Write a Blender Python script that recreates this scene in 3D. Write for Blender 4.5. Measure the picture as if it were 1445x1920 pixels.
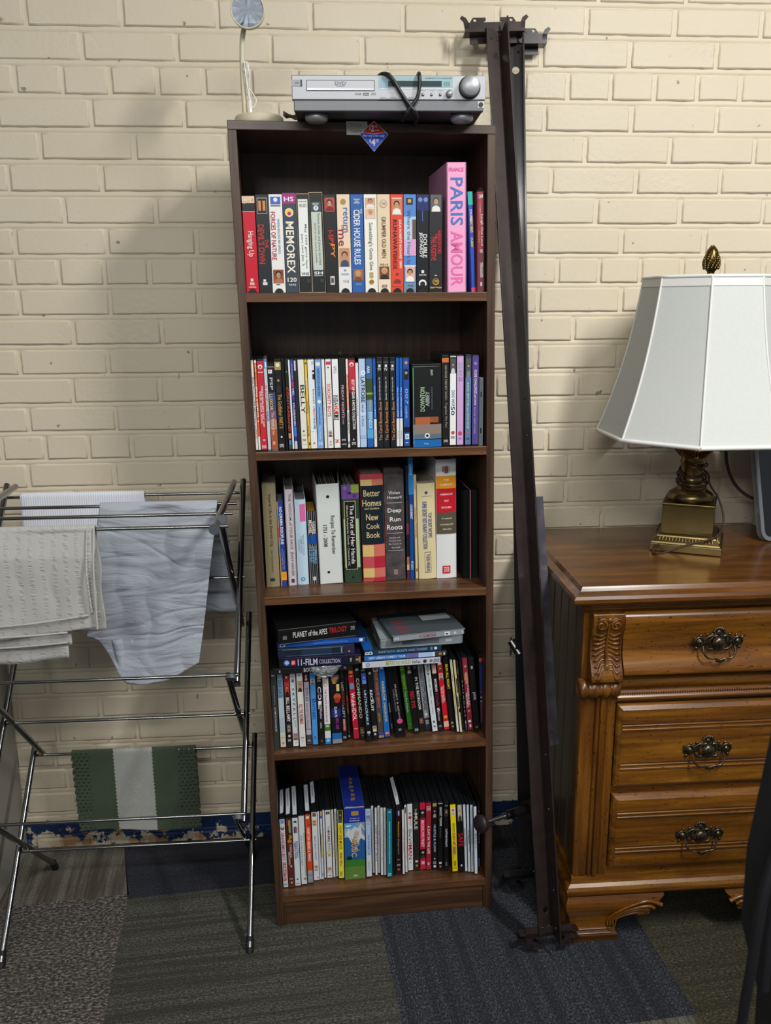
import bpy, math, random
from mathutils import Matrix, Vector
random.seed(7)
scene = bpy.context.scene
for o in list(bpy.data.objects): bpy.data.objects.remove(o)
COL = scene.collection
R = math.radians; PI = math.pi

# ---------------- camera ----------------
F_PX, YAW, PITCH, ROLL = 1618.211, -0.074146, -0.235048, 0.005935
CAM = Vector((0.0, -2.104218, 1.408049))
Mr = Matrix.Rotation(YAW, 3, 'Z') @ Matrix.Rotation(PITCH, 3, 'X') @ Matrix.Rotation(ROLL, 3, 'Y')
cx, cy, cz = Mr.col[0].copy(), Mr.col[2].copy(), -Mr.col[1].copy()
cd = bpy.data.cameras.new('camera'); cam = bpy.data.objects.new('camera', cd); COL.objects.link(cam)
m4 = Matrix.Identity(4)
for i in range(3):
    m4[i][0], m4[i][1], m4[i][2], m4[i][3] = cx[i], cy[i], cz[i], CAM[i]
cam.matrix_world = m4
cd.sensor_fit = 'VERTICAL'; cd.sensor_height = 36.0; cd.sensor_width = 27.0
cd.lens = 36.0 * F_PX / 1920.0
cd.clip_start = 0.05
cd.dof.use_dof = True; cd.dof.focus_distance = 1.85; cd.dof.aperture_fstop = 9.0
scene.camera = cam

# ---------------- light and exposure ----------------
scene.view_settings.view_transform = 'Standard'; scene.view_settings.look = 'None'
scene.view_settings.gamma = 1.0; scene.view_settings.use_curve_mapping = False
scene.view_settings.exposure = 0.16
w = bpy.data.worlds.new('world'); scene.world = w; w.use_nodes = True
w.node_tree.nodes['Background'].inputs[0].default_value = (0.80, 0.83, 0.9, 1)
w.node_tree.nodes['Background'].inputs[1].default_value = 0.24
def area(name, loc, target, sx, sy, power, col=(1, 0.98, 0.94)):
    l = bpy.data.lights.new(name, 'AREA'); l.shape = 'RECTANGLE'; l.size = sx; l.size_y = sy
    l.energy = power; l.color = col
    o = bpy.data.objects.new(name, l); COL.objects.link(o); o.location = loc
    o.rotation_euler = (Vector(target) - Vector(loc)).to_track_quat('-Z', 'Y').to_euler()
area('tube_or_fill_light', (1.25, -1.75, 2.66), (0.95, -1.0, 0), 0.14, 0.9, 43)
area('tube_or_fill_light', (0.25, -2.75, 2.66), (0.25, -1.9, 0), 1.1, 0.16, 25)
area('tube_or_fill_light', (-0.9, -4.3, 2.66), (-0.5, -1.5, 0), 1.2, 0.6, 36)  # added frontal fill from far back in the room, no actual fixture

# ---------------- helpers ----------------
def lin(h):
    if not isinstance(h, str): return tuple(h) + (1,)
    v = [int(h[i:i+2], 16) / 255 for i in (0, 2, 4)]
    return tuple((c / 12.92 if c <= .04045 else ((c + .055) / 1.055) ** 2.4) for c in v) + (1,)
_m = {}
def mat(name, col='808080', rough=.5, metal=0, coat=0, noise=None, bump=None, trans=0, alpha=1, spec=.5, sheen=0):
    """noise=(scale, amount, detail) brightness mottling ; bump=(scale, strength, dist)"""
    if name in _m: return _m[name]
    m = bpy.data.materials.new(name); m.use_nodes = True; nt = m.node_tree
    b = nt.nodes['Principled BSDF']; c = lin(col)
    b.inputs['Base Color'].default_value = c; b.inputs['Roughness'].default_value = rough
    b.inputs['Metallic'].default_value = metal; b.inputs['Coat Weight'].default_value = coat
    b.inputs['Coat Roughness'].default_value = .15
    b.inputs['Transmission Weight'].default_value = trans; b.inputs['Alpha'].default_value = alpha
    b.inputs['Specular IOR Level'].default_value = spec
    b.inputs['Sheen Weight'].default_value = sheen
    if noise or bump:
        tc = nt.nodes.new('ShaderNodeTexCoord')
    if noise:
        n = nt.nodes.new('ShaderNodeTexNoise'); n.inputs['Scale'].default_value = noise[0]
        n.inputs['Detail'].default_value = noise[2] if len(noise) > 2 else 4
        nt.links.new(tc.outputs['Object'], n.inputs['Vector'])
        r = nt.nodes.new('ShaderNodeValToRGB')
        a = noise[1]
        r.color_ramp.elements[0].position = .3; r.color_ramp.elements[1].position = .7
        r.color_ramp.elements[0].color = tuple(x * (1 - a) for x in c[:3]) + (1,)
        r.color_ramp.elements[1].color = tuple(min(1, x * (1 + a)) for x in c[:3]) + (1,)
        nt.links.new(n.outputs['Fac'], r.inputs['Fac']); nt.links.new(r.outputs['Color'], b.inputs['Base Color'])
    if bump:
        n2 = nt.nodes.new('ShaderNodeTexNoise'); n2.inputs['Scale'].default_value = bump[0]
        n2.inputs['Detail'].default_value = 4
        nt.links.new(tc.outputs['Object'], n2.inputs['Vector'])
        bp = nt.nodes.new('ShaderNodeBump'); bp.inputs['Strength'].default_value = bump[1]
        bp.inputs['Distance'].default_value = bump[2]
        nt.links.new(n2.outputs['Fac'], bp.inputs['Height']); nt.links.new(bp.outputs['Normal'], b.inputs['Normal'])
    _m[name] = m
    return m
def N(nt, t, **k):
    n = nt.nodes.new(t)
    for a, v in k.items(): setattr(n, a, v)
    return n
def printed(h):
    return mat('print_' + h, h, .38, spec=.4)
def wood(name, dark, mid, light, rough=.4, coat=.0, axis='X', stretch=14, scale=6, specks=0, bump=.15):
    if name in _m: return _m[name]
    m = bpy.data.materials.new(name); m.use_nodes = True; nt = m.node_tree; b = nt.nodes['Principled BSDF']
    tc = N(nt, 'ShaderNodeTexCoord'); mp = N(nt, 'ShaderNodeMapping')
    s = {'X': (1, stretch, stretch), 'Y': (stretch, 1, stretch), 'Z': (stretch, stretch, 1)}[axis]
    mp.inputs['Scale'].default_value = s
    nt.links.new(tc.outputs['Object'], mp.inputs['Vector'])
    n = N(nt, 'ShaderNodeTexNoise'); n.inputs['Scale'].default_value = scale; n.inputs['Detail'].default_value = 6
    n.inputs['Roughness'].default_value = .65; n.inputs['Distortion'].default_value = .4
    nt.links.new(mp.outputs['Vector'], n.inputs['Vector'])
    r = N(nt, 'ShaderNodeValToRGB'); e = r.color_ramp.elements
    e[0].position = .28; e[0].color = lin(dark); e[1].position = .74; e[1].color = lin(light)
    x = e.new(.5); x.color = lin(mid)
    nt.links.new(n.outputs['Fac'], r.inputs['Fac'])
    out = r.outputs['Color']
    if specks:
        v = N(nt, 'ShaderNodeTexNoise'); v.inputs['Scale'].default_value = 260; v.inputs['Detail'].default_value = 2
        mp2 = N(nt, 'ShaderNodeMapping'); mp2.inputs['Scale'].default_value = {'X': (.35, 1, 1), 'Z': (1, 1, .35), 'Y': (1, .35, 1)}[axis]
        nt.links.new(tc.outputs['Object'], mp2.inputs['Vector']); nt.links.new(mp2.outputs['Vector'], v.inputs['Vector'])
        r2 = N(nt, 'ShaderNodeValToRGB'); r2.color_ramp.elements[0].position = .30; r2.color_ramp.elements[0].color = (1 - specks,) * 3 + (1,)
        r2.color_ramp.elements[1].position = .36; r2.color_ramp.elements[1].color = (1, 1, 1, 1)
        nt.links.new(v.outputs['Fac'], r2.inputs['Fac'])
        mx = N(nt, 'ShaderNodeMix', data_type='RGBA', blend_type='MULTIPLY'); mx.inputs[0].default_value = 1
        nt.links.new(out, mx.inputs[6]); nt.links.new(r2.outputs['Color'], mx.inputs[7]); out = mx.outputs[2]
    nt.links.new(out, b.inputs['Base Color'])
    b.inputs['Roughness'].default_value = rough; b.inputs['Coat Weight'].default_value = coat; b.inputs['Coat Roughness'].default_value = .22
    bp = N(nt, 'ShaderNodeBump'); bp.inputs['Strength'].default_value = bump; bp.inputs['Distance'].default_value = .001
    nt.links.new(n.outputs['Fac'], bp.inputs['Height']); nt.links.new(bp.outputs['Normal'], b.inputs['Normal'])
    _m[name] = m
    return m

class MB:
    def __init__(s): s.v = []; s.f = []; s.m = []; s.mats = []; s.sm = []
    def mi(s, m):
        if m is None: return 0
        if m not in s.mats: s.mats.append(m)
        return s.mats.index(m)
    def add(s, vs, fs, m=None, smooth=False, M=None):
        b = len(s.v); i = s.mi(m)
        s.v += [tuple(M @ Vector(v)) if M else tuple(v) for v in vs]
        for f in fs: s.f.append(tuple(b + k for k in f)); s.m.append(i); s.sm.append(smooth)
    def box(s, x0, x1, y0, y1, z0, z1, m=None, M=None):
        s.add([(x0,y0,z0),(x1,y0,z0),(x1,y1,z0),(x0,y1,z0),(x0,y0,z1),(x1,y0,z1),(x1,y1,z1),(x0,y1,z1)],
              [(0,3,2,1),(4,5,6,7),(0,1,5,4),(1,2,6,5),(2,3,7,6),(3,0,4,7)], m, False, M)
    def rect(s, x0, x1, z0, z1, y, m=None, M=None):
        s.add([(x0,y,z0),(x1,y,z0),(x1,y,z1),(x0,y,z1)], [(0,1,2,3)], m, False, M)
    def tube(s, pts, r, m=None, n=10, caps=True, M=None, flat=1.0):
        pts = [Vector(p) for p in pts]; rs = r if isinstance(r, (list, tuple)) else [r] * len(pts)
        vs = []; up = None
        for i, p in enumerate(pts):
            t = (pts[min(i+1, len(pts)-1)] - pts[max(i-1, 0)]).normalized()
            if up is None:
                up = Vector((0, 0, 1)) if abs(t.z) < .9 else Vector((1, 0, 0))
            a = t.cross(up)
            if a.length < 1e-6: a = t.orthogonal()
            a.normalize(); up = a.cross(t).normalized()
            for k in range(n):
                q = 2 * PI * k / n
                vs.append(p + a * math.cos(q) * rs[i] + up * math.sin(q) * rs[i] * flat)
        fs = []
        for i in range(len(pts) - 1):
            for k in range(n):
                k2 = (k + 1) % n
                fs.append((i*n+k, i*n+k2, (i+1)*n+k2, (i+1)*n+k))
        b = len(pts) * n
        s.add(vs, fs, m, True, M)
        if caps:
            s.add(vs[:n], [tuple(range(n))[::-1]], m, False, M); s.add(vs[-n:], [tuple(range(n))], m, False, M)
    def lathe(s, prof, m=None, n=32, M=None, smooth=True):
        """prof: (r, z) about z axis"""
        vs = []; fs = []
        for r, z in prof:
            for k in range(n):
                q = 2 * PI * k / n; vs.append((r * math.cos(q), r * math.sin(q), z))
        for i in range(len(prof) - 1):
            for k in range(n):
                k2 = (k + 1) % n; fs.append((i*n+k, i*n+k2, (i+1)*n+k2, (i+1)*n+k))
        s.add(vs, fs, m, smooth, M)
        if prof[0][0] > 1e-5: s.add(vs[:n], [tuple(range(n))[::-1]], m, False, M)
        if prof[-1][0] > 1e-5: s.add(vs[-n:], [tuple(range(n))], m, False, M)
    def sphere(s, c, rx, ry=None, rz=None, m=None, n=14, M=None):
        ry = ry or rx; rz = rz or rx
        vs = []; fs = []; h = n // 2
        for i in range(h + 1):
            a = PI * i / h
            for k in range(n):
                q = 2 * PI * k / n
                vs.append((c[0] + rx*math.sin(a)*math.cos(q), c[1] + ry*math.sin(a)*math.sin(q), c[2] + rz*math.cos(a)))
        for i in range(h):
            for k in range(n):
                k2 = (k + 1) % n; fs.append((i*n+k, (i+1)*n+k, (i+1)*n+k2, i*n+k2))
        s.add(vs, fs, m, True, M)
    def poly(s, pts, y, m=None, M=None):      # polygon in xz facing -y
        s.add([(p[0], y, p[1]) for p in pts], [tuple(range(len(pts)))], m, False, M)
    def grid(s, fn, nu, nv, m=None, M=None, smooth=True):
        vs = [fn(i / nu, j / nv) for j in range(nv + 1) for i in range(nu + 1)]
        fs = [(j*(nu+1)+i, j*(nu+1)+i+1, (j+1)*(nu+1)+i+1, (j+1)*(nu+1)+i) for j in range(nv) for i in range(nu)]
        s.add(vs, fs, m, smooth, M)
    def mesh(s, name):
        me = bpy.data.meshes.new(name); me.from_pydata(s.v, [], s.f)
        for m in s.mats: me.materials.append(m)
        me.polygons.foreach_set('material_index', s.m); me.polygons.foreach_set('use_smooth', s.sm)
        me.update(); return me
    def build(s, name, parent=None, M=None, bevel=0, solid=0, subsurf=0):
        o = bpy.data.objects.new(name, s.mesh(name)); COL.objects.link(o)
        if parent: o.parent = parent
        if M is not None: o.matrix_basis = M
        if solid:
            q = o.modifiers.new('thick', 'SOLIDIFY'); q.thickness = solid; q.offset = 0
        if bevel:
            q = o.modifiers.new('bevel', 'BEVEL'); q.width = bevel; q.segments = 2; q.limit_method = 'ANGLE'; q.angle_limit = R(40)
            q.harden_normals = False
        return o
def empty(name, M=None, loc=None):
    o = bpy.data.objects.new(name, None); COL.objects.link(o); o.empty_display_size = .02
    if M is not None: o.matrix_basis = M
    if loc is not None: o.location = loc
    return o
def tag(o, label=None, cat=None, group=None, kind=None):
    if label: o['label'] = label
    if cat: o['category'] = cat
    if group: o['group'] = group
    if kind: o['kind'] = kind
    return o
_tx = {}
def text_geo(t, bold):
    if (t, bold) in _tx: return _tx[(t, bold)]
    c = bpy.data.curves.new('lettering', 'FONT'); c.body = t; c.resolution_u = 2; c.offset = bold
    o = bpy.data.objects.new('lettering', c); COL.objects.link(o)
    me = bpy.data.meshes.new_from_object(o)
    vs = [v.co[:2] for v in me.vertices]; fs = [tuple(p.vertices) for p in me.polygons]
    bpy.data.objects.remove(o); bpy.data.curves.remove(c); bpy.data.meshes.remove(me)
    if vs:
        x0 = min(v[0] for v in vs); x1 = max(v[0] for v in vs); y0 = min(v[1] for v in vs); y1 = max(v[1] for v in vs)
        vs = [((v[0]-x0)/(x1-x0+1e-9), (v[1]-y0)/(y1-y0+1e-9)) for v in vs]
    _tx[(t, bold)] = (vs, fs); return _tx[(t, bold)]
def put_text(mb, t, x0, x1, z0, z1, y, d, m, M=None, bold=None):
    if bold is None: bold = .014 if t.upper() == t else .008
    if d != 'h':
        e = (x1-x0)*.07; x0 -= e; x1 += e
    vs, fs = text_geo(t, bold)
    if d == 'h': P = [(x0 + (x1-x0)*a, y, z0 + (z1-z0)*b) for a, b in vs]
    elif d == 'd': P = [(x0 + (x1-x0)*b, y, z1 - (z1-z0)*a) for a, b in vs]
    else: P = [(x1 - (x1-x0)*b, y, z0 + (z1-z0)*a) for a, b in vs]
    mb.add(P, fs, m, False, M)
def flat2d(outer, holes, thick, bevel=0):
    """filled outline with holes in the xy plane, extruded by thick; returns verts, faces"""
    c = bpy.data.curves.new('outline', 'CURVE'); c.dimensions = '2D'; c.fill_mode = 'BOTH'; c.extrude = thick / 2; c.bevel_depth = bevel
    for ring in [outer] + holes:
        sp = c.splines.new('POLY'); sp.points.add(len(ring) - 1); sp.use_cyclic_u = True
        for p, q in zip(sp.points, ring): p.co = (q[0], q[1], 0, 1)
    o = bpy.data.objects.new('outline', c); COL.objects.link(o)
    me = bpy.data.meshes.new_from_object(o)
    vs = [tuple(v.co) for v in me.vertices]; fs = [tuple(p.vertices) for p in me.polygons]
    bpy.data.objects.remove(o); bpy.data.curves.remove(c); bpy.data.meshes.remove(me)
    return vs, fs
def circ(x, y, r, n=16): return [(x + r*math.cos(2*PI*k/n), y + r*math.sin(2*PI*k/n)) for k in range(n)]
def smooth_path(pts, k=6):
    P = [Vector(p) for p in pts]; out = []
    for i in range(len(P) - 1):
        a, b, c, d = P[max(i-1,0)], P[i], P[i+1], P[min(i+2,len(P)-1)]
        for j in range(k):
            t = j / k
            out.append(.5*((2*b) + (c-a)*t + (2*a-5*b+4*c-d)*t*t + (3*b-a-3*c+d)*t**3))
    return out + [P[-1]]
ITEMS = [
(1, 0.0014, 0.01, 1.433, 0.0254, 0.1798, -0.66, 'red video tape sleeve with pale group photo at its top', 'c8102e', 'B 0 .155 d8cdb4;S .07 .155 0 1 1b1b20;O .06 .18 .12 e0b090;O .05 .5 .12 e0b090;O .04 .85 .12 d8a888;S .155 .16 0 1 f0ece4;T .36 .62 .25 .75 d efe6dc Hanging Up;S .85 .88 .38 .6 e8d8d0;S .89 .92 .3 .68 e0b0a8;S .935 .945 .2 .8 e8c8c0', {'kind': 'vhs', 'notch': 1}),
(1, 0.0273, 0.01, 1.433, 0.0253, 0.1827, -0.52, 'black video tape sleeve with red serif lettering', '20242a', "S .03 .19 .12 .88 c9c4ba;S .035 .185 .15 .85 15120f;S .06 .16 .22 .42 d08a4a;S .06 .16 .55 .75 d08a4a;T .3 .7 .12 .55 d c8372f DEVIL'S OWN;T .45 .54 .62 .85 d c8372f THE;S .86 .885 .35 .55 e8e8e8;S .89 .92 .3 .65 dddddd", {'kind': 'vhs', 'notch': 1}),
(1, 0.0534, 0.01, 1.433, 0.0257, 0.1829, -0.63, 'white video tape sleeve with thin red lettering and woman photo below', 'e9e9e6', 'S .02 .095 .12 .88 4466c0;O .05 .5 .16 dfe6f5;S .105 .115 .12 .88 3a3a4a;T .17 .66 .1 .42 d b5304a FORCES OF NATURE;T .24 .6 .6 .75 d 6f9ab0 SANDRA BULLOCK BEN AFFLECK;F .76 .9 8a4a2a 241410 b07050;S .91 .918 .3 .6 555555', {'kind': 'vhs', 'notch': 1}),
(1, 0.0795, 0.01, 1.433, 0.0259, 0.1859, -0.65, 'slate grey video tape box with magenta top and bold lettering', '3b4552', 'B 0 .105 9c2f7c;T .035 .08 .12 .85 h f4ecf4 HS;O .19 .48 .32 f4f0e8;O .19 .48 .28 f2d044;O .2 .48 .14 b0307c;T .28 .8 .2 .75 d f3efdc MEMOREX;T .845 .89 .15 .85 h f3efdc 120;T .91 .93 .2 .8 h d8dce0 VHS', {'kind': 'vhs'}),
(1, 0.1056, 0.01, 1.433, 0.0245, 0.1834, -0.61, 'black video tape with handwritten white label, beside the magenta-topped box', '1a1e22', 'S .05 .83 .1 .88 e6ece8;T .06 .08 .18 .8 h 222222 maxell;T .095 .13 .2 .8 h 55585a VIDEO CASSETTE;T .3 .75 .55 .75 d 5a6a60 May 1999 game tape;T .4 .72 .25 .45 d 5a6a60 part two Jan 3;T .79 .82 .2 .8 h 222222 VHS;S .86 .9 .6 .9 33383c', {'kind': 'tape'}),
(1, 0.1319, 0.01, 1.433, 0.0251, 0.1864, -1.08, 'black video tape with grey-green handwritten label in an open sleeve', '1a1e22', 'S .09 .19 .1 .9 3a4a55;T .1 .12 .25 .75 h dfe6e8 SHX;O .15 .5 .2 dfe6e8;T .135 .165 .4 .6 h 3a4a55 V;S .19 .77 .1 .9 c3ccc2;T .2 .72 .6 .78 d 3c4844 Various movies and shows recorded;T .3 .7 .3 .45 d 3c4844 about as very much as possible;S .77 .84 .1 .9 35434d;T .785 .815 .15 .85 h f2f2f2 SH;T .822 .834 .15 .85 h f2f2f2 QUALITY;S .86 .9 .6 .9 33383c', {'kind': 'tape'}),
(1, 0.1584, 0.01, 1.433, 0.0251, 0.1839, -1.06, 'black video tape sleeve with slanted red and orange lettering', '1f2022', 'S .03 .17 .18 .85 c86a5a;F .035 .165 b04a4a 402020 802020;T .36 .52 .35 .7 d d8352c I-SPY;T .5 .64 .5 .78 d f08a38 PY;S .83 .92 .35 .7 c8c8c8;S .85 .9 .42 .62 444444', {'kind': 'vhs', 'notch': 1}),
(1, 0.1839, 0.01, 1.433, 0.0257, 0.1841, -0.74, 'cream video tape sleeve with blue and dark red words and couple photo', 'e6d2b8', 'O .07 .5 .22 a88a50;T .13 .38 .5 .85 d 4a6ab0 return;T .3 .35 .35 .55 d 555555 to;T .35 .52 .08 .45 d a02848 me;F .54 .73 c0906a 5a3018 3a4a70;B .74 1 e4e4e0;S .76 .78 .4 .6 8098b8;S .8 .82 .2 .8 9ab0cc;T .87 .9 .3 .8 h 8890a0 VHS', {'kind': 'vhs', 'notch': 1}),
(1, 0.2098, 0.01, 1.433, 0.025, 0.1844, -0.58, 'bright blue video tape sleeve with white serif title', '2d5fa8', 'S .04 .055 .25 .75 8fa8b8;S .06 .075 .35 .65 8fa8b8;S .075 .09 .25 .75 8fa8b8;T .15 .71 .25 .7 d e9eef2 CIDER HOUSE RULES;T .14 .19 .78 .9 d e9eef2 THE;F .76 .88 9a6a48 c89050 7a4a30;T .9 .93 .25 .75 h 7f9fd0 VHS', {'kind': 'vhs'}),
(1, 0.2363, 0.01, 1.433, 0.0254, 0.1846, -0.59, 'off-white video tape sleeve with two face photos above a script title', 'ebe9df', "F .03 .13 d0a890 8a5a48 e8e0d8;F .14 .24 e0b8a0 c09a70 d8c8b8;T .28 .77 .3 .65 d 70706a Something's Gotta Give;S .79 .85 .35 .65 b0a070;O .89 .5 .2 c09030;T .875 .905 .35 .65 h 604818 WB", {'kind': 'vhs', 'notch': 1}),
(1, 0.2621, 0.01, 1.433, 0.0253, 0.1848, -0.55, 'cream video tape sleeve with grey title and old man photo', 'dfcdae', 'O .09 .5 .32 b09a88;O .09 .5 .26 dcc8ac;T .075 .105 .32 .68 h 8a6a7a WB;T .22 .64 .35 .65 d 6a5c48 GRUMPIER OLD MEN;T .7 .72 .2 .8 h 3a342a PG-13;F .73 .86 7a4a28 caa068 30241c;B .87 1 e4d8c0;S .92 .95 .3 .7 7a2030;T .925 .945 .35 .65 h f0e0e0 VHS', {'kind': 'vhs', 'notch': 1}),
(1, 0.2875, 0.01, 1.433, 0.0257, 0.1851, -0.41, 'orange-red video tape sleeve with bold black title', 'dc4a34', 'S .03 .2 .12 .9 e8d8c8;F .04 .19 c88060 502818 e8e4e0;T .25 .75 .65 .85 d f4ece4 JULIA ROBERTS RICHARD GERE;T .25 .6 .2 .5 d 401818 RUNAWAY;T .6 .76 .2 .48 d 702820 BRIDE;S .8 .82 .4 .6 8a2a20;O .9 .5 .3 8a3428;S .91 .94 .1 .9 dc4a34', {'kind': 'vhs', 'notch': 1}),
(1, 0.313, 0.01, 1.433, 0.0249, 0.1853, -0.2, 'sky blue video tape sleeve with purple script title and clouds', '4f88cc', 'S .03 .1 .2 .75 2a3440;S .045 .08 .35 .6 c8a850;B .22 .3 a8c8e0;B .3 .45 b8ccdc;B .45 .62 c0b0d8;S .25 .45 .7 1 6a5048;S .45 .62 .6 1 d8a0c8;T .15 .7 .3 .55 d 5a5a98 Where the Heart Is;B .72 .73 e8ecf0;F .73 .89 e0b0a0 30201c f0e8e0;B .9 1 6f8ea8;T .92 .945 .3 .75 h 20303c VHS', {'kind': 'vhs', 'notch': 1}),
(1, 0.3385, 0.01, 1.433, 0.0248, 0.1856, -0.21, 'black video tape sleeve with blue face at top and white serif title', '15171c', 'B 0 .16 1c2c66;O .05 .3 .18 7088c0;O .05 .75 .18 7088c0;S .16 .27 .44 .52 4060b0;T .4 .64 .55 .85 d e8e8ea DOUBLE;T .38 .64 .2 .48 d e8e8ea JEOPARDY;S .77 .8 .4 .62 e0e0e0;T .81 .83 .2 .8 h d0d0d0 DVD-VHS;O .91 .5 .33 e8e8e8;O .915 .5 .22 20242a;S .93 .96 .15 .85 15171c', {'kind': 'vhs', 'notch': 1}),
(1, 0.3653, 0.01, 1.433, 0.0268, 0.1858, -0.27, 'black video tape sleeve with man photo and slanted red title', '24272b', 'F 0 .17 5a6068 503828 e4e0d8;T .36 .6 .65 .88 d c83030 HARRISON FORD;T .4 .45 .45 .6 d d03030 IS;T .42 .67 .15 .5 d d82c30 THE FUGITIVE;S .82 .83 .4 .6 c0c0c0;O .89 .5 .26 c09048;O .885 .5 .2 2a2018;T .87 .9 .34 .66 h d8a858 WB;S .945 .96 .05 .95 b89058', {'kind': 'vhs', 'notch': 1}),
(1, 0.409, 0.012, 1.433, 0.0394, 0.2452, -1.02, 'tall pink book standing above the video tapes', 'eca4cc', 'T .035 .065 .1 .87 h d04a8c FRANCE;T .11 .475 .22 .8 d 4a74b8 PARIS;T .52 .95 .22 .8 d e070a8 AMOUR', {'kind': 'book', 'deep': 0.2, 'nopage': 1}),
(1, 0.4455, 0.02, 1.433, 0.0097, 0.1933, -3.36, 'thin blue book with teal top leaning right of the pink book', '2f4fb0', 'B 0 .13 28b0a0;T .17 .3 .3 .7 d f0f4f8 CYNTHIA;T .24 .4 .3 .8 d e8d860 EVERYDAY GENIUS;T .45 .55 .3 .7 d d8e060 CURRY;B .955 1 d04070', {'kind': 'book', 'deep': 0.17}),
(1, 0.4582, 0.012, 1.433, 0.014, 0.1915, -1.38, 'red plastic-wrapped book against the right side of the top shelf', 'a83c48', 'T .02 .06 .2 .8 h e8d8d8 SM;T .22 .53 .5 .85 d f2ecec Laugh Out Loud;T .38 .5 .15 .35 d e0c068 comedy series;T .57 .7 .4 .8 d f0e8e8 MARY BARBARA;B .6 1 7a3540;T .7 .85 .4 .8 d f0e8e8 STEVEN ALAN AUSTIN;S .9 .94 .4 .7 d8c0c8', {'kind': 'book', 'deep': 0.16, 'wrap': 1}),
(2, -0.0024, 0.01, 1.119, 0.0063, 0.186, -1.12, "thin white disc case with upward black lettering at the shelf's left end", 'e8e4e0', 'B 0 .04 e0c8b0;T .18 .82 .25 .75 u 1c1c1c KATT WILLIAMS KATTPACALYPSE;B .83 .87 e8b0b0', {}),
(2, 0.0029, 0.01, 1.119, 0.0054, 0.186, -0.8, 'thin orange and white disc case beside the red one', 'e86a30', 'B 0 .03 dfe2e6;T .05 .13 .25 .75 d e8e8e8 DVD;T .21 .28 .3 .7 d f0e8e0 Disney;T .29 .68 .12 .88 d f4f0ec BIG HERO 1;B .85 1 eceae6', {'bold': 1}),
(2, 0.0127, 0.01, 1.119, 0.0134, 0.186, -0.79, "red disc case with white bold lettering near the shelf's left end", 'c82a3a', "O .065 .5 .36 f2eeee;O .07 .5 .2 c82a3a;S .12 .13 .1 .9 e8c8cc;T .28 .74 .5 .75 d f2ecec FERRIS BUELLER'S DAY OFF;T .34 .7 .2 .42 d f2ecec BUELLER... BUELLER... EDITION;S .88 .9 .4 .65 e8d0d4;T .95 .985 .15 .85 h f4f0f0 DVD", {'cap': 0.02}),
(2, 0.0234, 0.01, 1.119, 0.0067, 0.186, -0.99, 'pale grey disc case with small multicoloured letters', 'c9ced6', 'B 0 .09 5b8ac8;S .02 .08 .4 .9 e6ebf2;T .28 .36 .2 .8 d c84a3a in L;T .36 .44 .2 .8 d 3a9a4a iving;T .44 .55 .2 .8 d c8a830 Color;T .56 .68 .2 .8 d 3a5ab0 out', {'clear': 1}),
(2, 0.0343, 0.01, 1.119, 0.0138, 0.171, -1.22, 'short handheld game case with gold lettering over blue and orange', '8a7080', 'B 0 .3 1a1a1e;S .025 .07 .1 .7 e8e8ec;T .035 .06 .25 .55 h c03030 P;T .12 .27 .3 .7 d c0c4c8 PSP;B .3 .52 3a4a86;B .52 .63 7a5a78;B .63 .75 b08878;B .75 1 a8563c;T .32 .52 .1 .55 d e0c060 LUXOR;T .54 .82 .25 .6 d e8c8a8 The Wrath of Set;S .9 .94 .2 .6 d8a890', {'kind': 'game', 'clear': 1}),
(2, 0.0487, 0.01, 1.119, 0.0136, 0.186, -1.26, 'black disc case with gold lettering and man portrait at top', '16181b', 'B .02 .11 b09258;O .055 .5 .32 e8e0d0;F .14 .36 17181b 2a1c14 2a2c30;T .38 .76 .3 .85 d c79a4c The Godfather PART II;S .85 .87 .4 .65 d8e0e8;T .94 .98 .15 .8 h e8e8e8 DVD', {}),
(2, 0.0587, 0.01, 1.119, 0.0048, 0.186, -1.14, 'plain black disc case between the gold-lettered one and its right neighbour', '0f1114', '', {}),
(2, 0.0657, 0.01, 1.119, 0.0066, 0.186, -1.2, 'black disc case with slanted red block lettering', '1a201c', 'F .1 .18 202820 505838 181c1a;T .3 .8 .15 .85 d c84434 CONTRABAND;S .82 .88 .1 .9 d8884a;S .9 .95 .2 .9 5090c8;B .95 1 305058', {}),
(2, 0.0719, 0.01, 1.119, 0.0041, 0.186, -1.4, 'thin plain white disc case left of the purple-blue one', 'e6e8ec', '', {}),
(2, 0.0776, 0.01, 1.119, 0.0058, 0.186, -1.46, 'purple-blue disc case with small white lettering', '3a429a', 'T .03 .22 .3 .7 d a8b0e0 UPGRADED;B .24 .3 b03a5a;T .31 .4 .2 .8 d e8e8f4 VEL;B .44 .47 2a3a88;T .48 .74 .2 .8 d e8dcf0 HUSBAND;B .75 .86 4a78d8;B .86 .91 2a3aa0;B .91 1 c8d0e8', {}),
(2, 0.0843, 0.01, 1.119, 0.0073, 0.186, -1.36, 'dark case with white label strip at top, left of the ivory one', '24282a', 'S .01 .12 .1 .6 d0d4e0', {}),
(2, 0.0951, 0.01, 1.119, 0.0131, 0.186, -1.3, 'ivory disc case with thin outlined black lettering', 'e6e4d8', 'T .28 .6 .25 .85 d 3a3834 BELLY;S .79 .81 .3 .6 6a6a66;T .84 .855 .2 .8 h 8a8a86 LIVE ART;T .89 .915 .2 .75 h 2a2a2a DVD;S .95 .952 .1 .9 a0a09a', {}),
(2, 0.1049, 0.01, 1.119, 0.0052, 0.186, -1.3, 'yellow disc case next to the ivory one', 'eec63a', 'S .03 .05 .2 .8 4a3a14;O .22 .5 .4 f4ead0;B .26 .29 cfc8b8;T .46 .6 .3 .75 d 6a5418 GARFIELD;T .74 .86 .2 .6 d 4a3a14 GOOD TIME;S .93 .96 .3 .9 4a3a14', {}),
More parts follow.
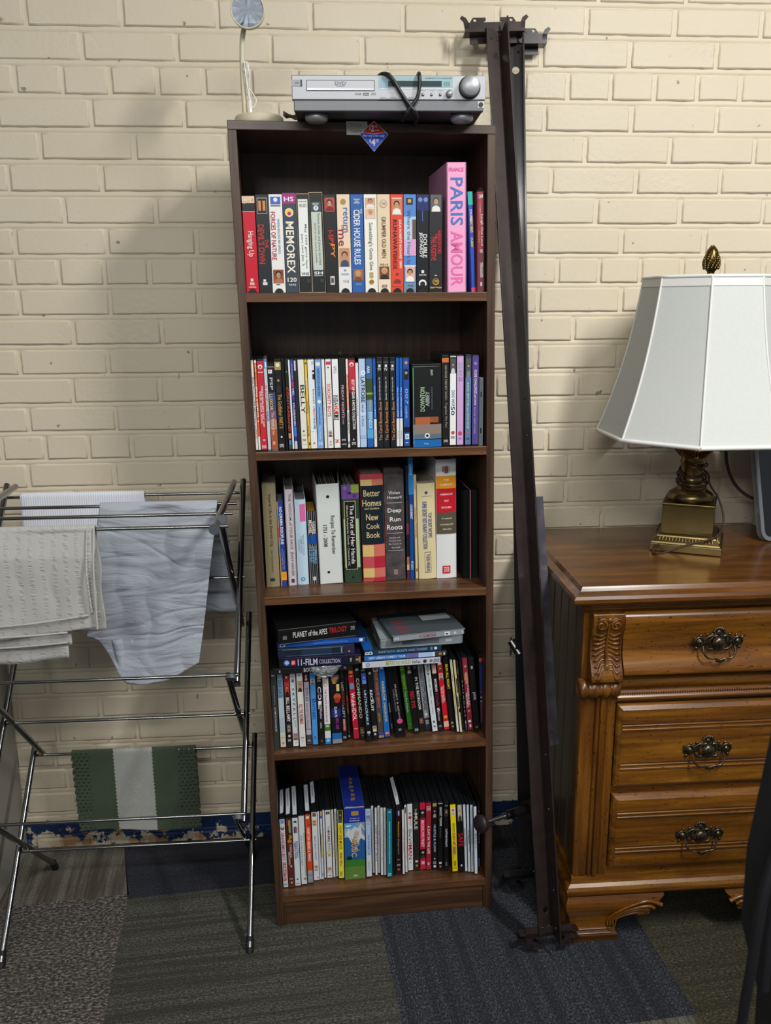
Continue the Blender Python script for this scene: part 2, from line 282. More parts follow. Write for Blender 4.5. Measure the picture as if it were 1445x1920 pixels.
(2, 0.1143, 0.01, 1.119, 0.014, 0.186, -1.14, 'wide white disc case with coloured lower letters right of the yellow one', 'e8ecf0', 'S .02 .06 .6 .95 b8c4d0;O .13 .85 .2 5a2a38;S .16 .22 .7 1 34283c;T .33 .56 .65 .85 d 3a3834 KINGS of;T .56 .65 .6 .85 d c03a4a EAST;T .65 .78 .6 .85 d 30507a SIDE;B .8 .805 d8dce0;S .93 .95 .4 .65 d86a4a', {}),
(2, 0.1275, 0.01, 1.119, 0.0134, 0.186, -0.77, 'light blue disc case with dark blue condensed lettering', '7aa8dc', 'S .03 .07 .1 .85 ece4dc;T .1 .41 .3 .72 d 204a80 HARDWOOD HEAVENS;O .47 .5 .32 e4ecf4;T .53 .73 .35 .6 d 1c4890 a history of North Carolina;T .74 .9 .35 .6 d d8e8f8 Tar Heels;T .93 .965 .15 .85 h eef4fa DVD', {}),
(2, 0.1389, 0.01, 1.119, 0.0063, 0.186, -1.06, 'thin white disc case right of the light blue one', 'eaeae8', 'T .3 .72 .2 .5 d 90949a THE MANY MOVIES OF YEAR', {}),
(2, 0.1485, 0.01, 1.119, 0.012, 0.186, -0.84, 'white disc case with pink bold lettering and small red crown mark', 'e9e9e6', 'S .025 .06 .1 .95 c83a58;O .09 .5 .14 3a2a2c;T .27 .64 .2 .75 d cc4058 SORORITY BOYS;S .8 .81 .1 .8 b0b0b4;F .81 .87 d8c8c8 4a2020 6a3040;T .92 .94 .3 .7 h 444444 TV;T .955 .97 .3 .7 h 444444 DVD', {}),
(2, 0.1624, 0.01, 1.119, 0.0132, 0.186, -0.91, 'white game case with grey letters at top and black red logo', 'edeff0', 'T .07 .155 .25 .75 d 8a8e92 Wii;S .4 .68 .08 .85 22242a;S .405 .52 .15 .8 e8e8ea;T .41 .515 .2 .75 d 22304a NBA;S .52 .6 .15 .85 d8402c;T .525 .595 .2 .8 d f4ece8 2K;T .61 .675 .2 .75 d d8dcdf 13;T .9 .94 .15 .85 h cc3428 2K', {}),
(2, 0.1762, 0.01, 1.119, 0.0133, 0.186, -0.71, 'black disc case with pale pink lettering', '1c1e20', 'T .29 .66 .3 .65 d d8a8bc FRIDAY NIGHTS;T .67 .73 .35 .6 d d0a0b8 in Austin;T .9 .92 .15 .8 h e4e4e4 DVD;S .955 .965 .1 .9 b8b0a0', {}),
(2, 0.1863, 0.01, 1.119, 0.0048, 0.186, -0.81, 'thin white and orange disc case left of the red and black one', 'e8e6e2', 'B .17 .57 d88a68;T .18 .56 .2 .8 d f0dcd0 LOVE LETTERS MOVIE;T .6 .84 .3 .8 d 34302c HOUSE PARTY;B .93 .96 8890a8', {}),
(2, 0.1961, 0.01, 1.119, 0.0137, 0.186, -0.89, 'red-topped black disc case with tall white condensed lettering', '1e1a1c', 'B .01 .36 c03040;O .06 .5 .34 f2e8e8;O .065 .5 .2 c03040;B .34 .38 7a2630;T .23 .79 .45 .85 d eeeae6 BEST RIP GEAR 4-MOVIE COLLECTION;S .9 .92 .4 .6 c8ccd4;T .94 .97 .2 .85 h e0e0e0 DVD', {}),
(2, 0.2063, 0.01, 1.119, 0.0061, 0.1779, -0.84, 'thin white disc case between red-topped and cloudy blue ones', 'e4e6ee', 'T .4 .62 .2 .55 d 8a8e98 THE RACE ONE', {}),
(2, 0.2165, 0.01, 1.119, 0.0138, 0.186, -0.74, 'pale cloudy blue disc case with dark blackletter title', 'b4cbea', 'O .155 .7 .36 f2f6fa;O .155 .7 .18 a8c4e4;T .2 .49 .3 .85 d 20304a LATROBE;T .51 .76 .3 .6 d 3a4a60 All of the Story;B .6 .64 c8d8f0;B .86 .9 a0bce2', {}),
(2, 0.2309, 0.01, 1.119, 0.0135, 0.186, -0.69, 'blue case with green field band and white yellow lettering', '4a90cc', 'B 0 .22 3d6696;T .08 .16 .2 .6 d f0f4f6 AAA;B .22 .46 3a5030;B .38 .4 98b040;T .46 .59 .35 .75 d d8b848 MAINAH;T .6 .78 .3 .8 d dce8e8 ESIENDOI;B .8 .9 58a8dc;B .9 1 2460b0', {}),
(2, 0.2417, 0.01, 1.119, 0.0062, 0.186, -0.75, 'thin deep blue case with white lower label, left of black trio', '0f5ab8', 'T .3 .57 .3 .7 u a8c4e8 RECORDABLE DVD DISC;T .57 .66 .3 .75 u f0f4fa DVD-R;B .68 1 e6e6e4;T .8 .9 .3 .6 u 4a4a50 Photos', {}),
(2, 0.2521, 0.01, 1.119, 0.0125, 0.1864, -0.62, 'black case with upward orange lettering, leftmost of the identical trio', '1c2026', 'S .03 .035 .1 .9 8a8e92;S .06 .09 .3 .7 d8dcdf;T .1 .13 .15 .75 h e8eaec TV;T .2 .46 .35 .62 u d8dade Episodes 802 Episode 722;T .48 .93 .3 .75 u d89058 The Carol Burnett Show', {'cap': 0.02}),
(2, 0.2649, 0.01, 1.119, 0.0122, 0.1862, -0.51, 'black case with upward orange lettering, middle of the identical trio', '1c2026', 'S .03 .035 .1 .9 8a8e92;S .06 .09 .3 .7 d8dcdf;T .1 .13 .15 .75 h e8eaec TV;T .2 .46 .35 .62 u d8dade Episode 716 Episode 141;T .48 .93 .3 .75 u d89058 The Carol Burnett Show', {'cap': 0.02}),
(2, 0.2788, 0.01, 1.119, 0.0117, 0.186, -0.62, 'black case with upward orange lettering, rightmost of the identical trio', '1c2026', 'S .03 .035 .1 .9 8a8e92;S .06 .09 .3 .7 d8dcdf;T .1 .13 .15 .75 h e8eaec TV;T .2 .46 .35 .62 u d8dade Episode 1002 Episode 808;T .48 .93 .3 .75 u d89058 The Carol Burnett Show', {'cap': 0.02}),
(2, 0.2885, 0.01, 1.119, 0.0068, 0.1868, -0.43, 'thin blue over white recordable case right beside the black trio', '1c5cb4', 'T .33 .6 .3 .7 u c0d4ec RECORDABLE TV FUN;T .6 .66 .3 .75 u f0f4fa DVD-R;B .68 1 e4e6ea;T .82 .92 .3 .6 u 3a3a44 Videos', {}),
(2, 0.2954, 0.01, 1.119, 0.0067, 0.1867, -0.34, 'thin blue over white recordable case, second right of the black trio', '1c5cb4', 'T .33 .6 .3 .7 u c0d4ec RECORDABLE TV FUN;T .6 .66 .3 .75 u f0f4fa DVD-R;B .68 1 e4e6ea;T .82 .92 .3 .6 u 3a3a44 Videos', {}),
(2, 0.3071, 0.01, 1.119, 0.0129, 0.186, -0.74, 'blue disc case with dim face near top beside the wide dark box', '24509e', 'O .05 .5 .25 e08a40;F .12 .24 202830 8a9098 1a2230;T .34 .52 .3 .75 d 8ab0e8 007;T .54 .68 .3 .6 d a8c4ec CASINO;B .78 .84 10182c;S .86 .92 .2 .85 e0ecf8;T .87 .91 .35 .7 h 2a50a0 6;T .955 .97 .25 .75 h d8e4f4 DVD', {}),
(2, 0.3499, 0.01, 1.119, 0.0624, 0.1715, -0.95, 'wide black box with iridescent edge and orange city skyline', '17191b', 'S .02 .023 .05 .93 9aa8a0;T .27 .56 .28 .42 u a8c8a0 DOWNTON;T .32 .5 .46 .58 u b0b8b8 ABBEY;T .27 .54 .66 .7 u 6a7074 THE COMPLETE COLLECTION;T .06 .13 .64 .72 h a8b8b0 PBS;S .63 .72 .08 .6 b0623a;S .63 .7 .6 .9 9a5430;B .72 .84 8a7a72;B .84 .9 5a7080;B .91 1 1c68b0;O .86 .5 .09 eef0f2;O .86 .5 .05 181a1c;S .03 .96 .02 .04 58c878;S .5 .96 .015 .035 9060e0;T .945 .975 .38 .55 h a8c8e8 City', {'kind': 'box', 'deep': 0.13}),
(2, 0.3895, 0.01, 1.119, 0.0148, 0.1893, -1.01, 'black case with orange top band right of the wide dark box', '1e1c1c', 'B .02 .07 c87038;T .1 .8 .35 .7 d a09a90 GEORGE FEENEY SAGA - Together We Part;T .94 .97 .2 .8 h d8d8d8 DVD', {}),
(2, 0.4042, 0.01, 1.119, 0.0136, 0.189, -0.54, 'white case with group silhouette and blue letters', 'e9ebec', 'B .01 .19 30343a;F .03 .19 50545a 181a1c c8ccd0;T .38 .56 .3 .75 d 4a5a98 DOO WOP;T .56 .66 .2 .75 d 2a2c58 50;O .86 .5 .3 c84a58;T .9 .93 .2 .8 h 2a2a2a DVD', {}),
(2, 0.4195, 0.01, 1.119, 0.0145, 0.1889, -0.62, 'lavender case with faint teal lettering', 'caa2d4', 'T .07 .22 .2 .8 d 7aa0a8 DOO WOP;T .23 .28 .25 .8 h 7858b0 51;O .87 .5 .32 c04a68;T .92 .94 .3 .7 h 6a4a90 DVD', {}),
(2, 0.4363, 0.01, 1.119, 0.0128, 0.1896, -0.51, 'steel blue case with pale yellow lettering', '5a7aa4', 'B 0 .24 3a4048;F .03 .24 50565e 282a30 787c84;T .3 .82 .25 .6 d dcd8a0 ROCK, RHYTHM and DOO WOP;S .86 .88 .2 .8 c06068;T .92 .95 .25 .75 h 2c3c58 DVD', {}),
(2, 0.4517, 0.01, 1.119, 0.014, 0.1884, -0.68, "violet case with white lettering at the shelf's right end", '54468c', 'O .08 .5 .25 8a80b8;T .15 .55 .35 .7 d e8e4f0 OLDIE CHALLENGE and more;T .57 .88 .3 .55 d b8b0d8 Sing Songs Together Outtakes', {}),
(2, 0.464, 0.01, 1.119, 0.0092, 0.1422, -0.48, 'short clear grey case against the right side panel', '5a6468', 'S .2 .28 .3 .6 14181a;S .75 .83 .3 .6 14181a', {'kind': 'game', 'clear': 1}),
(3, 0.0197, 0.0691, 0.8075, 0.0291, 0.2307, -0.64, 'tan jacketed hardcover leaning at the left end', '8f8468', 'T .09 .6 .4 .65 d 3a342a Imperial Life in the Emerald City;T .63 .85 .42 .6 d 6a6048 Rajiv Chandrasekaran;S .91 .94 .3 .65 2c3230', {'kind': 'book', 'deep': 0.16}),
(3, 0.0437, 0.0746, 0.8075, 0.0144, 0.1914, -1.2, 'narrow blue paperback with rainbow edge and orange sticker', '2c4390', 'S 0 1 0 .14 c8a060;S .1 .2 0 .14 60a8c0;S .3 .42 0 .14 d05848;S .5 .6 0 .14 60a8c0;T .06 .5 .35 .75 d f2f2f2 NO-DRAMA DISCIPLINE;T .56 .8 .35 .5 d b8c4e8 Daniel J. Siegel, M.D. and;T .58 .8 .6 .72 d b8c4e8 Tina Payne Bryson, Ph.D.;S .83 .93 .15 .95 f0a020;T .87 .89 .35 .7 h a87018 $5.99', {'kind': 'book', 'deep': 0.13}),
(3, 0.0628, 0.0749, 0.8075, 0.0195, 0.2169, -0.96, 'pale lilac tall paperback with thin grey capitals', 'cdc5cc', 'T .04 .9 .35 .7 d 6a646c THE WISDOM of YOUR FACE  JEAN HANER;S .93 .97 .35 .7 4a3a48', {'kind': 'book', 'deep': 0.15}),
(3, 0.0859, 0.0763, 0.8075, 0.0242, 0.1934, -0.91, 'pale blue paperback with bright pink sticker', 'bcd6e6', 'S .05 .25 .45 .95 d86aa8;T .4 .65 .6 .72 d 8aa0b4 TRACEY COUR;T .42 .62 .4 .52 d 8aa0b4 CYBER BOAN;T .46 .6 .2 .3 d 8aa0b4 NURSERY;O .93 .5 .2 4a8ac8;O .93 .5 .1 bcd6e6', {'kind': 'book', 'deep': 0.16}),
(3, 0.1098, 0.0801, 0.8075, 0.0219, 0.1662, -1.12, 'short black and white striped paperback with gold page edge', '14161a', 'S 0 1 .12 .16 d8d8d8;S 0 1 .3 .33 c0c0c0;S 0 1 .5 .53 d0d0d0;S 0 1 .72 .75 b8b8b8;S 0 1 .88 .92 d8d8d8;B .32 .44 2050a0;T .12 .3 .2 .5 d f0ece0 MICHAEL;T .14 .31 .55 .9 d f0ece0 STACK-PAUL;T .46 .7 .2 .5 d 70a8d8 THE CHILD;T .48 .72 .55 .85 d 70a8d8 SUPERHERO;S .9 .95 .4 .7 d0d0d0', {'kind': 'book', 'deep': 0.11, 'page': 'b8902c'}),
(3, 0.1478, 0.0747, 0.8075, 0.0518, 0.2256, -1.36, 'white ring binder with handwritten-style title and two holes', 'd6dcda', 'O .12 .5 .07 1c1e20;O .88 .4 .06 1c1e20;T .31 .7 .55 .75 d 3a3e3e Recipes To Remember;T .4 .62 .25 .4 d 3a3e3e 1751 - 2008', {'kind': 'binder', 'deep': 0.2}),
(3, 0.1964, 0.0737, 0.8075, 0.0392, 0.2235, -1.31, 'green ring binder with grape picture and black title panel', '2f4432', 'B 0 .14 6a4a90;S 0 .08 .55 1 90a040;O .03 .2 .1 8a68b0;O .08 .4 .1 50307a;O .11 .75 .1 50307a;S .34 .84 .06 .94 a8c0a0;S .16 .86 .12 .78 d8c890;S .165 .855 .15 .75 15181a;T .2 .8 .45 .65 d e8e4dc The Fruit of Her Hands;T .2 .82 .22 .34 d d0ccc0 Gilwood Presbyterian Church - Concord, NC;O .08 .5 .06 101010;O .94 .5 .06 101010', {'kind': 'binder', 'deep': 0.18}),
(3, 0.2445, 0.0756, 0.8075, 0.0509, 0.2445, -1.36, 'red and cream checked cookbook with dark centre panel', 'c24a50', 'S 0 .06 0 .5 b84a58;S .045 .1 0 .5 e0c080;S .045 .1 .5 1 d08068;B .1 .645 15242c;T .14 .2 .12 .85 h dcc490 Better;T .23 .29 .06 .9 h dcc490 Homes;T .3 .32 .15 .8 h dcc490 and Gardens;T .36 .42 .2 .75 h dcc490 New;T .45 .5 .2 .8 h dcc490 Cook;T .53 .585 .2 .8 h dcc490 Book;S .65 .76 0 .5 dcc078;S .65 .76 .5 1 cc7060;S .76 .87 0 .5 c85058;S .76 .87 .5 1 b0283c;S .87 .96 0 .5 dcc078;S .87 .96 .5 1 cc7060;S .96 1 .5 1 b0283c', {'kind': 'book', 'deep': 0.19}),
(3, 0.2932, 0.0817, 0.8075, 0.0446, 0.2517, -1.16, 'weathered grey wood-patterned cookbook with white serif title', '4a4446', 'T .185 .215 .2 .8 h e8e8e8 Vivian;T .23 .255 .15 .88 h e8e8e8 Howard;S .29 .293 .1 .9 d8d8d8;T .34 .39 .15 .85 h f0f0f0 Deep;T .42 .46 .25 .8 h f0f0f0 Run;T .49 .535 .1 .9 h f0f0f0 Roots;S .565 .568 .1 .9 d8d8d8;T .6 .615 .2 .75 h c8c8c8 Stories and;T .63 .645 .2 .8 h c8c8c8 Recipes from;T .66 .675 .18 .82 h c8c8c8 My Corner of;T .69 .705 .3 .75 h c8c8c8 the South;S .725 .728 .1 .9 d8d8d8;S .9 .95 .38 .6 8a7a70', {'kind': 'book', 'deep': 0.2, 'wood': 1}),
(3, 0.3219, 0.0857, 0.8075, 0.006, 0.2598, -0.97, 'thin dark mottled book left of the slim blue one', '2a2228', 'B .3 .5 3a2a30;B .5 .6 7a3040;B .8 .87 b06848;B .87 .92 d0b070;B .92 1 6a2438', {'kind': 'book', 'deep': 0.2}),
(3, 0.3307, 0.0831, 0.8075, 0.0107, 0.2795, -1.15, 'slim tall blue book reaching the shelf above', '174a94', 'B 0 .3 2a86d0;T .06 .14 .3 .7 d e0ecf8 LI THOMAS;T .38 .5 .3 .75 d e8f0f8 COOKSMART;T .85 .92 .3 .7 d e0ecf8 MY LEAGUE', {'kind': 'book', 'deep': 0.2}),
(3, 0.3415, 0.085, 0.8075, 0.0071, 0.2389, -1.54, 'narrow cream book with small red lettering', 'd8c69a', 'T .05 .13 .3 .7 d b05038 Jacob Bell;T .3 .6 .3 .75 d b06848 Christmas COOKIES;S .9 .93 .3 .7 b05038', {'kind': 'book', 'deep': 0.18}),
(3, 0.3654, 0.0781, 0.8075, 0.0401, 0.2194, -1.65, 'cream hardcover with blue title and boxed author', 'dccfa2', 'O .09 .5 .09 2c4a98;S .125 .128 .25 .8 3a4a80;T .18 .68 .28 .5 d 2c4a90 SUPER SECRET RESTAURANT COLLECTION;T .3 .56 .6 .78 d 2c4a90 TOP SECRET RECIPES;S .71 .715 .35 .7 3a4a80;S .925 .93 .35 .7 3a4a80;S .71 .93 .34 .355 3a4a80;S .71 .93 .69 .705 3a4a80;T .73 .915 .45 .62 d 2c4a90 TODD WILBUR', {'kind': 'book', 'deep': 0.19}),
(3, 0.4082, 0.0774, 0.8075, 0.046, 0.2717, -1.1, 'thick white cookbook with orange, red and brown title bands', 'e2e4e6', "S .05 .1 .3 .4 a8865a;S .05 .11 .42 .5 b02030;S .05 .11 .52 .58 2a2c30;S .05 .11 .6 .68 c8b8a0;B .13 .235 e8981c;T .155 .17 .38 .62 h f6efe0 THE;T .195 .21 .18 .82 h f6efe0 COMPLETE;B .235 .435 c41c2c;T .275 .29 .18 .82 h f6e6e6 AMERICA'S;T .33 .345 .38 .62 h f6e6e6 TEST;T .385 .4 .25 .75 h f6e6e6 KITCHEN;B .435 .615 5c5244;T .48 .492 .25 .78 h e8e4dc TV SHOW;T .53 .542 .18 .85 h e8e4dc COOKBOOK;T .57 .582 .3 .75 h e8e4dc 2001-2016;S .89 .955 .28 .68 c82834;T .9 .945 .34 .62 h f4e0e0 TEST KITCHEN", {'kind': 'book', 'deep': 0.2}),
(3, 0.4516, 0.0711, 0.8075, 0.0162, 0.2032, -1.11, 'black album with white-worn corner right of the thick cookbook', '131418', '', {'kind': 'book', 'deep': 0.19, 'nopage': 1}),
(3, 0.4615, 0.0724, 0.8075, 0.0026, 0.2024, -1.15, 'slim rose-pink spine between two black albums', 'c07880', '', {'kind': 'book', 'deep': 0.18, 'nopage': 1}),
(3, 0.4708, 0.071, 0.8075, 0.016, 0.2036, -1.25, 'black album at the right end of the cookbook shelf', '131418', '', {'kind': 'book', 'deep': 0.19, 'nopage': 1}),
(4, 0.0143, 0.0138, 0.4435, 0.0118, 0.1893, -0.52, 'black shrink-wrapped disc case at the left end under the stack', '1c2022', 'S .03 .05 .1 .8 a8acac;T .17 .42 .4 .6 d c8ccca Boomerang Film Series;T .45 .77 .35 .7 d d8dcda ULTIMATE TECHNIQUES;B .78 1 2c3024', {'wrap': 1}),
(4, 0.029, 0.0213, 0.4435, 0.0128, 0.1864, -0.83, 'pale sky-coloured disc case with dark teal capitals', 'a8b8c4', 'B .02 .32 7a9ab0;T .09 .33 .15 .7 d 24485c DUE DATE;B .33 .6 b4c2cc;B .8 1 cfcaba;O .945 .5 .2 a8783c;T .86 .88 .3 .7 h 5a5a5a DVD', {'cap': 0.03}),
(4, 0.0436, 0.0217, 0.4435, 0.0128, 0.1866, -1.04, 'black and red disc case with large white letters', '241a1c', 'B .03 .2 8a2430;O .06 .5 .2 e8dcdc;F .12 .32 b04030 200c0c 381010;T .33 .66 .25 .8 d ece8e4 BILL BELLAMY;T .7 .8 .2 .75 d c8b8a8 ONE MAN;S .84 .87 .3 .7 d8d8d8;T .9 .93 .2 .75 h e8e8e8 DVD', {'cap': 0.03}),
(4, 0.0574, 0.0222, 0.4435, 0.0132, 0.186, -1.11, 'pale grey disc case with widely spaced thin capitals', 'ccd4da', 'S .08 .12 .3 .7 5a646a;T .2 .64 .3 .65 d 1c2226 S K Y F A L L;T .64 .73 .4 .65 d a09468 007;F .82 .92 b08878 6a4a38 885a48;B .92 1 e6e8ea;S .95 .96 .3 .7 5a5a60', {'cap': 0.04}),
(4, 0.0725, 0.0165, 0.4435, 0.014, 0.1909, -1.11, 'white disc case with moustached man photo and red title', 'dcdad6', 'B 0 .02 1c1c20;S .05 .08 .4 .55 3a80b8;F .14 .28 b89a78 60584c 30302c;T .44 .7 .2 .8 d a02c30 KILL THE IRISHMAN;T .87 .89 .25 .8 h 3a3a40 DVD;T .91 .94 .4 .6 h 4a90c0 7', {}),
(4, 0.0874, 0.0265, 0.4435, 0.012, 0.186, -1.28, 'pale lilac disc case with maroon square at its top', 'b8b0bc', 'B 0 .05 24242a;B .05 .16 5a1c2a;T .07 .14 .3 .7 h ece4e6 S;T .23 .42 .3 .7 d 5a5460 TITLES;T .44 .78 .3 .55 d 7a7480 THE FIRST FULL SEASON;B .79 .8 6a6470;B .87 1 4a444c;T .94 .96 .2 .8 h d8d8dc DVD', {}),
(4, 0.1009, 0.0235, 0.4435, 0.0129, 0.186, -1.11, 'sky blue disc case with deep blue bold title', '4c94d8', 'B 0 .03 20262c;T .06 .09 .2 .8 h 1c3c70 DVD;F .12 .19 c0b8a0 3a2c20 6a5a48;T .38 .66 .2 .75 d 1c4a94 BROTHERS;T .37 .43 .78 .95 d 1c4a94 The;O .9 .5 .15 1c3c70;B .92 .925 3c78b8', {}),
(4, 0.1153, 0.0215, 0.4435, 0.0132, 0.186, -1.18, 'black disc case with white rounded letters and purple swirl', '1a181e', 'F .04 .12 1a181e b08070 c8a090;T .13 .155 .2 .8 h e8e8e8 DVD;T .22 .48 .2 .75 d e8e4ec COR;O .32 .5 .26 70608a;O .32 .5 .12 1a181e;T .42 .52 .2 .7 d e8e4ec E;T .52 .65 .3 .75 d d8d0e0 Rhythm;T .7 .78 .35 .6 d c8c8c8 STARTER PACK;O .95 .5 .2 b03428', {}),
(4, 0.1296, 0.022, 0.4435, 0.0139, 0.186, -1.24, 'white disc case with orange top and magenta letters', 'dcd8dc', 'B .01 .12 e87818;T .02 .11 .35 .7 d f8e8d8 DISC;O .2 .5 .35 d8a070;O .2 .5 .22 ece0d4;T .26 .7 .3 .55 d b04090 THE DANCE DANCE REVUE;B .73 .82 40782c;T .74 .77 .2 .8 h f4f0e8 KIDZ;B .92 1 1c80c8;T .93 .97 .2 .8 h d8ecf8 ASN', {}),
(4, 0.1503, 0.0221, 0.4435, 0.0227, 0.1747, -1.46, 'wide black disc case with basketball picture and curved blue base', '13131c', 'S .02 .12 .2 .8 7a5448;T .03 .08 .2 .9 d c8a8a0 SLAM;T .08 .14 .15 .6 d e0a838 JAM;O .33 .7 .38 b05a30;O .38 .68 .3 a03028;S .15 .25 .65 .95 d8c880;B .5 .62 1c2c78;T .47 .62 .35 .6 d dce0f0 SLAM 75;T .64 .8 .45 .72 d a83a98 BIG AIR;B .85 .94 1c68b0;B .94 1 8a8e94', {'wide': 1}),
(4, 0.169, 0.0359, 0.4435, 0.0116, 0.1774, -2.0, 'black disc case with dim red and grey serif title', '17171a', 'S .02 .11 .2 .75 2c3438;T .18 .3 .3 .7 d a8acb0 LAST;T .3 .5 .3 .75 d 9c2c30 HOUSE;T .5 .56 .3 .6 d a8acb0 on the;T .55 .68 .3 .7 d b0b4b8 LEFT;S .7 .88 .2 .85 9a241c;T .7 .86 .3 .65 d d8c8c4 UNRATED;T .95 .98 .15 .75 h d0d0d0 DVD', {}),
(4, 0.179, 0.04, 0.4435, 0.0057, 0.1767, -2.09, 'thin dark disc case with orange-red lettering', '1c1e1e', 'T .38 .64 .25 .75 d cc5a38 LAID TO REST;S .955 .975 .2 .8 a0b0a0', {}),
(4, 0.1957, 0.0377, 0.4435, 0.0137, 0.186, -4.16, 'red disc case with yellow blot and big white letters', 'b81c34', 'O .09 .5 .34 e8c030;S .14 .155 .25 .75 e8d0a0;S .24 .32 .15 .85 6a98b8;T .37 .75 .2 .8 d f2ecec Wubb-IDOL;S .86 .87 .2 .8 e0b048;S .9 .93 .35 .6 6a3a98', {}),
(4, 0.2096, 0.0345, 0.4435, 0.0125, 0.186, -4.21, 'black disc case with cream heavy capitals', '17181a', 'S .04 .07 .2 .8 c8c8c4;T .17 .72 .25 .75 d e4dfc8 COMMANDO;F .84 .93 5a4a38 30241c 8a7a60;T .95 .965 .3 .7 h b8b8b8 DVD', {}),
(4, 0.2232, 0.0228, 0.4435, 0.0133, 0.186, -4.21, 'black disc case with blue face photo and icy capitals', '14161c', 'T .03 .05 .2 .8 h c8d0d8 DVD;F .08 .22 3c58b8 1c2448 6a8ad8;T .31 .78 .3 .65 d b8d4ec UNTRACEABLE;S .87 .9 .25 .8 c8ccd0;O .92 .5 .1 c0c4c8', {}),
(4, 0.2378, 0.027, 0.4435, 0.0123, 0.186, -4.27, 'black disc case with white capitals running under a tiny word', '15171a', 'S .08 .11 .3 .7 b0b4b4;T .32 .61 .2 .65 d dce8ec RECRUIT;T .44 .5 .7 .85 d dce8ec THE;F .81 .89 a89a88 4a3a30 d8d4cc;S .91 .94 .3 .7 c8ccd0', {}),
(4, 0.2519, 0.0337, 0.4435, 0.013, 0.186, -4.36, 'brownish disc case with coral lettering', '4c4444', 'B 0 .09 b0b8b0;S .02 .07 .2 .8 a04048;T .1 .58 .3 .75 d b86a60 FRUIT TAXES OF SERVICE;T .66 .78 .3 .6 d b8a840 LINCOLN;B .92 .97 4a4480;B .97 1 a08878', {'cap': 0.02}),
(4, 0.2661, 0.0368, 0.4435, 0.0134, 0.186, -4.44, 'blue disc case with gold serif title', '1f68b8', 'S .03 .07 .25 .8 dce8f4;T .24 .8 .3 .7 d c8b880 MIRROR MIRROR;O .95 .5 .4 b82c40;T .94 .965 .2 .8 h f0e4e8 DVD;B 0 .06 243a88;S .04 .065 .3 .75 e0e8f4', {}),
(4, 0.28, 0.055, 0.4435, 0.0066, 0.1556, -5.66, 'recessed dark case tucked right of the blue one', '22282c', 'S .5 .66 .3 .7 a8b0b4;S .85 .93 .3 .7 7a8084', {}),
(4, 0.2969, 0.0344, 0.4435, 0.0232, 0.1898, -7.19, 'wide black slipcase with round pink sticker', '0c0b0d', 'T .3 .78 .55 .7 d a8a4a8 FRANKY & BENNY;T .36 .66 .3 .42 d 807c80 COMPLETE SEASON;O .8 .6 .3 d05088;T .9 .93 .35 .65 h b8b4b8 DVD', {'wide': 1}),
(4, 0.3237, 0.0625, 0.4435, 0.0117, 0.1776, -7.24, 'green disc case with yellow lettering', '3a8430', 'T .05 .12 .2 .7 d d8d040 01;T .18 .4 .35 .7 d d8d040 THE CHALICE;T .43 .74 .3 .65 d e0ecd8 Tree Fire Friends;O .92 .5 .2 8a9a48', {}),
(4, 0.3359, 0.0447, 0.4435, 0.0134, 0.186, -6.93, 'black disc case with red capitals and small woman portrait', '141416', 'F .04 .17 2c2824 201814 b0988a;T .42 .65 .2 .8 d c42c34 RED EYE;T .94 .975 .15 .8 h d8d8d8 DVD', {}),
(4, 0.3505, 0.0539, 0.4435, 0.0129, 0.186, -6.83, 'black disc case with white outlined narrow capitals', '161718', 'S .03 .07 .2 .9 8a8a78;S .1 .13 .3 .7 60686a;T .25 .7 .3 .75 d dcdcd8 IN THE BEDROOM;F .82 .9 6a4438 2c1c18 8a5a48', {}),
(4, 0.3642, 0.0553, 0.4435, 0.0133, 0.186, -7.0, 'grey disc case with black outlined capitals', '8a9096', 'T .1 .72 .25 .75 d 23282e STRAIGHT OUTTA OAKLAND;O .78 .5 .3 c0c8cc;B .83 1 2a2830;T .86 .92 .2 .8 h c8ccd4 DVD', {'cap': 0.0}),
(4, 0.379, 0.0468, 0.4435, 0.0128, 0.186, -6.93, 'white disc case with bold black number and small sans lettering', 'd6dce0', 'T .06 .1 .25 .85 h 1c2024 2;T .12 .52 .35 .7 d 2a2e32 FILM COLLECTION;T .54 .76 .4 .6 d 7a8084 ALMOST CHRISTMAS;S .85 .88 .3 .65 4a4e54;O .93 .5 .2 4a68a8', {'cap': 0.02}),
(4, 0.3925, 0.0482, 0.4435, 0.0123, 0.186, -6.46, 'black disc case with couple photo, white and red words', '161618', 'F .01 .2 d0a890 4a2c20 c8c0bc;T .27 .45 .3 .75 d e8e8e8 WOMAN;T .47 .65 .3 .75 d b82c3c Crush;T .68 .73 .2 .8 h ececec 5;T .74 .86 .3 .6 d d0d0d0 Movies;S .92 .95 .2 .8 6a6a98', {}),
(4, 0.4074, 0.051, 0.4435, 0.0129, 0.186, -6.52, 'bright red disc case with two small faces', 'c8182c', 'S .03 .09 .2 .8 ecd0d0;F .11 .19 8a3830 2c1814 6a2020;F .21 .3 b8a8a0 3a2c2c 7a4848;T .38 .6 .5 .8 d f0e4e0 The Karate Kid;T .4 .62 .2 .4 d f0e4e0 SPECIAL EDITION;O .82 .5 .36 e09428;B .88 .96 d8b898', {}),
(4, 0.4213, 0.0458, 0.4435, 0.0115, 0.186, -6.47, 'black disc case with slanted yellow capitals', '17171a', 'T .08 .42 .3 .8 d e4d43c RUN ALL NIGHT;T .88 .91 .2 .7 h c8c8c8 DVD;O .945 .5 .22 b88c48', {}),
(4, 0.431, 0.038, 0.4435, 0.0056, 0.186, -6.12, 'thin white and yellow striped disc case', 'd8d4b8', 'S .2 .7 .5 .8 d8c430;S 0 .3 .3 .5 6a7078;T .45 .75 .2 .5 d 48484c WHITE CHICKS;B .85 1 d8dce0', {}),
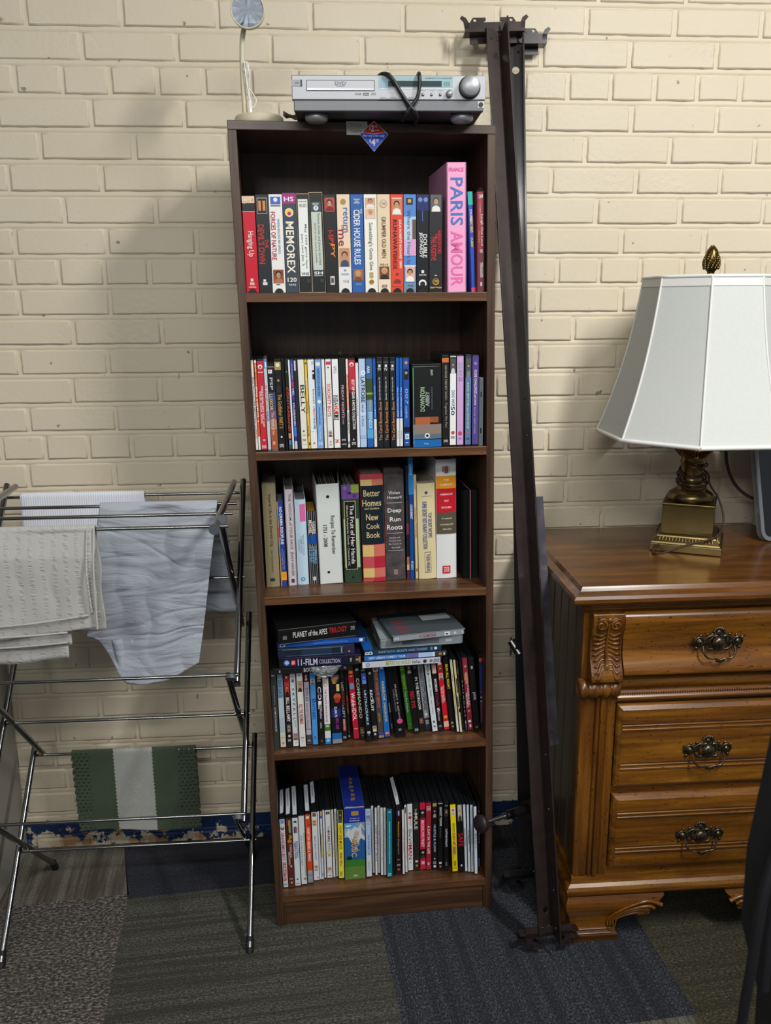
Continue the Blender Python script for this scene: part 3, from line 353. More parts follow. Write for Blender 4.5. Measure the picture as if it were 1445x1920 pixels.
(4, 0.4379, 0.0354, 0.4435, 0.0052, 0.186, -6.07, 'thin cream disc case with black blotches', 'cfc49c', 'S .25 .45 .4 .9 24241c;S .5 .65 .1 .6 24241c;S .67 .72 .3 1 24241c;B .78 1 d8d4b4', {}),
(4, 0.4465, 0.0521, 0.4435, 0.0045, 0.1759, -5.99, 'thin brown-green disc case right of the cream blotched one', '3a3828', 'S .1 .2 .2 .8 8a7844;S .3 .5 .3 .7 8a7c48', {}),
(4, 0.4498, 0.0403, 0.4435, 0.0072, 0.186, -5.46, 'dark disc case with spaced grey capitals', '16181a', 'T .3 .8 .3 .7 d a8b0b4 P R I S O N E R S;S .86 .9 .15 .85 c87a68;S .91 .96 .15 .85 3064b0;T .97 .99 .2 .8 h c8b040 V', {}),
(4, 0.4612, 0.0419, 0.4435, 0.0127, 0.186, -5.46, 'maroon disc case with arm picture on top', '7c2434', 'F 0 .3 8a2c40 907c68 c08c70;S .2 .36 .3 .8 b8845a;T .37 .66 .55 .8 d e8dcdc CADILLAC;T .48 .68 .2 .45 d e8dcdc RECORDS;O .73 .5 .25 a86a88;S .86 .89 .2 .75 e0ccd0;S .92 .96 .4 .7 e0ccd0', {}),
(4, 0.4759, 0.0367, 0.4435, 0.0129, 0.186, -5.56, 'wide black disc case with one small centred white word', '141416', 'S .1 .14 .3 .65 a0a0a0;T .46 .57 .25 .75 d dcdcdc JOKER;O .95 .5 .2 a07c40', {}),
(4, 0.4885, 0.0414, 0.4435, 0.0065, 0.1895, -2.66, 'multicoloured disc case leaning at the right end', '1c2a5c', 'B 0 .03 16161a;B .03 .08 c84830;B .12 .46 20306c;B .47 .5 702c24;T .52 .62 .2 .8 d e8c838 TI;T .64 .9 .2 .85 d cc4830 INWARDS;B .92 1 16161a', {}),
(5, 0.0229, 0.0276, 0.079, 0.0122, 0.186, -1.12, 'white disc case with bold red lettering at the left end', 'd0d6dc', "S .01 .06 .2 .85 5a9ad0;O .13 .5 .4 5a3a60;O .12 .5 .25 c8a888;T .19 .6 .2 .75 d c02c30 GRANDMA'S BOY;S .63 .9 .15 .8 b83038;T .64 .89 .25 .7 d e8dcdc UNRATED;T .945 .97 .2 .8 h 3a60a8 DVD", {'cap': 0.02, 'top': (0.12, 0.9, 1)}),
(5, 0.0367, 0.0247, 0.079, 0.0143, 0.186, -0.82, 'brown disc case with guitar picture', '5c2820', 'S .02 .2 .4 .8 9a8858;O .26 .55 .42 b07c2c;O .32 .5 .36 b07c2c;S .1 .28 .15 .45 2c2414;T .37 .56 .5 .8 d d8c8c0 CADILLAC;T .48 .66 .2 .45 d d8c8c0 RECORDS;S .67 .7 .4 .75 a8a0b0;T .86 .88 .2 .75 h d8c8c4 DVD;S .91 .94 .4 .65 d0b8b0', {'top': (0.1, 0.95, 1)}),
(5, 0.0512, 0.0294, 0.079, 0.0136, 0.186, -0.72, 'white disc case with blue capitals and three small figures', 'd4dae0', 'O .06 .5 .3 3a4038;S .07 .09 .1 .9 d4dae0;S .13 .22 .2 .38 2c2c3c;S .12 .22 .42 .6 484870;S .13 .22 .64 .85 b06870;T .34 .58 .5 .8 d 34449c FIGHTING;T .34 .6 .15 .42 d 34449c TEMPTATIONS;S .89 .91 .3 .6 4a5050;T .955 .975 .15 .8 h 3a3a3a DVD', {'cap': 0.02, 'top': (0.05, 0.95, 0)}),
(5, 0.0661, 0.0329, 0.079, 0.0137, 0.186, -0.81, 'white disc case with small grey letters and faint green edge', 'd0d6da', 'S .25 .88 .72 1 a4b0a0;T .28 .72 .2 .45 d 808890 DIARY OF A MAD BLACK WOMAN;O .92 .7 .25 8a7c6a', {}),
(5, 0.0809, 0.0365, 0.079, 0.013, 0.186, -0.8, 'orange disc case with grey base and white chunky lettering', 'd84418', 'S .02 .06 .15 .75 f0d0c0;O .15 .7 .25 4a5a80;T .19 .68 .25 .75 d eeeae6 HORTON HEARS A WHO!;B .82 1 8a8c94;O .84 .5 .4 a0a2aa;O .93 .5 .42 9496a0', {'top': (0.08, 0.92, 0)}),
(5, 0.0957, 0.0435, 0.079, 0.0136, 0.186, -0.65, 'white disc case with light blue curved lettering and tiny faces', 'd8dade', 'S .01 .06 .2 .8 2c2c20;O .035 .5 .15 b88838;F .11 .19 d0b098 4a3424 a87858;T .34 .7 .35 .65 d 5a88c0 NOT EASY WANT;F .77 .86 c8c4c0 3a2c28 a0a8b0;S .95 .97 .6 .9 d88898', {'top': (0.25, 0.98, 1)}),
(5, 0.1053, 0.0456, 0.079, 0.0045, 0.186, -0.68, 'plain white thin disc case left of the yellow-worded one', 'd2d8e0', '', {}),
(5, 0.1104, 0.0449, 0.079, 0.0052, 0.186, -0.23, 'thin white disc case with yellow word midway', 'ccd2dc', 'B 0 .09 c0a070;B .06 .1 4a60a0;S .32 .68 .1 .8 e0c040;T .33 .67 .2 .7 d a88820 GARFIELD;T .9 .95 .3 .8 d 3a3a40 2', {}),
(5, 0.1167, 0.0497, 0.079, 0.005, 0.186, -0.35, 'plain white thin disc case right of the yellow-worded one', 'd2d8de', 'T .25 .8 .1 .3 d 5a6068 NOTHING LIKE THE HOLIDAYS', {}),
(5, 0.1273, 0.0483, 0.079, 0.0132, 0.186, -0.55, 'white disc case with dark red word, yellow daub and woman photo', 'd4d8da', 'S .02 .06 .15 .85 2c2820;O .04 .5 .15 b09058;T .23 .33 .35 .65 d 5a5a5a THE;T .3 .52 .35 .75 d 7a3038 FAMILY;T .52 .68 .35 .7 d 707470 STONE;O .62 .5 .32 e0cc50;F .84 .92 c8a898 8a5a40 d0c8c8;S .96 .97 .3 .7 b05860', {}),
(5, 0.138, 0.0491, 0.079, 0.0054, 0.186, -0.6, 'thin cream disc case right of the yellow-daubed white one', 'cfc8b4', 'T .45 .6 .3 .6 d 8a8478 TRUCE;B .7 1 d4d8dc', {}),
(5, 0.1447, 0.0505, 0.079, 0.0057, 0.186, -0.42, 'thin white disc case with pale grey upper half', 'c4cace', 'T .33 .7 .3 .7 d 6a7078 THE EDGE OF REALITY', {}),
(5, 0.1548, 0.0435, 0.079, 0.0131, 0.186, -0.23, 'yellow disc case with maroon lettering and dark photo top', 'e4d838', 'F 0 .18 2c3438 18201c 485058;T .22 .57 .25 .72 d 8c2440 HOW SHE MOVE;T .62 .83 .3 .65 d 9c3848 BEBE BELL;S .9 .97 .25 .65 a8982c', {'cap': 0.0}),
(5, 0.1871, 0.0419, 0.079, 0.0495, 0.1883, 0.03, 'wide worn video box with blue top and alpine meadow picture', '2464a0', 'B 0 .2 1e2f96;S .04 .1 .35 .7 a88840;T .13 .15 .3 .75 h c8c8e8 Rodgers &;T .16 .18 .25 .75 h c8c8e8 Hammerstein;B .2 .34 5a9ccc;S .2 .34 .6 1 8a9aa8;B .28 .42 9ab0c0;B .4 .72 235a98;P c8d0d8 .05,.36 .2,.27 .32,.31 .5,.25 .68,.28 .8,.21 1,.3 1,.46 .8,.42 .66,.5 .5,.38 .35,.48 .2,.4;P 9ab0c4 .45,.36 .6,.3 .72,.36 .6,.44;P 7a8ca0 .8,.24 1,.32 1,.4 .86,.36;P e8ecf0 .05,.235 .35,.225 .3,.245 .1,.25;T .32 .6 .5 .72 d d8b070 SOUND of;T .42 .68 .35 .58 d d8b070 MUSIC;B .72 .82 3c7830;B .82 1 5c8038;S .67 .72 .12 .35 14281c;T .94 .965 .4 .62 h e0e4dc CBS', {'kind': 'bigbox', 'deep': 0.19, 'wide': 1}),
(5, 0.2207, 0.0408, 0.079, 0.0134, 0.186, -0.44, 'pale blue disc case with man face and light blue lettering', 'a8c0e0', 'S .04 .05 .2 .8 5878b0;F .09 .19 8898b8 5a3c2c 98a8c8;O .22 .5 .12 4868a0;T .38 .68 .35 .7 d 5070b8 the break-up;B .68 1 ccd2d8;T .77 .92 .3 .65 d 8890a0 UNCUT', {}),
(5, 0.2327, 0.0519, 0.079, 0.0055, 0.186, -0.76, 'plain white thin disc case left of the black-capitals one', 'd4dae2', '', {}),
(5, 0.238, 0.0431, 0.079, 0.0062, 0.186, -0.2, 'white disc case with spaced upward black capitals', 'd6dade', 'T .25 .8 .25 .8 u 2c2c30 THE AVENGERS', {}),
(5, 0.2455, 0.0501, 0.079, 0.006, 0.186, -0.07, 'white disc case with faint red mark', 'd8dadc', 'T .37 .44 .3 .7 d c07868 RED;T .48 .58 .3 .7 d c07868 TWO', {}),
(5, 0.2518, 0.0412, 0.079, 0.0063, 0.186, -0.15, 'white disc case with thin grey upward capitals, right of the red-marked one', 'd0d4d8', 'T .22 .8 .35 .65 u 5a5e60 THE HUNGER BRANDS LOST', {}),
(5, 0.259, 0.0403, 0.079, 0.0057, 0.186, -0.17, 'white disc case with tiny grey letters, directly left of the teal one', 'd0d4d8', 'T .3 .72 .3 .6 d 70747a VANILLA COCO MATTE', {}),
(5, 0.2683, 0.0322, 0.079, 0.0138, 0.186, 0.05, 'teal disc case with tiny white capitals', '11788c', 'S .03 .05 .3 .7 a8d0d8;T .18 .8 .4 .6 d c8e4e8 EDDIE MURPHY HOLY BALANCE DOUBLE FEATURE;S .945 .955 .2 .8 c0dce0;T .965 .985 .2 .75 h dcecf0 DVD', {}),
(5, 0.2808, 0.0385, 0.079, 0.0062, 0.186, -0.14, 'plain black thin disc case right of the teal one', '0f1114', '', {}),
(5, 0.2916, 0.0405, 0.079, 0.0132, 0.186, -0.1, 'dark brown disc case with yellow lettering and league mark at top', '241418', "S .06 .13 .3 .65 d0d0e0;S .06 .13 .3 .48 3a50b0;T .22 .45 .3 .65 d d8b028 Michael Jordan's;T .47 .7 .3 .65 d 7a9a80 playground;S .78 .79 .2 .75 a89c9c;T .85 .875 .2 .8 h d0c8c8 DVD;O .93 .5 .24 a06c38", {'top': (0.02, 0.95, 1)}),
(5, 0.3036, 0.0389, 0.079, 0.0054, 0.1778, -0.72, 'thin white disc case with slim orange lettering', 'd6d8da', 'T .27 .64 .35 .7 d c87a48 TEENAGE DREAM', {}),
(5, 0.3111, 0.0448, 0.079, 0.0057, 0.186, -0.87, 'thin white disc case with bold orange lettering', 'd6dad8', 'S .03 .12 .2 .7 2c3028;T .37 .8 .2 .8 d d88838 JOHN CARPOOL', {}),
(5, 0.3222, 0.0503, 0.079, 0.0128, 0.186, -0.84, 'white disc case with girl figure, navy and red words', 'd4d8de', "F .1 .22 d4d8de 4a3028 b02838;S .22 .32 .45 .65 c09878;T .37 .54 .25 .75 d 24304c She's;T .54 .6 .3 .7 d b83038 THE;T .61 .83 .2 .8 d b02c34 MAN;O .88 .5 .12 9a9ea4", {'cap': 0.02}),
(5, 0.3368, 0.0488, 0.079, 0.014, 0.186, -0.85, 'dark grey disc case with white serif capitals near its top', '25241f', 'T .07 .14 .3 .55 d c0c0bc THE;T .14 .38 .2 .7 d dcdcd8 MULE;S .85 .88 .25 .75 c8c8c8;O .93 .5 .24 a88038', {'cap': 0.02}),
(5, 0.352, 0.0491, 0.079, 0.0139, 0.186, -0.68, 'crimson disc case with pale face photo and white capitals', 'c01c40', "B .1 .23 16161a;F .1 .23 1c1c20 d0ccc4 30302c;T .26 .66 .25 .75 d ecdce0 BROOKLYN'S FINEST;B .69 .83 14161a;F .69 .83 14161a c0c0b4 303c30;S .87 .92 .2 .8 d8a0b8", {}),
(5, 0.3657, 0.0472, 0.079, 0.013, 0.186, -0.46, 'brick red disc case with white capitals', '9a2434', 'F .05 .13 c8a0a0 6a2c30 8a4448;T .34 .76 .3 .7 d e4dcdc A DAY IN THE LIFE;S .89 .93 .3 .65 d8b0b4;B .95 .955 b85a68', {}),
(5, 0.3802, 0.0464, 0.079, 0.0124, 0.186, -0.51, 'black disc case with gold emblem top and icy capitals', '18161a', 'S .01 .06 .1 .9 b08c48;F .07 .22 201c20 30201c b08878;T .33 .74 .3 .7 d a8c4d4 HUSTLE & FLOW;S .83 .85 .35 .6 c0c4c8;T .88 .92 .2 .8 h c8ccd0 DVD;O .955 .5 .3 d8dcdc', {}),
(5, 0.3935, 0.0423, 0.079, 0.0121, 0.186, -0.6, 'worn black disc case with white condensed letters at top', '131315', 'T .06 .34 .35 .8 d d8d8d0 GHOST TOWN;T .36 .52 .35 .6 d 6a5c38 OUTLAW;S .88 .91 .2 .75 c8c8c8;O .95 .5 .25 b06c40;S 0 .01 0 1 c8b898', {}),
(5, 0.4078, 0.0404, 0.079, 0.0114, 0.186, -0.69, 'black disc case with dim man photo and white narrow capitals', '131518', 'T .03 .05 .2 .8 h a8a8ac DVD;F .09 .2 4a4440 7a6a5c 2c2c30;T .38 .65 .3 .7 d d0d4d8 CAPTAIN PHILLIPS;S .88 .94 .3 .65 6a7480', {}),
(5, 0.4276, 0.0319, 0.079, 0.0137, 0.186, -2.65, 'bright yellow disc case with brown lettering and boy photo', 'f0d81c', 'F .05 .15 e0d8c8 3a2c24 b0b8b8;T .28 .6 .3 .72 d 6a3418 KNOCKED UP;S .61 .75 .2 .8 d8a878;T .63 .73 .3 .7 h 8a4038 UNRATED;S .84 .92 .3 .75 a89020;T .94 .96 .2 .8 h 5a4a14 DVD', {'cap': 0.0}),
(5, 0.4437, 0.0286, 0.079, 0.0131, 0.186, -2.86, 'black disc case with bald man photo and slanted red capitals', '121214', 'F 0 .24 b8b0a0 8a6a54 3a3c38;T .42 .62 .1 .95 d c8202c SAFE;S .89 .92 .3 .6 c8c8c8', {}),
(5, 0.4542, 0.0283, 0.079, 0.0063, 0.186, -2.68, 'white disc case with slim navy capitals right of the bald man one', 'c8d2de', 'T .35 .62 .2 .6 d 28303c SPENCER', {}),
(5, 0.4612, 0.0262, 0.079, 0.0063, 0.186, -2.25, 'white disc case with blue edge, left of the brown disc foot', 'c8d4e0', 'S 0 .7 .8 1 2c58a0;T .38 .58 .3 .75 d 2c4470 OUTBACK', {}),
(5, 0.4686, 0.0241, 0.079, 0.0063, 0.186, -2.08, 'white disc case with tall grey capitals partly behind the brown foot', 'c4ccd4', 'T .35 .9 .3 .7 d 5a6470 OUR FAMILY WEDDING', {}),
(5, 0.4755, 0.0167, 0.079, 0.0074, 0.186, -2.01, 'white disc case standing forward, second from the right end', 'd0dae4', 'T .4 .62 .4 .75 d 3060a8 BIG MIKE', {}),
(5, 0.4854, 0.0288, 0.079, 0.006, 0.186, -1.37, 'dark purple disc case at the right end', '1c1828', 'F .06 .2 2c2030 a86858 30202c;T .38 .6 .25 .8 d 8078a8 TROY;S .82 .95 .2 .8 5a5090', {}),
]
# ---------------- the room ----------------
Z0, CH, BL = 1.86077, 0.0677, 0.20388           # brick coursing
def paint_mat():
    m = bpy.data.materials.new('painted_brick'); m.use_nodes = True; nt = m.node_tree; b = nt.nodes['Principled BSDF']
    tc = N(nt, 'ShaderNodeTexCoord')
    n = N(nt, 'ShaderNodeTexNoise'); n.inputs['Scale'].default_value = 2.2; n.inputs['Detail'].default_value = 5
    nt.links.new(tc.outputs['Object'], n.inputs['Vector'])
    r = N(nt, 'ShaderNodeValToRGB'); r.color_ramp.elements[0].position = .3; r.color_ramp.elements[1].position = .7
    r.color_ramp.elements[0].color = lin('d2c7b0'); r.color_ramp.elements[1].color = lin('dcd2bd')
    nt.links.new(n.outputs['Fac'], r.inputs['Fac'])
    # rare dark pits and stains
    v = N(nt, 'ShaderNodeTexNoise'); v.inputs['Scale'].default_value = 34; v.inputs['Detail'].default_value = 3
    nt.links.new(tc.outputs['Object'], v.inputs['Vector'])
    r2 = N(nt, 'ShaderNodeValToRGB'); r2.color_ramp.elements[0].position = .27; r2.color_ramp.elements[0].color = (.45, .42, .38, 1)
    r2.color_ramp.elements[1].position = .30; r2.color_ramp.elements[1].color = (1, 1, 1, 1)
    nt.links.new(v.outputs['Fac'], r2.inputs['Fac'])
    mx = N(nt, 'ShaderNodeMix', data_type='RGBA', blend_type='MULTIPLY'); mx.inputs[0].default_value = 1
    nt.links.new(r.outputs['Color'], mx.inputs[6]); nt.links.new(r2.outputs['Color'], mx.inputs[7])
    # blue band at the foot of the wall, peeling to cream and bare brick
    sx = N(nt, 'ShaderNodeSeparateXYZ'); nt.links.new(tc.outputs['Object'], sx.inputs[0])
    pn = N(nt, 'ShaderNodeTexNoise'); pn.inputs['Scale'].default_value = 22; pn.inputs['Detail'].default_value = 6; pn.inputs['Roughness'].default_value = .7
    nt.links.new(tc.outputs['Object'], pn.inputs['Vector'])
    zz = N(nt, 'ShaderNodeMath', operation='MULTIPLY_ADD'); zz.inputs[1].default_value = .022; nt.links.new(pn.outputs['Fac'], zz.inputs[0]); nt.links.new(sx.outputs['Z'], zz.inputs[2])
    below = N(nt, 'ShaderNodeMath', operation='LESS_THAN'); below.inputs[1].default_value = .085; nt.links.new(zz.outputs[0], below.inputs[0])
    # peel factor rises towards the floor
    pz = N(nt, 'ShaderNodeMapRange'); pz.inputs[1].default_value = 0; pz.inputs[2].default_value = .075; pz.inputs[3].default_value = .60; pz.inputs[4].default_value = .37
    nt.links.new(sx.outputs['Z'], pz.inputs[0])
    px = N(nt, 'ShaderNodeMapRange'); px.inputs[1].default_value = -.45; px.inputs[2].default_value = -.15; px.inputs[3].default_value = 0; px.inputs[4].default_value = -.12
    nt.links.new(sx.outputs['X'], px.inputs[0])
    sm = N(nt, 'ShaderNodeMath', operation='ADD'); nt.links.new(pz.outputs[0], sm.inputs[0]); nt.links.new(px.outputs[0], sm.inputs[1])
    pe = N(nt, 'ShaderNodeMath', operation='LESS_THAN'); nt.links.new(pn.outputs['Fac'], pe.inputs[0]); nt.links.new(sm.outputs[0], pe.inputs[1])
    pc = N(nt, 'ShaderNodeValToRGB'); pc.color_ramp.interpolation = 'CONSTANT'
    pc.color_ramp.elements[0].color = lin('9a7a5c'); pc.color_ramp.elements[1].color = lin('c3b9a2'); pc.color_ramp.elements[1].position = .5
    q = pc.color_ramp.elements.new(.43); q.color = lin('b99a70')
    pn2 = N(nt, 'ShaderNodeTexNoise'); pn2.inputs['Scale'].default_value = 12; nt.links.new(tc.outputs['Object'], pn2.inputs['Vector'])
    nt.links.new(pn2.outputs['Fac'], pc.inputs['Fac'])
    bl = N(nt, 'ShaderNodeMix', data_type='RGBA'); bl.inputs[6].default_value = lin('1a3158')
    nt.links.new(pe.outputs[0], bl.inputs[0]); nt.links.new(pc.outputs['Color'], bl.inputs[7])
    fin = N(nt, 'ShaderNodeMix', data_type='RGBA'); nt.links.new(below.outputs[0], fin.inputs[0])
    nt.links.new(mx.outputs[2], fin.inputs[6]); nt.links.new(bl.outputs[2], fin.inputs[7])
    nt.links.new(fin.outputs[2], b.inputs['Base Color'])
    b.inputs['Roughness'].default_value = .5; b.inputs['Specular IOR Level'].default_value = .35
    n1 = N(nt, 'ShaderNodeTexNoise'); n1.inputs['Scale'].default_value = 85; n1.inputs['Detail'].default_value = 5
    nt.links.new(tc.outputs['Object'], n1.inputs['Vector'])
    # rough pitted patches
    nm = N(nt, 'ShaderNodeTexNoise'); nm.inputs['Scale'].default_value = 3.1; nt.links.new(tc.outputs['Object'], nm.inputs['Vector'])
    rm = N(nt, 'ShaderNodeValToRGB'); rm.color_ramp.elements[0].position = .56; rm.color_ramp.elements[0].color = (.26,)*3 + (1,); rm.color_ramp.elements[1].position = .68; rm.color_ramp.elements[1].color = (1,)*3 + (1,)
    nt.links.new(nm.outputs['Fac'], rm.inputs['Fac'])
    mu = N(nt, 'ShaderNodeMath', operation='MULTIPLY'); nt.links.new(n1.outputs['Fac'], mu.inputs[0]); nt.links.new(rm.outputs['Color'], mu.inputs[1])
    bp = N(nt, 'ShaderNodeBump'); bp.inputs['Strength'].default_value = .55; bp.inputs['Distance'].default_value = .004
    nt.links.new(mu.outputs[0], bp.inputs['Height']); nt.links.new(bp.outputs['Normal'], b.inputs['Normal'])
    return m
PAINT = paint_mat()
OL = {3:.03,2:.2022,1:.1118,0:.0645,-1:.1205,-2:.004,-3:.1331,-4:.0434,-5:.132,-6:.0203,-7:.1293,-8:.0396,-9:.1139,-10:.0262,-11:.1225,-12:.0525,-13:.1087,-14:.01,-15:.115}
OR = {2:.0052,1:.109,0:.0696,-1:.1209,-2:.0143,-3:.1413,-4:.0482,-5:.1126,-6:.0626,-7:.1194,-8:.0056,-9:.1201,-10:.0199,-12:.0519,-13:.0115,-14:.0035,-15:.1026}
wall = MB(); rnd = random.Random(3)
J = .0085; DEP = .0045
def brick(x0, x1, z0, z1):
    if x1 - x0 < .02: return
    x0 += J/2 + rnd.uniform(-.0012, .0012); x1 -= J/2 + rnd.uniform(-.0012, .0012); z0 += .0035 + rnd.uniform(-.001, .001); z1 -= .0085 + rnd.uniform(-.0015, .001)
    n = max(3, int((x1-x0)/.022)); o = []
    ring = []
    for i in range(n+1): ring.append((x0 + (x1-x0)*i/n, z0))
    for i in range(1, 4): ring.append((x1, z0 + (z1-z0)*i/4))
    for i in range(n+1): ring.append((x1 - (x1-x0)*i/n, z1))
    for i in range(1, 4): ring.append((x0, z1 - (z1-z0)*i/4))
    yj = rnd.uniform(-.001, .001); cxm = (x0+x1)/2; czm = (z0+z1)/2
    outer = []; mid = []; inner = []
    for x, z in ring:
        jx = rnd.uniform(-.0007, .0007); jz = rnd.uniform(-.0008, .0008)
        sx = 1 if x < cxm else -1; sz = 1 if z < czm else -1
        outer.append((x + jx, .0075, z + jz)); mid.append((x + jx*1.3 + sx*.0012, .0018 + yj, z + jz*1.3 + sz*.001))
        inner.append((x + sx*.0042, yj, z + sz*.0042))
    k = len(ring); vs = outer + mid + inner; fs = []
    for a in (0, k):
        for i in range(k):
            j = (i+1) % k; fs.append((a+i, a+j, a+k+j, a+k+i))
    wall.add(vs, fs, PAINT, True); wall.add(inner, [tuple(range(k))], PAINT, True)
XL, XR, SEAM = -1.3, 2.0, .22
for k in range(-28, 12):
    z0 = Z0 + k*CH; z1 = z0 + CH
    if z1 < .01: continue
    z0 = max(z0, -.01)
    step = BL/2 if k % 6 == 0 else BL
    ol = OL.get(k, (k*.5 % 1)*BL + .013*((k*7) % 3)); orr = OR.get(k, ol)
    a = [x for x in [ol % step + step*i for i in range(-20, 20)] if XL < x < SEAM]
    b_ = [x for x in [orr % step + step*i for i in range(-20, 40)] if SEAM < x < XR]
    if a and b_ and b_[0] - a[-1] < step*.45: a.pop()
    js = [XL] + a + b_ + [XR]
    for p, q in zip(js, js[1:]): brick(p, q, z0, z1)
# mortar bed with a slight bulge per course
for k in range(-28, 12):
    zz = Z0 + k*CH
    if zz + CH < 0: continue
    z = max(zz, 0)
    wall.add([(XL,.0042,z+.0022),(XR,.0042,z+.0022),(XR,.0042,zz+CH-.0085),(XL,.0042,zz+CH-.0085)], [(0,1,2,3)], PAINT, True)
    wall.add([(XL,.0042,zz+CH-.0085),(XR,.0042,zz+CH-.0085),(XR,.0012,zz+CH-.0040),(XL,.0012,zz+CH-.0040),(XR,.0042,zz+CH+.0022),(XL,.0042,zz+CH+.0022)], [(0,1,2,3),(3,2,4,5)], PAINT, True)
wall.box(-3, XL, 0, .05, 0, 2.8, PAINT); wall.box(XR, 3.5, 0, .05, 0, 2.8, PAINT); wall.box(XL, XR, .0076, .05, 0, 2.8, PAINT)
wo = wall.build('wall_back'); tag(wo, 'cream painted brick wall with a peeling blue band at its foot', kind='structure')
c = MB(); c.box(-3, 3.5, -5, 0.05, 2.8, 2.85, mat('ceiling_paint', 'd8d6d0', .9)); tag(c.build('ceiling'), 'white ceiling', kind='structure')

# carpet tiles
TILE = R(4.7)
def carpet(name, cols, sc=420, stripe=None, st=.35, sdir='X', ssc=26):
    m = bpy.data.materials.new(name); m.use_nodes = True; nt = m.node_tree; b = nt.nodes['Principled BSDF']
    tc = N(nt, 'ShaderNodeTexCoord'); mp = N(nt, 'ShaderNodeMapping'); mp.inputs['Rotation'].default_value = (0, 0, -TILE)
    nt.links.new(tc.outputs['Object'], mp.inputs['Vector'])
    mp2 = N(nt, 'ShaderNodeMapping'); mp2.inputs['Scale'].default_value = (.55, 1, 1) if sdir == 'X' else (1, .55, 1)
    nt.links.new(mp.outputs[0], mp2.inputs['Vector'])
    n = N(nt, 'ShaderNodeTexNoise'); n.inputs['Scale'].default_value = sc; n.inputs['Detail'].default_value = 2; n.inputs['Roughness'].default_value = .8
    nt.links.new(mp2.outputs[0], n.inputs['Vector'])
    r = N(nt, 'ShaderNodeValToRGB'); e = r.color_ramp.elements
    e[0].position = .36; e[0].color = lin(cols[0]); e[1].position = .66; e[1].color = lin(cols[2]); x = e.new(.5); x.color = lin(cols[1])
    nt.links.new(n.outputs['Fac'], r.inputs['Fac']); out = r.outputs['Color']
    if stripe:
        mp3 = N(nt, 'ShaderNodeMapping'); mp3.inputs['Scale'].default_value = (.6, ssc, 1) if sdir == 'X' else (ssc, .6, 1)
        nt.links.new(mp.outputs[0], mp3.inputs['Vector'])
        s = N(nt, 'ShaderNodeTexNoise'); s.inputs['Scale'].default_value = 1.6; s.inputs['Detail'].default_value = 5; s.inputs['Roughness'].default_value = .75
        nt.links.new(mp3.outputs[0], s.inputs['Vector'])
        rr = N(nt, 'ShaderNodeValToRGB'); rr.color_ramp.elements[0].position = .42; rr.color_ramp.elements[1].position = .56
        nt.links.new(s.outputs['Fac'], rr.inputs['Fac'])
        inv = N(nt, 'ShaderNodeMath', operation='MULTIPLY_ADD'); inv.inputs[1].default_value = -st; inv.inputs[2].default_value = st
        nt.links.new(rr.outputs['Color'], inv.inputs[0])
        mx = N(nt, 'ShaderNodeMix', data_type='RGBA'); nt.links.new(inv.outputs[0], mx.inputs[0]); nt.links.new(out, mx.inputs[6]); mx.inputs[7].default_value = lin(stripe); out = mx.outputs[2]
    nt.links.new(out, b.inputs['Base Color']); b.inputs['Roughness'].default_value = 1; b.inputs['Specular IOR Level'].default_value = .1
    b.inputs['Sheen Weight'].default_value = .1
    bp = N(nt, 'ShaderNodeBump'); bp.inputs['Strength'].default_value = .9; bp.inputs['Distance'].default_value = .003
    nt.links.new(n.outputs['Fac'], bp.inputs['Height']); nt.links.new(bp.outputs[0], b.inputs['Normal'])
    return m
c_olive = carpet('carpet_olive', ('24241f', '43443c', '6c6e62'), 300, '2b2a24', .75, 'X', 30)
c_navy = carpet('carpet_navy', ('0d0e15', '1a1e2b', '2e3446'), 330, '0c0d13', .6, 'X', 24)
c_blue = carpet('carpet_blue', ('17191e', '2a2d34', '585d66'), 300, '1b1d22', .6, 'Y', 30)
c_speck = carpet('carpet_speckled', ('211f1e', '4a4644', '8f8a82'), 200, '302c2a', .3, 'X', 20)
c_grey = carpet('carpet_grey_striped', ('45443c', '66655b', '87867a'), 420, '453c30', .95, 'Y', 16)
c_brown = carpet('carpet_olive_brown', ('201f18', '3c3a2b', '5e5b48'), 260, '28271c', .6, 'X', 22)
c_lines = carpet('carpet_lined', ('101216', '22262c', '484e56'), 300, '0f1013', .9, 'Y', 46)
fl = MB(); T = .596
fl.box(-3, 3.5, -5, .05, -.05, -.0015, mat('floor_base', '20211f', 1))
tiles = {-3: (c_speck, c_grey, -.26), -2: (c_speck, c_grey, -.26), -1: (c_speck, c_grey, -.236), 0: (c_olive, c_navy, -.205), 1: (c_blue, c_lines, -.115), 2: (c_brown, c_blue, -.08), 3: (c_blue, c_brown, -.2), 4: (c_olive, c_navy, -.2)}
ca, sa = math.cos(TILE), math.sin(TILE)
def w2(u, v): return (-.5 + .028 + u*ca - v*sa - .0, -.35*0 + u*sa*1.0 + v*ca, 0)   # tile grid to world
cyc = [c_blue, c_speck, c_olive, c_grey, c_navy, c_brown]
for i, (low, up, yb) in tiles.items():
    u0 = -.045 + i*T; u1 = u0 + T
    u0 -= T*0; yb2 = yb - (-.5 + (u0+u1)/2*0)*0
    v1 = yb
    base = w2(0, 0)
    def quad(a, b, va, vb, m):
        P = [w2(a, va), w2(b, va), w2(b, vb), w2(a, vb)]
        P = [(p[0], min(p[1], .006), 0) for p in P]
        fl.add(P, [(0, 1, 2, 3)], m)
    uu0 = u0 - T + T; 
    sh = yb - w2((u0+u1)/2, 0)[1]
    quad(u0, u1, sh, .5, up); quad(u0, u1, sh - T, sh, low)
    for j in range(1, 7): quad(u0, u1, sh - T*(j+1), sh - T*j, cyc[(i*2 + j) % 6])
fo = fl.build('floor'); tag(fo, 'floor of mixed carpet tiles', kind='structure')

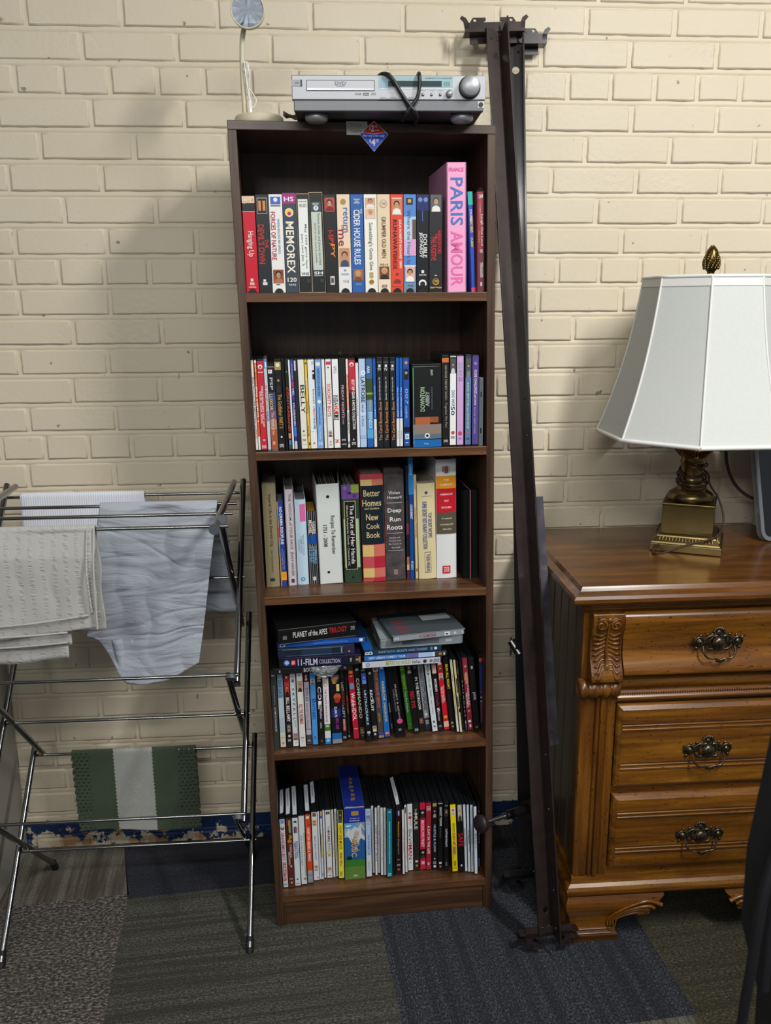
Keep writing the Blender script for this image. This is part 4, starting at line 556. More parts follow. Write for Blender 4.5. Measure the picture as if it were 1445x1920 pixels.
# cabinet side at the left edge
cb = MB(); cb.box(-1.25, -.806, -.62, -.004, .0, .98, mat('grey_laminate', '8f8c86', .35, noise=(3, .06, 3)))
cr_ = empty('cabinet', loc=(-1.03, -.3, 0)); tag(cr_, 'plain light grey cabinet side at the left picture edge behind the rack', 'cabinet')
Mi = Matrix.Translation((1.03, .3, 0))
cb.build('body', cr_, Mi, bevel=.003)
b2 = MB(); b2.box(-1.26, -.80, -.63, -.004, .98, 1.0, mat('grey_laminate')); b2.build('top', cr_, Mi, bevel=.002)

# ---------------- bookcase ----------------
A0 = Vector((-.12862, -.35609, 0)); TH = 0.050218; KR = .0190
BC = Matrix.Translation(A0) @ Matrix.Rotation(TH, 4, 'Z')
def rack(v): return (v[0] - KR*v[2], v[1], v[2])
case_w = wood('bookcase_wood', '2a1a12', '453022', '5e4532', .42, .12, 'Z', 22, 3)
case_h = wood('bookcase_shelf_wood', '33200f', '593a22', '7a5434', .38, .15, 'X', 22, 3)
bk = empty('bookcase', BC); tag(bk, 'tall narrow dark brown five-shelf bookcase filled with discs, tapes and books', 'bookcase')
def bpart(name, boxes, m, bevel=.0012):
    b = MB()
    for q in boxes: b.box(*q, m)
    b.v = [rack(v) for v in b.v]; return b.build(name, bk, bevel=bevel)
W_, H_, D_ = .512, 1.745, .27; TK = .0165
bpart('side_panel', [(0, TK, 0, D_, 0, H_-TK)], case_w); bpart('side_panel', [(W_-TK, W_, 0, D_, 0, H_-TK)], case_w)
bpart('top_panel', [(0, W_, 0, D_, H_-TK, H_)], wood('bookcase_top_wood', '35271f', '4d3b31', '665244', .35, .2, 'X', 22, 3))
bpart('back_panel', [(TK, W_-TK, D_-.006, D_-.001, .06, H_-TK)], case_w, 0)
for zt in (1.433, 1.119, .8075, .4435, .079):
    bpart('shelf', [(TK-.003, W_-TK+.003, .001, D_-.007, zt-.018, zt)], case_h)
bpart('kick_board', [(.022, W_-.022, .004, .02, 0, .061)], wood('kick_wood', '2a1a10', '48311f', '654a33', .45, .1, 'X', 18, 3))
bpart('kick_board_cleat', [(TK, .022, .002, .02, 0, .061), (W_-.022, W_-TK, .002, .02, 0, .061)], case_w)
sc = MB()
for (x, z, rr) in ((.215, 1.30, .006), (.40, .74, .002), (.10, .07, .002)):
    sc.sphere((x, D_-.007, z), rr, .001, rr, mat('pale_wood_knot', '6a6a64', .7), 10)
sc.v = [rack(v) for v in sc.v]; sc.build('knot', bk)

# ---------------- things on the shelves ----------------
PL = mat('black_plastic', '15171a', .32); PG = mat('clear_grey_plastic', '6d767b', .25, spec=.6)
PAGE = mat('page_paper', 'b9b2a0', .9, noise=(300, .12, 2)); PAGEG = mat('page_paper_grey', '7c7d7d', .9, noise=(300, .12, 2))
TAPE = mat('tape_black', '0d0f11', .4); WRAP = mat('shrink_wrap', 'd8dde0', .12, trans=.9, alpha=.35, spec=.8)
def prints(mb, spec, w, h, y0, z0=0, wid=None):
    k = 0
    if not spec: return
    for it in spec.split(';'):
        it = it.strip()
        if not it: continue
        a = it.split(' '); k += 1; y = y0 - .00009*k
        X = lambda c: -w/2 + float(c)*w
        Z = lambda t: z0 + h*(1 - float(t))
        if a[0] == 'B': mb.rect(-w/2, w/2, Z(a[2]), Z(a[1]), y, printed(a[3]))
        elif a[0] == 'S': mb.rect(X(a[3]), X(a[4]), Z(a[2]), Z(a[1]), y, printed(a[5]))
        elif a[0] == 'T': put_text(mb, ' '.join(a[7:]), X(a[3]), X(a[4]), Z(a[2]), Z(a[1]), y, a[5], printed(a[6]))
        elif a[0] == 'O':
            r = float(a[3])*w; mb.poly([(X(a[2]) + p[0], Z(a[1]) + p[1]) for p in circ(0, 0, r, 14)], y, printed(a[4]))
        elif a[0] == 'F':                       # small portrait picture
            t0, t1 = float(a[1]), float(a[2]); zt, zb = Z(t0), Z(t1); hh = zt - zb; ww = w*.8
            mb.rect(-ww/2, ww/2, zb, zt, y, printed(a[3]))
            hr = min(ww*.27, hh*.24); hc = (0, zt - hh*.38)
            mb.poly([(-ww*.42, zb), (ww*.42, zb), (ww*.36, zb + hh*.25), (ww*.12, zb + hh*.36), (-ww*.12, zb + hh*.36), (-ww*.36, zb + hh*.25)], y - .00002, printed(a[5]))
            mb.poly([(hc[0] + p[0]*1.15, hc[1] + hr*.22 + p[1]*1.15) for p in circ(0, 0, hr, 12)], y - .00003, printed(a[4]))
            mb.poly([(hc[0] + p[0]*.82, hc[1] - hr*.15 + p[1]) for p in circ(0, 0, hr*.95, 12)], y - .00004, printed('c09878' if a[3] != '3c58b8' else '88a4e8'))
            mb.rect(-hr*.45, -hr*.15, hc[1] - hr*.1, hc[1] + hr*.05, y - .00005, printed('3a2a24')); mb.rect(hr*.15, hr*.45, hc[1] - hr*.1, hc[1] + hr*.05, y - .00005, printed('3a2a24'))
            mb.rect(-hr*.25, hr*.25, hc[1] - hr*.68, hc[1] - hr*.58, y - .00005, printed('8a4a40'))
        elif a[0] == 'P':                       # free polygon: colour then x,t pairs
            mb.poly([(X(q.split(',')[0]), Z(q.split(',')[1])) for q in a[2:]][::-1], y, printed(a[1]))
        elif a[0] == 'A':                       # picture on the broad cover
            pass
def cover_art(mb, spec, w, h, deep):
    k = 0
    for it in (spec or '').split(';'):
        a = it.strip().split(' ')
        if a[0] != 'A': continue
        k += 1; x = w/2 + .00035 + .00006*k; u0, u1, v0, v1 = [float(q) for q in a[1:5]]
        Z = lambda u: h*(1-u); Y = lambda v: deep*v
        if len(a) > 6:
            vs, fs = text_geo(' '.join(a[6:]), .01)      # lettering on the cover, reading along the depth
            mb.add([(x, Y(v1) - (Y(v1)-Y(v0))*p[0], Z(u1) + (Z(u0)-Z(u1))*p[1]) for p in vs], fs, printed(a[5]))
        else:
            mb.add([(x, Y(v0), Z(u1)), (x, Y(v1), Z(u1)), (x, Y(v1), Z(u0)), (x, Y(v0), Z(u0))], [(0, 1, 2, 3)], printed(a[5]))
KIND = {'dvd': ('disc_case', 'disc case'), 'vhs': ('video_tape', 'video tape'), 'tape': ('video_tape', 'video tape'), 'book': ('book', 'book'), 'binder': ('ring_binder', 'binder'), 'game': ('game_case', 'game case'), 'box': ('disc_box_set', 'box set'), 'bigbox': ('video_tape', 'video tape')}
def make_item(M, w, h, col, spec, label, group, kind='dvd', deep=None, notch=0, clear=0, top=None, cap=.012, wrap=0, page=None, nopage=0, wood=0, wide=0, bold=0):
    nm, cat = KIND[kind]
    if deep and M.to_euler().y > -1: deep = min(deep, .2605 - (BC.inverted() @ M).translation.y)
    root = empty(nm, M); tag(root, label, cat, group)
    body = MB(); cov = MB()
    if kind in ('dvd', 'game'):
        deep = deep or .135; pm = PG if clear else PL
        body.box(-w/2, w/2, .0012, deep, 0, h, pm)
        body.box(-w/2 + .0012, w/2 - .0012, 0, .002, 0, h, pm)
        body.build('case', root, bevel=.0008)
        ins = .0004; z0 = .0035; hh = h - z0 - max(cap, .012)*h
        cov.box(-w/2 + ins, w/2 - ins, -.0004, .0005, z0, z0 + hh, printed(col))
        prints(cov, spec, w - 2*ins, hh, -.0005, z0)
        cover_art(cov, spec, w, h, deep)
        cov.build('cover_sheet', root)
        if top:
            tp = MB(); a_, b_ = top[0]*deep, top[1]*deep; q_ = w*.36
            P_ = [(-q_, a_), (q_*.7, a_ + .004), (q_, a_ + (b_-a_)*.4), (q_*.8, b_), (-q_*.9, b_ - .006)] if top[2] else [(-q_, a_), (q_, a_), (q_, b_), (-q_, b_)]
            tp.add([(x, y, h + .0006) for x, y in P_], [tuple(range(len(P_)))], printed('c4ccd6')); tp.add([(-q_*.2, a_ + (b_-a_)*.3, h + .0008), (q_*.2, a_ + (b_-a_)*.3, h + .0008), (q_*.2, a_ + (b_-a_)*.8, h + .0008), (-q_*.2, a_ + (b_-a_)*.8, h + .0008)], [(0, 1, 2, 3)], printed('8a929c')); tp.build('paper_sticker', root)
        if wrap:
            wp = MB(); wp.box(-w/2 - .0005, w/2 + .0005, -.0012, deep, 0.0005, h + .001, WRAP); wp.build('shrink_wrap', root)
    elif kind in ('vhs', 'bigbox'):
        deep = deep or .104; pc = printed(col)
        body.box(-w/2, w/2, 0, deep, 0, h, pc)
        bo = body.build('sleeve', root, bevel=.0006)
        prints(cov, spec, w*.985, h*.995, -.0004)
        if kind == 'bigbox':      # blue worn top panel
            cov.add([(-w/2+.001, .001, h+.0003), (w/2-.001, .001, h+.0003), (w/2-.001, deep-.001, h+.0003), (-w/2+.001, deep-.001, h+.0003)], [(0,1,2,3)], printed('1e2c86'))
            cov.add([(-w/2, .0, h+.0005), (w/2, .0, h+.0005), (w/2-.004, .005, h+.0005), (.004, .003, h+.0005), (-w/2+.006, .006, h+.0005)], [(0,1,2,3,4)], printed('c0a078'))
            for q in range(6):
                cov.add([(-.006+.003*(q % 3), .03+.018*q, h+.0006), (.004+.002*(q % 2), .032+.018*q, h+.0006), (.006, .042+.018*q, h+.0006), (-.003, .044+.018*q, h+.0006)], [(0,1,2,3)], printed('8a6a38'))
        cov.build('printed_spine', root)
        if notch:
            t = MB(); t.poly([(w*.33*math.cos(PI*k/10), w*.33*math.sin(PI*k/10)) for k in range(11)], -.0022, TAPE); t.build('cassette', root)
    elif kind == 'tape':
        deep = .104
        body.box(-w/2, w/2, 0, deep, 0, h, TAPE); body.build('cassette', root, bevel=.001)
        e = .0006
        sl = MB()
        sl.box(-w/2 - e, -w/2, -.001, deep, 0, h+.001, printed('b8a888')); sl.box(w/2, w/2 + e, -.001, deep, 0, h+.001, printed('b8a888')); sl.box(-w/2-e, w/2+e, -.001, deep, h, h+.001, printed('c8b48c')); sl.box(-w/2-e, w/2+e, -.001, deep, -.0003, .0006, printed('c8b48c'))
        sl.build('sleeve', root)
        prints(cov, spec, w*.98, h, -.0004); cov.build('paper_label', root)
    elif kind == 'box':
        body.box(-w/2, w/2, 0, deep, 0, h, printed(col)); body.build('slipcase', root, bevel=.001)
        prints(cov, spec, w*.97, h*.99, -.0006); cov.build('printed_spine', root)
    elif kind == 'book':
        deep = deep or .16; pc = printed(col) if not wood else mat('weathered_wood_print', col, .5, noise=(40, .5, 6))
        bt = min(.0022, w*.18); n = 6 if w > .02 and not nopage else 1; bul = .0035 if w > .02 and not nopage else 0
        # curved spine plus boards
        prof = [(-w/2 + w*i/n, bul*(1 - math.sin(PI*i/n)) if bul else 0) for i in range(n+1)]
        vs = [(x, y, z) for z in (0, h) for x, y in prof]
        body.add(vs, [(i, i+1, n+1+i+1, n+1+i) for i in range(n)], pc, True)
        body.box(-w/2, -w/2 + bt, bul, deep, 0, h, pc); body.box(w/2 - bt, w/2, bul, deep, 0, h, pc)
        if nopage: body.box(-w/2 + bt, w/2 - bt, .001, deep, .0005, h-.0005, pc)
        body.build('cover', root)
        if not nopage:
            pg = MB(); pm = mat('page_' + page, page, .8) if page else (PAGE if h > .22 or w > .03 else PAGEG)
            pg.box(-w/2 + bt, w/2 - bt, bul + .001, deep - .004, .003, h - .0035, pm); pg.build('pages', root)
        c2 = MB(); prints(c2, spec, w*.98, h*.995, -.0005)
        if bul:   # follow the spine's curve
            c2.v = [(v[0], v[1] + bul*(1 - math.sin(PI*min(1, max(0, v[0]/w + .5)))), v[2]) for v in c2.v]
            # subdivide is not needed: bands are redrawn as curved strips
            c3 = MB()
            for f, mi in zip(c2.f, c2.m):
                P = [c2.v[i] for i in f]; m_ = c2.mats[mi]
                xs = [p[0] for p in P]
                if len(P) == 4 and max(xs) - min(xs) > w*.3:
                    yb = -.0005
                    z0_, z1_ = min(p[2] for p in P), max(p[2] for p in P); xa, xb = min(xs), max(xs)
                    off = min(p[1] - bul*(1 - math.sin(PI*min(1, max(0, p[0]/w + .5)))) for p in P)
                    q = 8; g = [(xa + (xb-xa)*i/q, off + bul*(1 - math.sin(PI*min(1, max(0, (xa + (xb-xa)*i/q)/w + .5)))), z) for z in (z0_, z1_) for i in range(q+1)]
                    c3.add(g, [(i, i+1, q+1+i+1, q+1+i) for i in range(q)], m_, True)
                else:
                    c3.add(P, [tuple(range(len(P)))], m_)
            c2 = c3
        if c2.v: c2.build('printed_spine', root)
        if wrap:
            wp = MB(); wp.lathe([(.0115, 0), (.0125, .1), (.0125, .18), (.010, .190), (.004, .199), (.001, .201)], mat('clear_wrap', 'c8d0d2', .1, trans=.95, alpha=.3, spec=1), 14, Matrix.Translation((.002, .0085, 0)))
            wp.build('plastic_wrap', root)
    elif kind == 'binder':
        pc = printed(col); bt = .0028
        body.box(-w/2, w/2, 0, bt, 0, h, pc); body.box(-w/2, -w/2 + bt, 0, deep, 0, h, pc)
        sk = .012
        body.add([(w/2-bt, 0, 0), (w/2, 0, 0), (w/2+sk, deep, 0), (w/2-bt+sk, deep, 0), (w/2-bt, 0, h), (w/2, 0, h), (w/2+sk, deep, h), (w/2-bt+sk, deep, h)], [(0,3,2,1),(4,5,6,7),(0,1,5,4),(1,2,6,5),(2,3,7,6),(3,0,4,7)], pc)
        body.build('cover', root, bevel=.0008)
        pg = MB()
        for q in range(9):
            x = -w/2 + .006 + (w - .012)*q/8
            pg.box(x - .0012, x + .0012, .014 + .004*(q % 3), deep - .012, .004, h - .012 + .006*((q*5) % 3)/2, PAGEG if q % 2 else PAGE)
        pg.build('pages', root)
        rg = MB()
        for zc in (.06, h/2, h - .06): rg.tube([(w*.3*math.cos(PI*k/8), .012 + .0*k, zc + .01*math.sin(PI*k/8)) for k in range(9)], .0012, mat('steel', 'a8acb0', .25, 1), 6)
        rg.build('rings', root)
        prints(cov, spec, w*.98, h*.995, -.0005); cov.build('printed_spine', root)
    return root
SHELF = {1: 'top', 2: 'second', 3: 'third', 4: 'fourth', 5: 'bottom'}
GROUP = {1: 'video tapes and books on the top shelf', 2: 'disc cases on the second shelf', 3: 'cookbooks on the third shelf', 4: 'disc cases on the fourth shelf', 5: 'disc cases on the bottom shelf'}
prev = {}
for (row, r, dep, z, w, h, tilt, look, col, spec, k) in ITEMS:
    left = max(r - w/2, -.0115 + .0 if row == 1 else (TK - KR*z)) if True else 0
    lim = TK - KR*(z if row != 1 else z)
    if r - w/2 < lim + .0004: 
        d = lim + .0004 - (r - w/2); r += d/2; w -= d
    if row in prev and r - w/2 < prev[row] + .0002:
        d = prev[row] + .0002 - (r - w/2); r += d/2; w -= d
    prev[row] = r + w/2
    M = BC @ Matrix.Translation((r, dep, z + abs(math.sin(R(tilt)))*w/2*1.0 + .0002)) @ Matrix.Rotation(R(tilt), 4, 'Y')
    make_item(M, w*.985, h, col, spec, look + ', ' + SHELF[row] + ' shelf' if 'shelf' not in look else look + ', ' + SHELF[row] + ' row', GROUP[row], **({'kind': 'dvd'} | k))
# cases lying flat on top of the standing ones: spine to the front, top end to the left
def lying(xr, dep, zm, w, L, col, spec, label, kind='dvd', yaw=0, pitch=0, **k):
    M = BC @ Matrix.Translation((xr, dep, zm)) @ Matrix.Rotation(R(yaw), 4, 'Z') @ Matrix.Rotation(R(pitch), 4, 'X') @ Matrix.Rotation(-PI/2, 4, 'Y')
    return make_item(M, w, L, col, spec, label, 'cases lying on the fourth shelf row', kind=kind, **k)
lying(.186, .0, .6395, .013, .173, '18191c', 'T .38 .58 .2 .85 d b8b8b8 BOURNE;S .06 .08 .3 .8 8a8e92;S .9 .93 .3 .7 5a6068', 'thin black case at the base of the left stack', yaw=1.5)
lying(.204, -.004, .6585, .0225, .178, '1b1838', 'B 0 .06 14141a;O .085 .5 .32 3a66b0;O .085 .5 .2 dfe4ec;T .065 .105 .32 .68 h 3a66b0 DC;S .14 .19 .22 .78 c8202c;T .145 .185 .35 .65 d f2ece0 LEGO;T .22 .46 .2 .8 d c8c8d8 11-FILM;T .48 .74 .28 .68 d b0b0c4 COLLECTION;B .84 1 1a1a1e;F .92 .99 2a2a30 503828 a07850;T .86 .885 .3 .7 h c0c0c0 WB', 'thick purple-black box set with pale block title and red square mark', kind='box', deep=.135, yaw=-.5)
lying(.190, .002, .6805, .0205, .166, '1a2636', 'B .3 .7 22364c;S .1 .9 .1 .14 6a7c90;S .05 .95 .85 .9 8090a0;S .82 .84 .2 .8 8090a0;B .86 1 2c2a48;O .93 .3 .1 c89a40', 'dark navy shiny box set in the middle of the left stack', kind='box', deep=.14, yaw=1.0)
lying(.2185, .012, .6975, .012, .196, '1c50a8', 'S .93 .97 .2 .8 dce4f0;S .4 .8 .3 .6 3a70c8;A 0 .1 0 1 1c50a8;A .1 1 0 1 14223c;T .02 .08 .2 .8 h c8d8f0 D', 'blue disc case sticking out under the thick black trilogy box', yaw=3)
ap = lying(.1955, .018, .7215, .034, .172, '121214', 'S 0 1 .97 1 5a5e60;S 0 1 0 .03 707478;T .18 .62 .38 .72 d d8d8d4 PLANET of the APES;T .64 .88 .42 .75 d b83034 TRILOGY;S .05 .1 .3 .55 6a6e70;T .93 .98 .45 .7 d a8a8a8 DVD;A 0 1 0 1 1c1a1c;A .05 .16 .05 .95 0e0e10;A .3 .9 .35 .8 2c2a34;A .25 .8 .05 .3 4a3e30;A .35 .6 .55 .7 3c3a48;A .45 .7 .1 .2 6a5c48;A .88 .96 .1 .9 2a2c30;A .07 .13 .1 .6 c8c8c8 PLANET APES;A .04 .2 .85 .98 b8bcc0', 'thick black trilogy box set turned askew on the left stack', kind='box', deep=.138, yaw=10, )
# crumpled wrap hanging off the left stack
cw = MB()
def crum(u, v):
    r1 = random.Random(int(u*16)*77 + int(v*10))
    x = .092 + .068*u; drop = .028*math.sin(PI*min(1, u*1.05))**.6
    return (x + .0*v, -.0125 - .003*r1.random() - .004*math.sin(PI*v), .651 - drop*v - .0)
cw.grid(crum, 16, 10, mat('crumpled_wrap', '9aa0a4', .18, trans=.5, spec=.9, noise=(120, .6, 4)), smooth=False)
o = cw.build('plastic_wrap', None, BC, solid=.0004); tag(o, 'crumpled clear plastic wrap hanging off the front of the left stack', 'wrap')

lying(.3845, .006, .6420, .0145, .180, 'c4c8d4', 'B 0 .03 d8dce2;O .07 .5 .28 3a4a60;O .07 .5 .18 c4c8d4;T .3 .62 .25 .8 d a8b048 MAN VS WILD;T .3 .42 .84 .95 d 40444c SEASON 1;T .64 .74 .3 .7 d 5a5e68 life;O .8 .5 .3 2a2e38;O .88 .5 .25 6a6e7a;T .91 .99 .2 .8 h 5a5e70 DVD', 'silver-white disc case at the base of the right stack', yaw=2)
lying(.3975, .010, .6555, .0115, .188, '2c70bc', 'T .05 .5 .3 .75 d d8e4f4 NEW URBAN COMEDY TOUR;T .52 .66 .25 .8 d c04a78 ROCK;B .66 .84 a8c4e4;B .84 .86 e0e4ea;B .87 1 3a3a38;O .93 .5 .3 b87c40;S .97 .99 .2 .8 c8c4b8', 'blue and white disc case above the silver-white one, small figure at its end', yaw=2)
lying(.3865, .012, .6685, .0125, .176, '1c3a54', 'T .0 .1 .15 .8 h c8d8e8 B;T .18 .82 .3 .7 d 8aa0b4 FANTASTIC BEASTS AND WHERE;O .93 .5 .3 d8e0e8;S .86 .89 .2 .8 6a8094;A 0 .12 0 1 1c5cb0;A .12 1 0 1 26302c;A .2 .6 .1 .7 6a6448;A .3 .5 .2 .5 2c2a24', 'dark teal disc case in the middle of the right stack', yaw=3)
lying(.4330, .014, .6860, .0215, .186, '7e888e', 'S .0 1 .9 .96 aab4ba;S .02 .98 .05 .1 a0aab0;S .26 .42 .25 .75 4c545c;S .42 .72 .25 .75 566068;S .8 .88 .3 .6 a8b0b6;A 0 1 0 1 6a7278;A .1 .9 .15 .85 3c3438;A .0 .12 0 1 94a0a6', 'thick clear grey plastic case under the dalmatian-free grey case', clear=1, yaw=2).__setitem__('label', 'thick clear grey plastic case under the top case of the right stack')
lying(.4380, .012, .7035, .0120, .168, '8e979e', 'T .02 .08 .3 .7 h e0e4e8 DVD;T .36 .6 .25 .8 d a03440 101 DALMATIANS;S .72 .8 .1 .9 d0d4dc;S .74 .77 .3 .6 24262c;O .87 .5 .3 c0c6cc;S .97 .98 .2 .8 d8dce0;A 0 1 0 1 4c555c;A 0 1 .0 .02 98a0a6;A .1 .5 .5 .85 5a636a;A .55 .95 .55 .8 c8ccd0;A .12 .28 .12 .6 a03440 101;A 0 1 .82 1 2c3238', 'grey case with red numerals on the very top of the right stack', yaw=8)

# ---------------- on top of the bookcase ----------------
TOP = 1.7452
def bcp(x, y, z=TOP): return BC @ Vector((x - KR*z, y, z))
lt = bcp(.059, .11)
tl = empty('desk_lamp', loc=lt); tag(tl, 'small cream task lamp with round base standing at the bookcase\'s top left corner', 'lamp')
cream = mat('cream_plastic', 'cdc6ab', .45, spec=.4)
b = MB(); b.lathe([(.044, 0), (.048, .002), (.048, .024), (.045, .0275), (.010, .028)], cream, 40); b.build('base', tl)
b = MB(); b.tube(smooth_path([(-.027, 0, .027), (-.029, 0, .10), (-.027, 0, .165), (-.020, -.006, .190)]), .005, cream, 12); b.build('pole', tl)
b = MB(); Mh = Matrix.Translation((-.012, -.03, .208)) @ Matrix.Rotation(R(97), 4, 'X')
b.lathe([(.012, -.034), (.026, -.03), (.031, -.012), (.032, .0), (.0322, .012), (.030, .012), (.0295, .010)], cream, 36, Mh); b.tube([(-.020, -.006, .186), (-.016, -.012, .200)], .006, cream)
hd = b.build('lamp_head', tl)
b = MB(); b.lathe([(.0, .0101), (.0296, .0101)], mat('lamp_diffuser', 'bcc8d8', .3), 36, Mh); b.build('diffuser', hd)
b = MB(); wp_ = mat('white_cable', 'dcdcda', .35)
b.tube(smooth_path([(-.024, -.006, .118), (-.019, -.008, .125), (-.016, -.008, .11), (-.019, -.008, .085), (-.010, -.009, .068), (-.004, -.009, .055), (-.010, -.01, .042), (-.016, -.01, .05), (-.020, -.01, .08), (-.024, -.009, .115), (-.022, -.009, .125), (-.015, -.01, .10), (-.017, -.01, .07), (-.015, -.01, .055)], 5), .0013, wp_, 8)
b.tube([(-.027, 0, .109), (-.022, -.008, .110)], .0028, wp_, 8)
cbx = b.build('cable', tl)
b = MB(); b.box(-.018, -.0125, -.0125, -.0085, .040, .055, wp_); b.box(-.0165, -.013, -.012, -.009, .028, .040, mat('steel', 'a8acb0', .25, 1)); b.tube([(-.0155, -.0105, .03), (-.0165, -.0105, .016)], .0013, mat('steel', 'a8acb0', .25, 1)); b.build('plug', cbx)

rv = empty('disc_player', Matrix.Translation((-.0385, -.426, 1.7475)) @ Matrix.Rotation(R(-2.2), 4, 'Z')); tag(rv, 'silver disc player receiver with black cord looped round it, on the bookcase top', 'disc player')
SIL = mat('brushed_silver', '9a9da2', .42, .5, noise=(4, .05, 2)); SILD = mat('silver_dark', '63666a', .4, .5); RB = mat('receiver_black', '1a1b1d', .5)
RW, RD = .347, .315
b = MB(); b.box(.003, RW-.003, .006, RD, .002, .058, mat('receiver_body', '4a4c50', .45, .4)); b.build('chassis', rv, bevel=.001)
b = MB(); b.box(0, RW, 0, .012, .0185, .0595, SIL); b.build('front_panel', rv, bevel=.0015)
b = MB(); b.box(.003, RW-.003, .001, .014, .0, .0185, SILD); b.build('lower_panel', rv, bevel=.0015)
b = MB(); b.rect(.026, .148, .033, .051, -.0003, mat('print_3a3c40', '3a3c40')); b.box(.0272, .1468, -.0012, 0, .0342, .0498, SIL); put_text(b, 'DVD', .077, .097, .0425, .0485, -.0014, 'h', printed('54585c')); b.rect(.079, .095, .0405, .0415, -.0014, printed('54585c')); b.rect(.0275, .1465, .0342, .0375, -.0014, mat('silver_strip', '9ea2a6', .3, .5)); b.build('disc_tray', rv)  # tray has a strip of a second silver tone along its lower edge
b = MB(); b.rect(.155, .288, .0365, .0575, -.0004, mat('display_glass', '9cb8bc', .15)); b.rect(.172, .268, .0405, .0500, -.0007, mat('display_dark', '39474c', .12)); b.rect(.160, .168, .040, .050, -.0007, printed('88b4e0')); b.rect(.156, .287, .0365, .0378, -.0006, printed('d8dcdc'))
for i in range(3): b.rect(.272 + .004*i, .2745 + .004*i, .041, .049, -.0007, printed('48888c'))
put_text(b, 'COMPACT AV RECEIVER', .238, .286, .0535, .0555, -.0008, 'h', printed('5a6a6c'))
b.build('display', rv)
b = MB(); b.box(0, .019, -.0008, 0, .0405, .0515, printed('9a9da2')); b.rect(.016, .019, .0405, .0515, -.0011, printed('2a2c2e')); put_text(b, 'AVS', .007, .013, .045, .0475, -.0012, 'h', printed('3a3c40')); b.build('power_button', rv)
b = MB(); b.lathe([(.0, .016), (.0155, .016), (.0168, .0145), (.0172, .0)], SIL, 40, Matrix.Translation((.318, 0, .0395)) @ Matrix.Rotation(PI/2, 4, 'X')); k_ = b.build('volume_knob', rv)
b = MB(); b.lathe([(.0196, .0006), (.0196, .002), (.0170, .002)], RB, 40, Matrix.Translation((.318, 0, .0395)) @ Matrix.Rotation(PI/2, 4, 'X')); b.build('knob_ring', k_)
b = MB(); b.lathe([(0, .007), (.0058, .007), (.0062, 0)], SIL, 20, Matrix.Translation((.2815, 0, .0285)) @ Matrix.Rotation(PI/2, 4, 'X')); b.build('source_knob', rv)
for i in range(3):
    b = MB(); b.lathe([(0, .002), (.0024, .002), (.0026, 0)], mat('steel', 'a8acb0', .25, 1), 14, Matrix.Translation((.2345 + .0155*i, 0, .0275)) @ Matrix.Rotation(PI/2, 4, 'X')); b.build('round_button', rv)
for i in range(4):
    b = MB(); b.box(.157 + .0165*i, .1725 + .0165*i, -.002, 0, .0190, .0212, mat('grey_button', '6a6e72', .35, .4)); b.build('bar_button', rv)
b = MB(); b.box(.3335, .3445, .0, .002, .0060, .0165, printed('cfd2d6')); b.lathe([(0, .001), (.0026, .001), (.0042, .0012)], RB, 18, Matrix.Translation((.339, 0, .011)) @ Matrix.Rotation(PI/2, 4, 'X')); b.build('headphone_jack', rv)
b = MB()
for t_, x, z, ww, hh in (('DOLBY', .113, .0268, .012, .003), ('dts', .128, .0265, .009, .003), ('DVD CD', .142, .0265, .008, .004), ('VOLUME', .311, .0575, .012, .0012), ('PHONES', .334, .0195, .009, .001), ('SONY', .010, .025, .001, .001)):
    if t_ == 'SONY': continue
    if t_ == 'dts': b.rect(x - .0006, x + ww + .0006, z - .0008, z + hh + .0008, -.0004, printed('34363a'))
    put_text(b, t_, x, x + ww, z, z + hh, -.0007, 'h', printed('c8ccd0' if t_ == 'dts' else '5c6064'))
for i, t_ in enumerate(('DISPLAY', 'BAND', 'TUNING', 'MODE')): put_text(b, t_, .159 + .0165*i, .169 + .0165*i, .0225, .0235, -.0007, 'h', printed('6c7074'))
for i, t_ in enumerate(('TOP', 'DVD MENU', 'RETURN')): put_text(b, t_, .231 + .0155*i, .239 + .0155*i, .0335, .0345, -.0007, 'h', printed('5c6064'))
b.build('panel_lettering', rv)
for fx in (.042, RW-.038):
    for fy in (.034, RD-.05):
        b = MB(); b.lathe([(.0, -.0125 if fy < .1 else -.0022), (.0165, -.0125 if fy < .1 else -.0022), (.0205, -.009 if fy < .1 else -.002), (.0212, .0), (.0, .0005)], SIL if fy < .1 else RB, 32, Matrix.Translation((fx, fy, 0)))
        b.build('foot', rv)
b = MB(); CB = mat('black_cord', '1b1c1e', .42)
b.tube(smooth_path([(.150, .05, .0615), (.158, .012, .0625), (.170, -.006, .060), (.182, -.010, .048), (.195, -.010, .028), (.212, -.009, .006), (.222, -.004, -.004), (.226, .03, -.0065), (.226, .10, -.005)], 8), .0032, CB, 10)
b.tube(smooth_path([(.226, .06, .0635), (.227, .010, .064), (.2275, -.007, .058), (.2275, -.009, .040), (.223, -.009, .020), (.208, -.008, .0), (.203, .0, -.006), (.200, .05, -.006)], 8), .0032, CB, 10)
b.tube(smooth_path([(.1515, .07, .0615), (.156, .018, .0625), (.166, -.002, .0615), (.180, -.0045, .050), (.196, -.0045, .026), (.208, -.004, .006), (.214, .0, -.003)], 8), .0028, CB, 10)
b.build('power_cord', rv)
# foil-like scrap between lamp and receiver
b = MB(); 
def scrap(u, v): 
    q = random.Random(int(u*7)*5 + int(v*5)*31); return (.105 + .040*u, -.004 + .03*v, 1.748 + .012*(1-u)*(.4 + q.random()*.6) + .004*q.random())
b.grid(scrap, 7, 5, mat('foil', 'a8a6a0', .35, .5, noise=(60, .3, 3)), smooth=False)
b.v = [rack(v) for v in b.v]; tag(b.build('plastic_scrap', None, BC, solid=.0004), 'crumpled grey plastic scrap between the task lamp and the disc player', 'scrap')
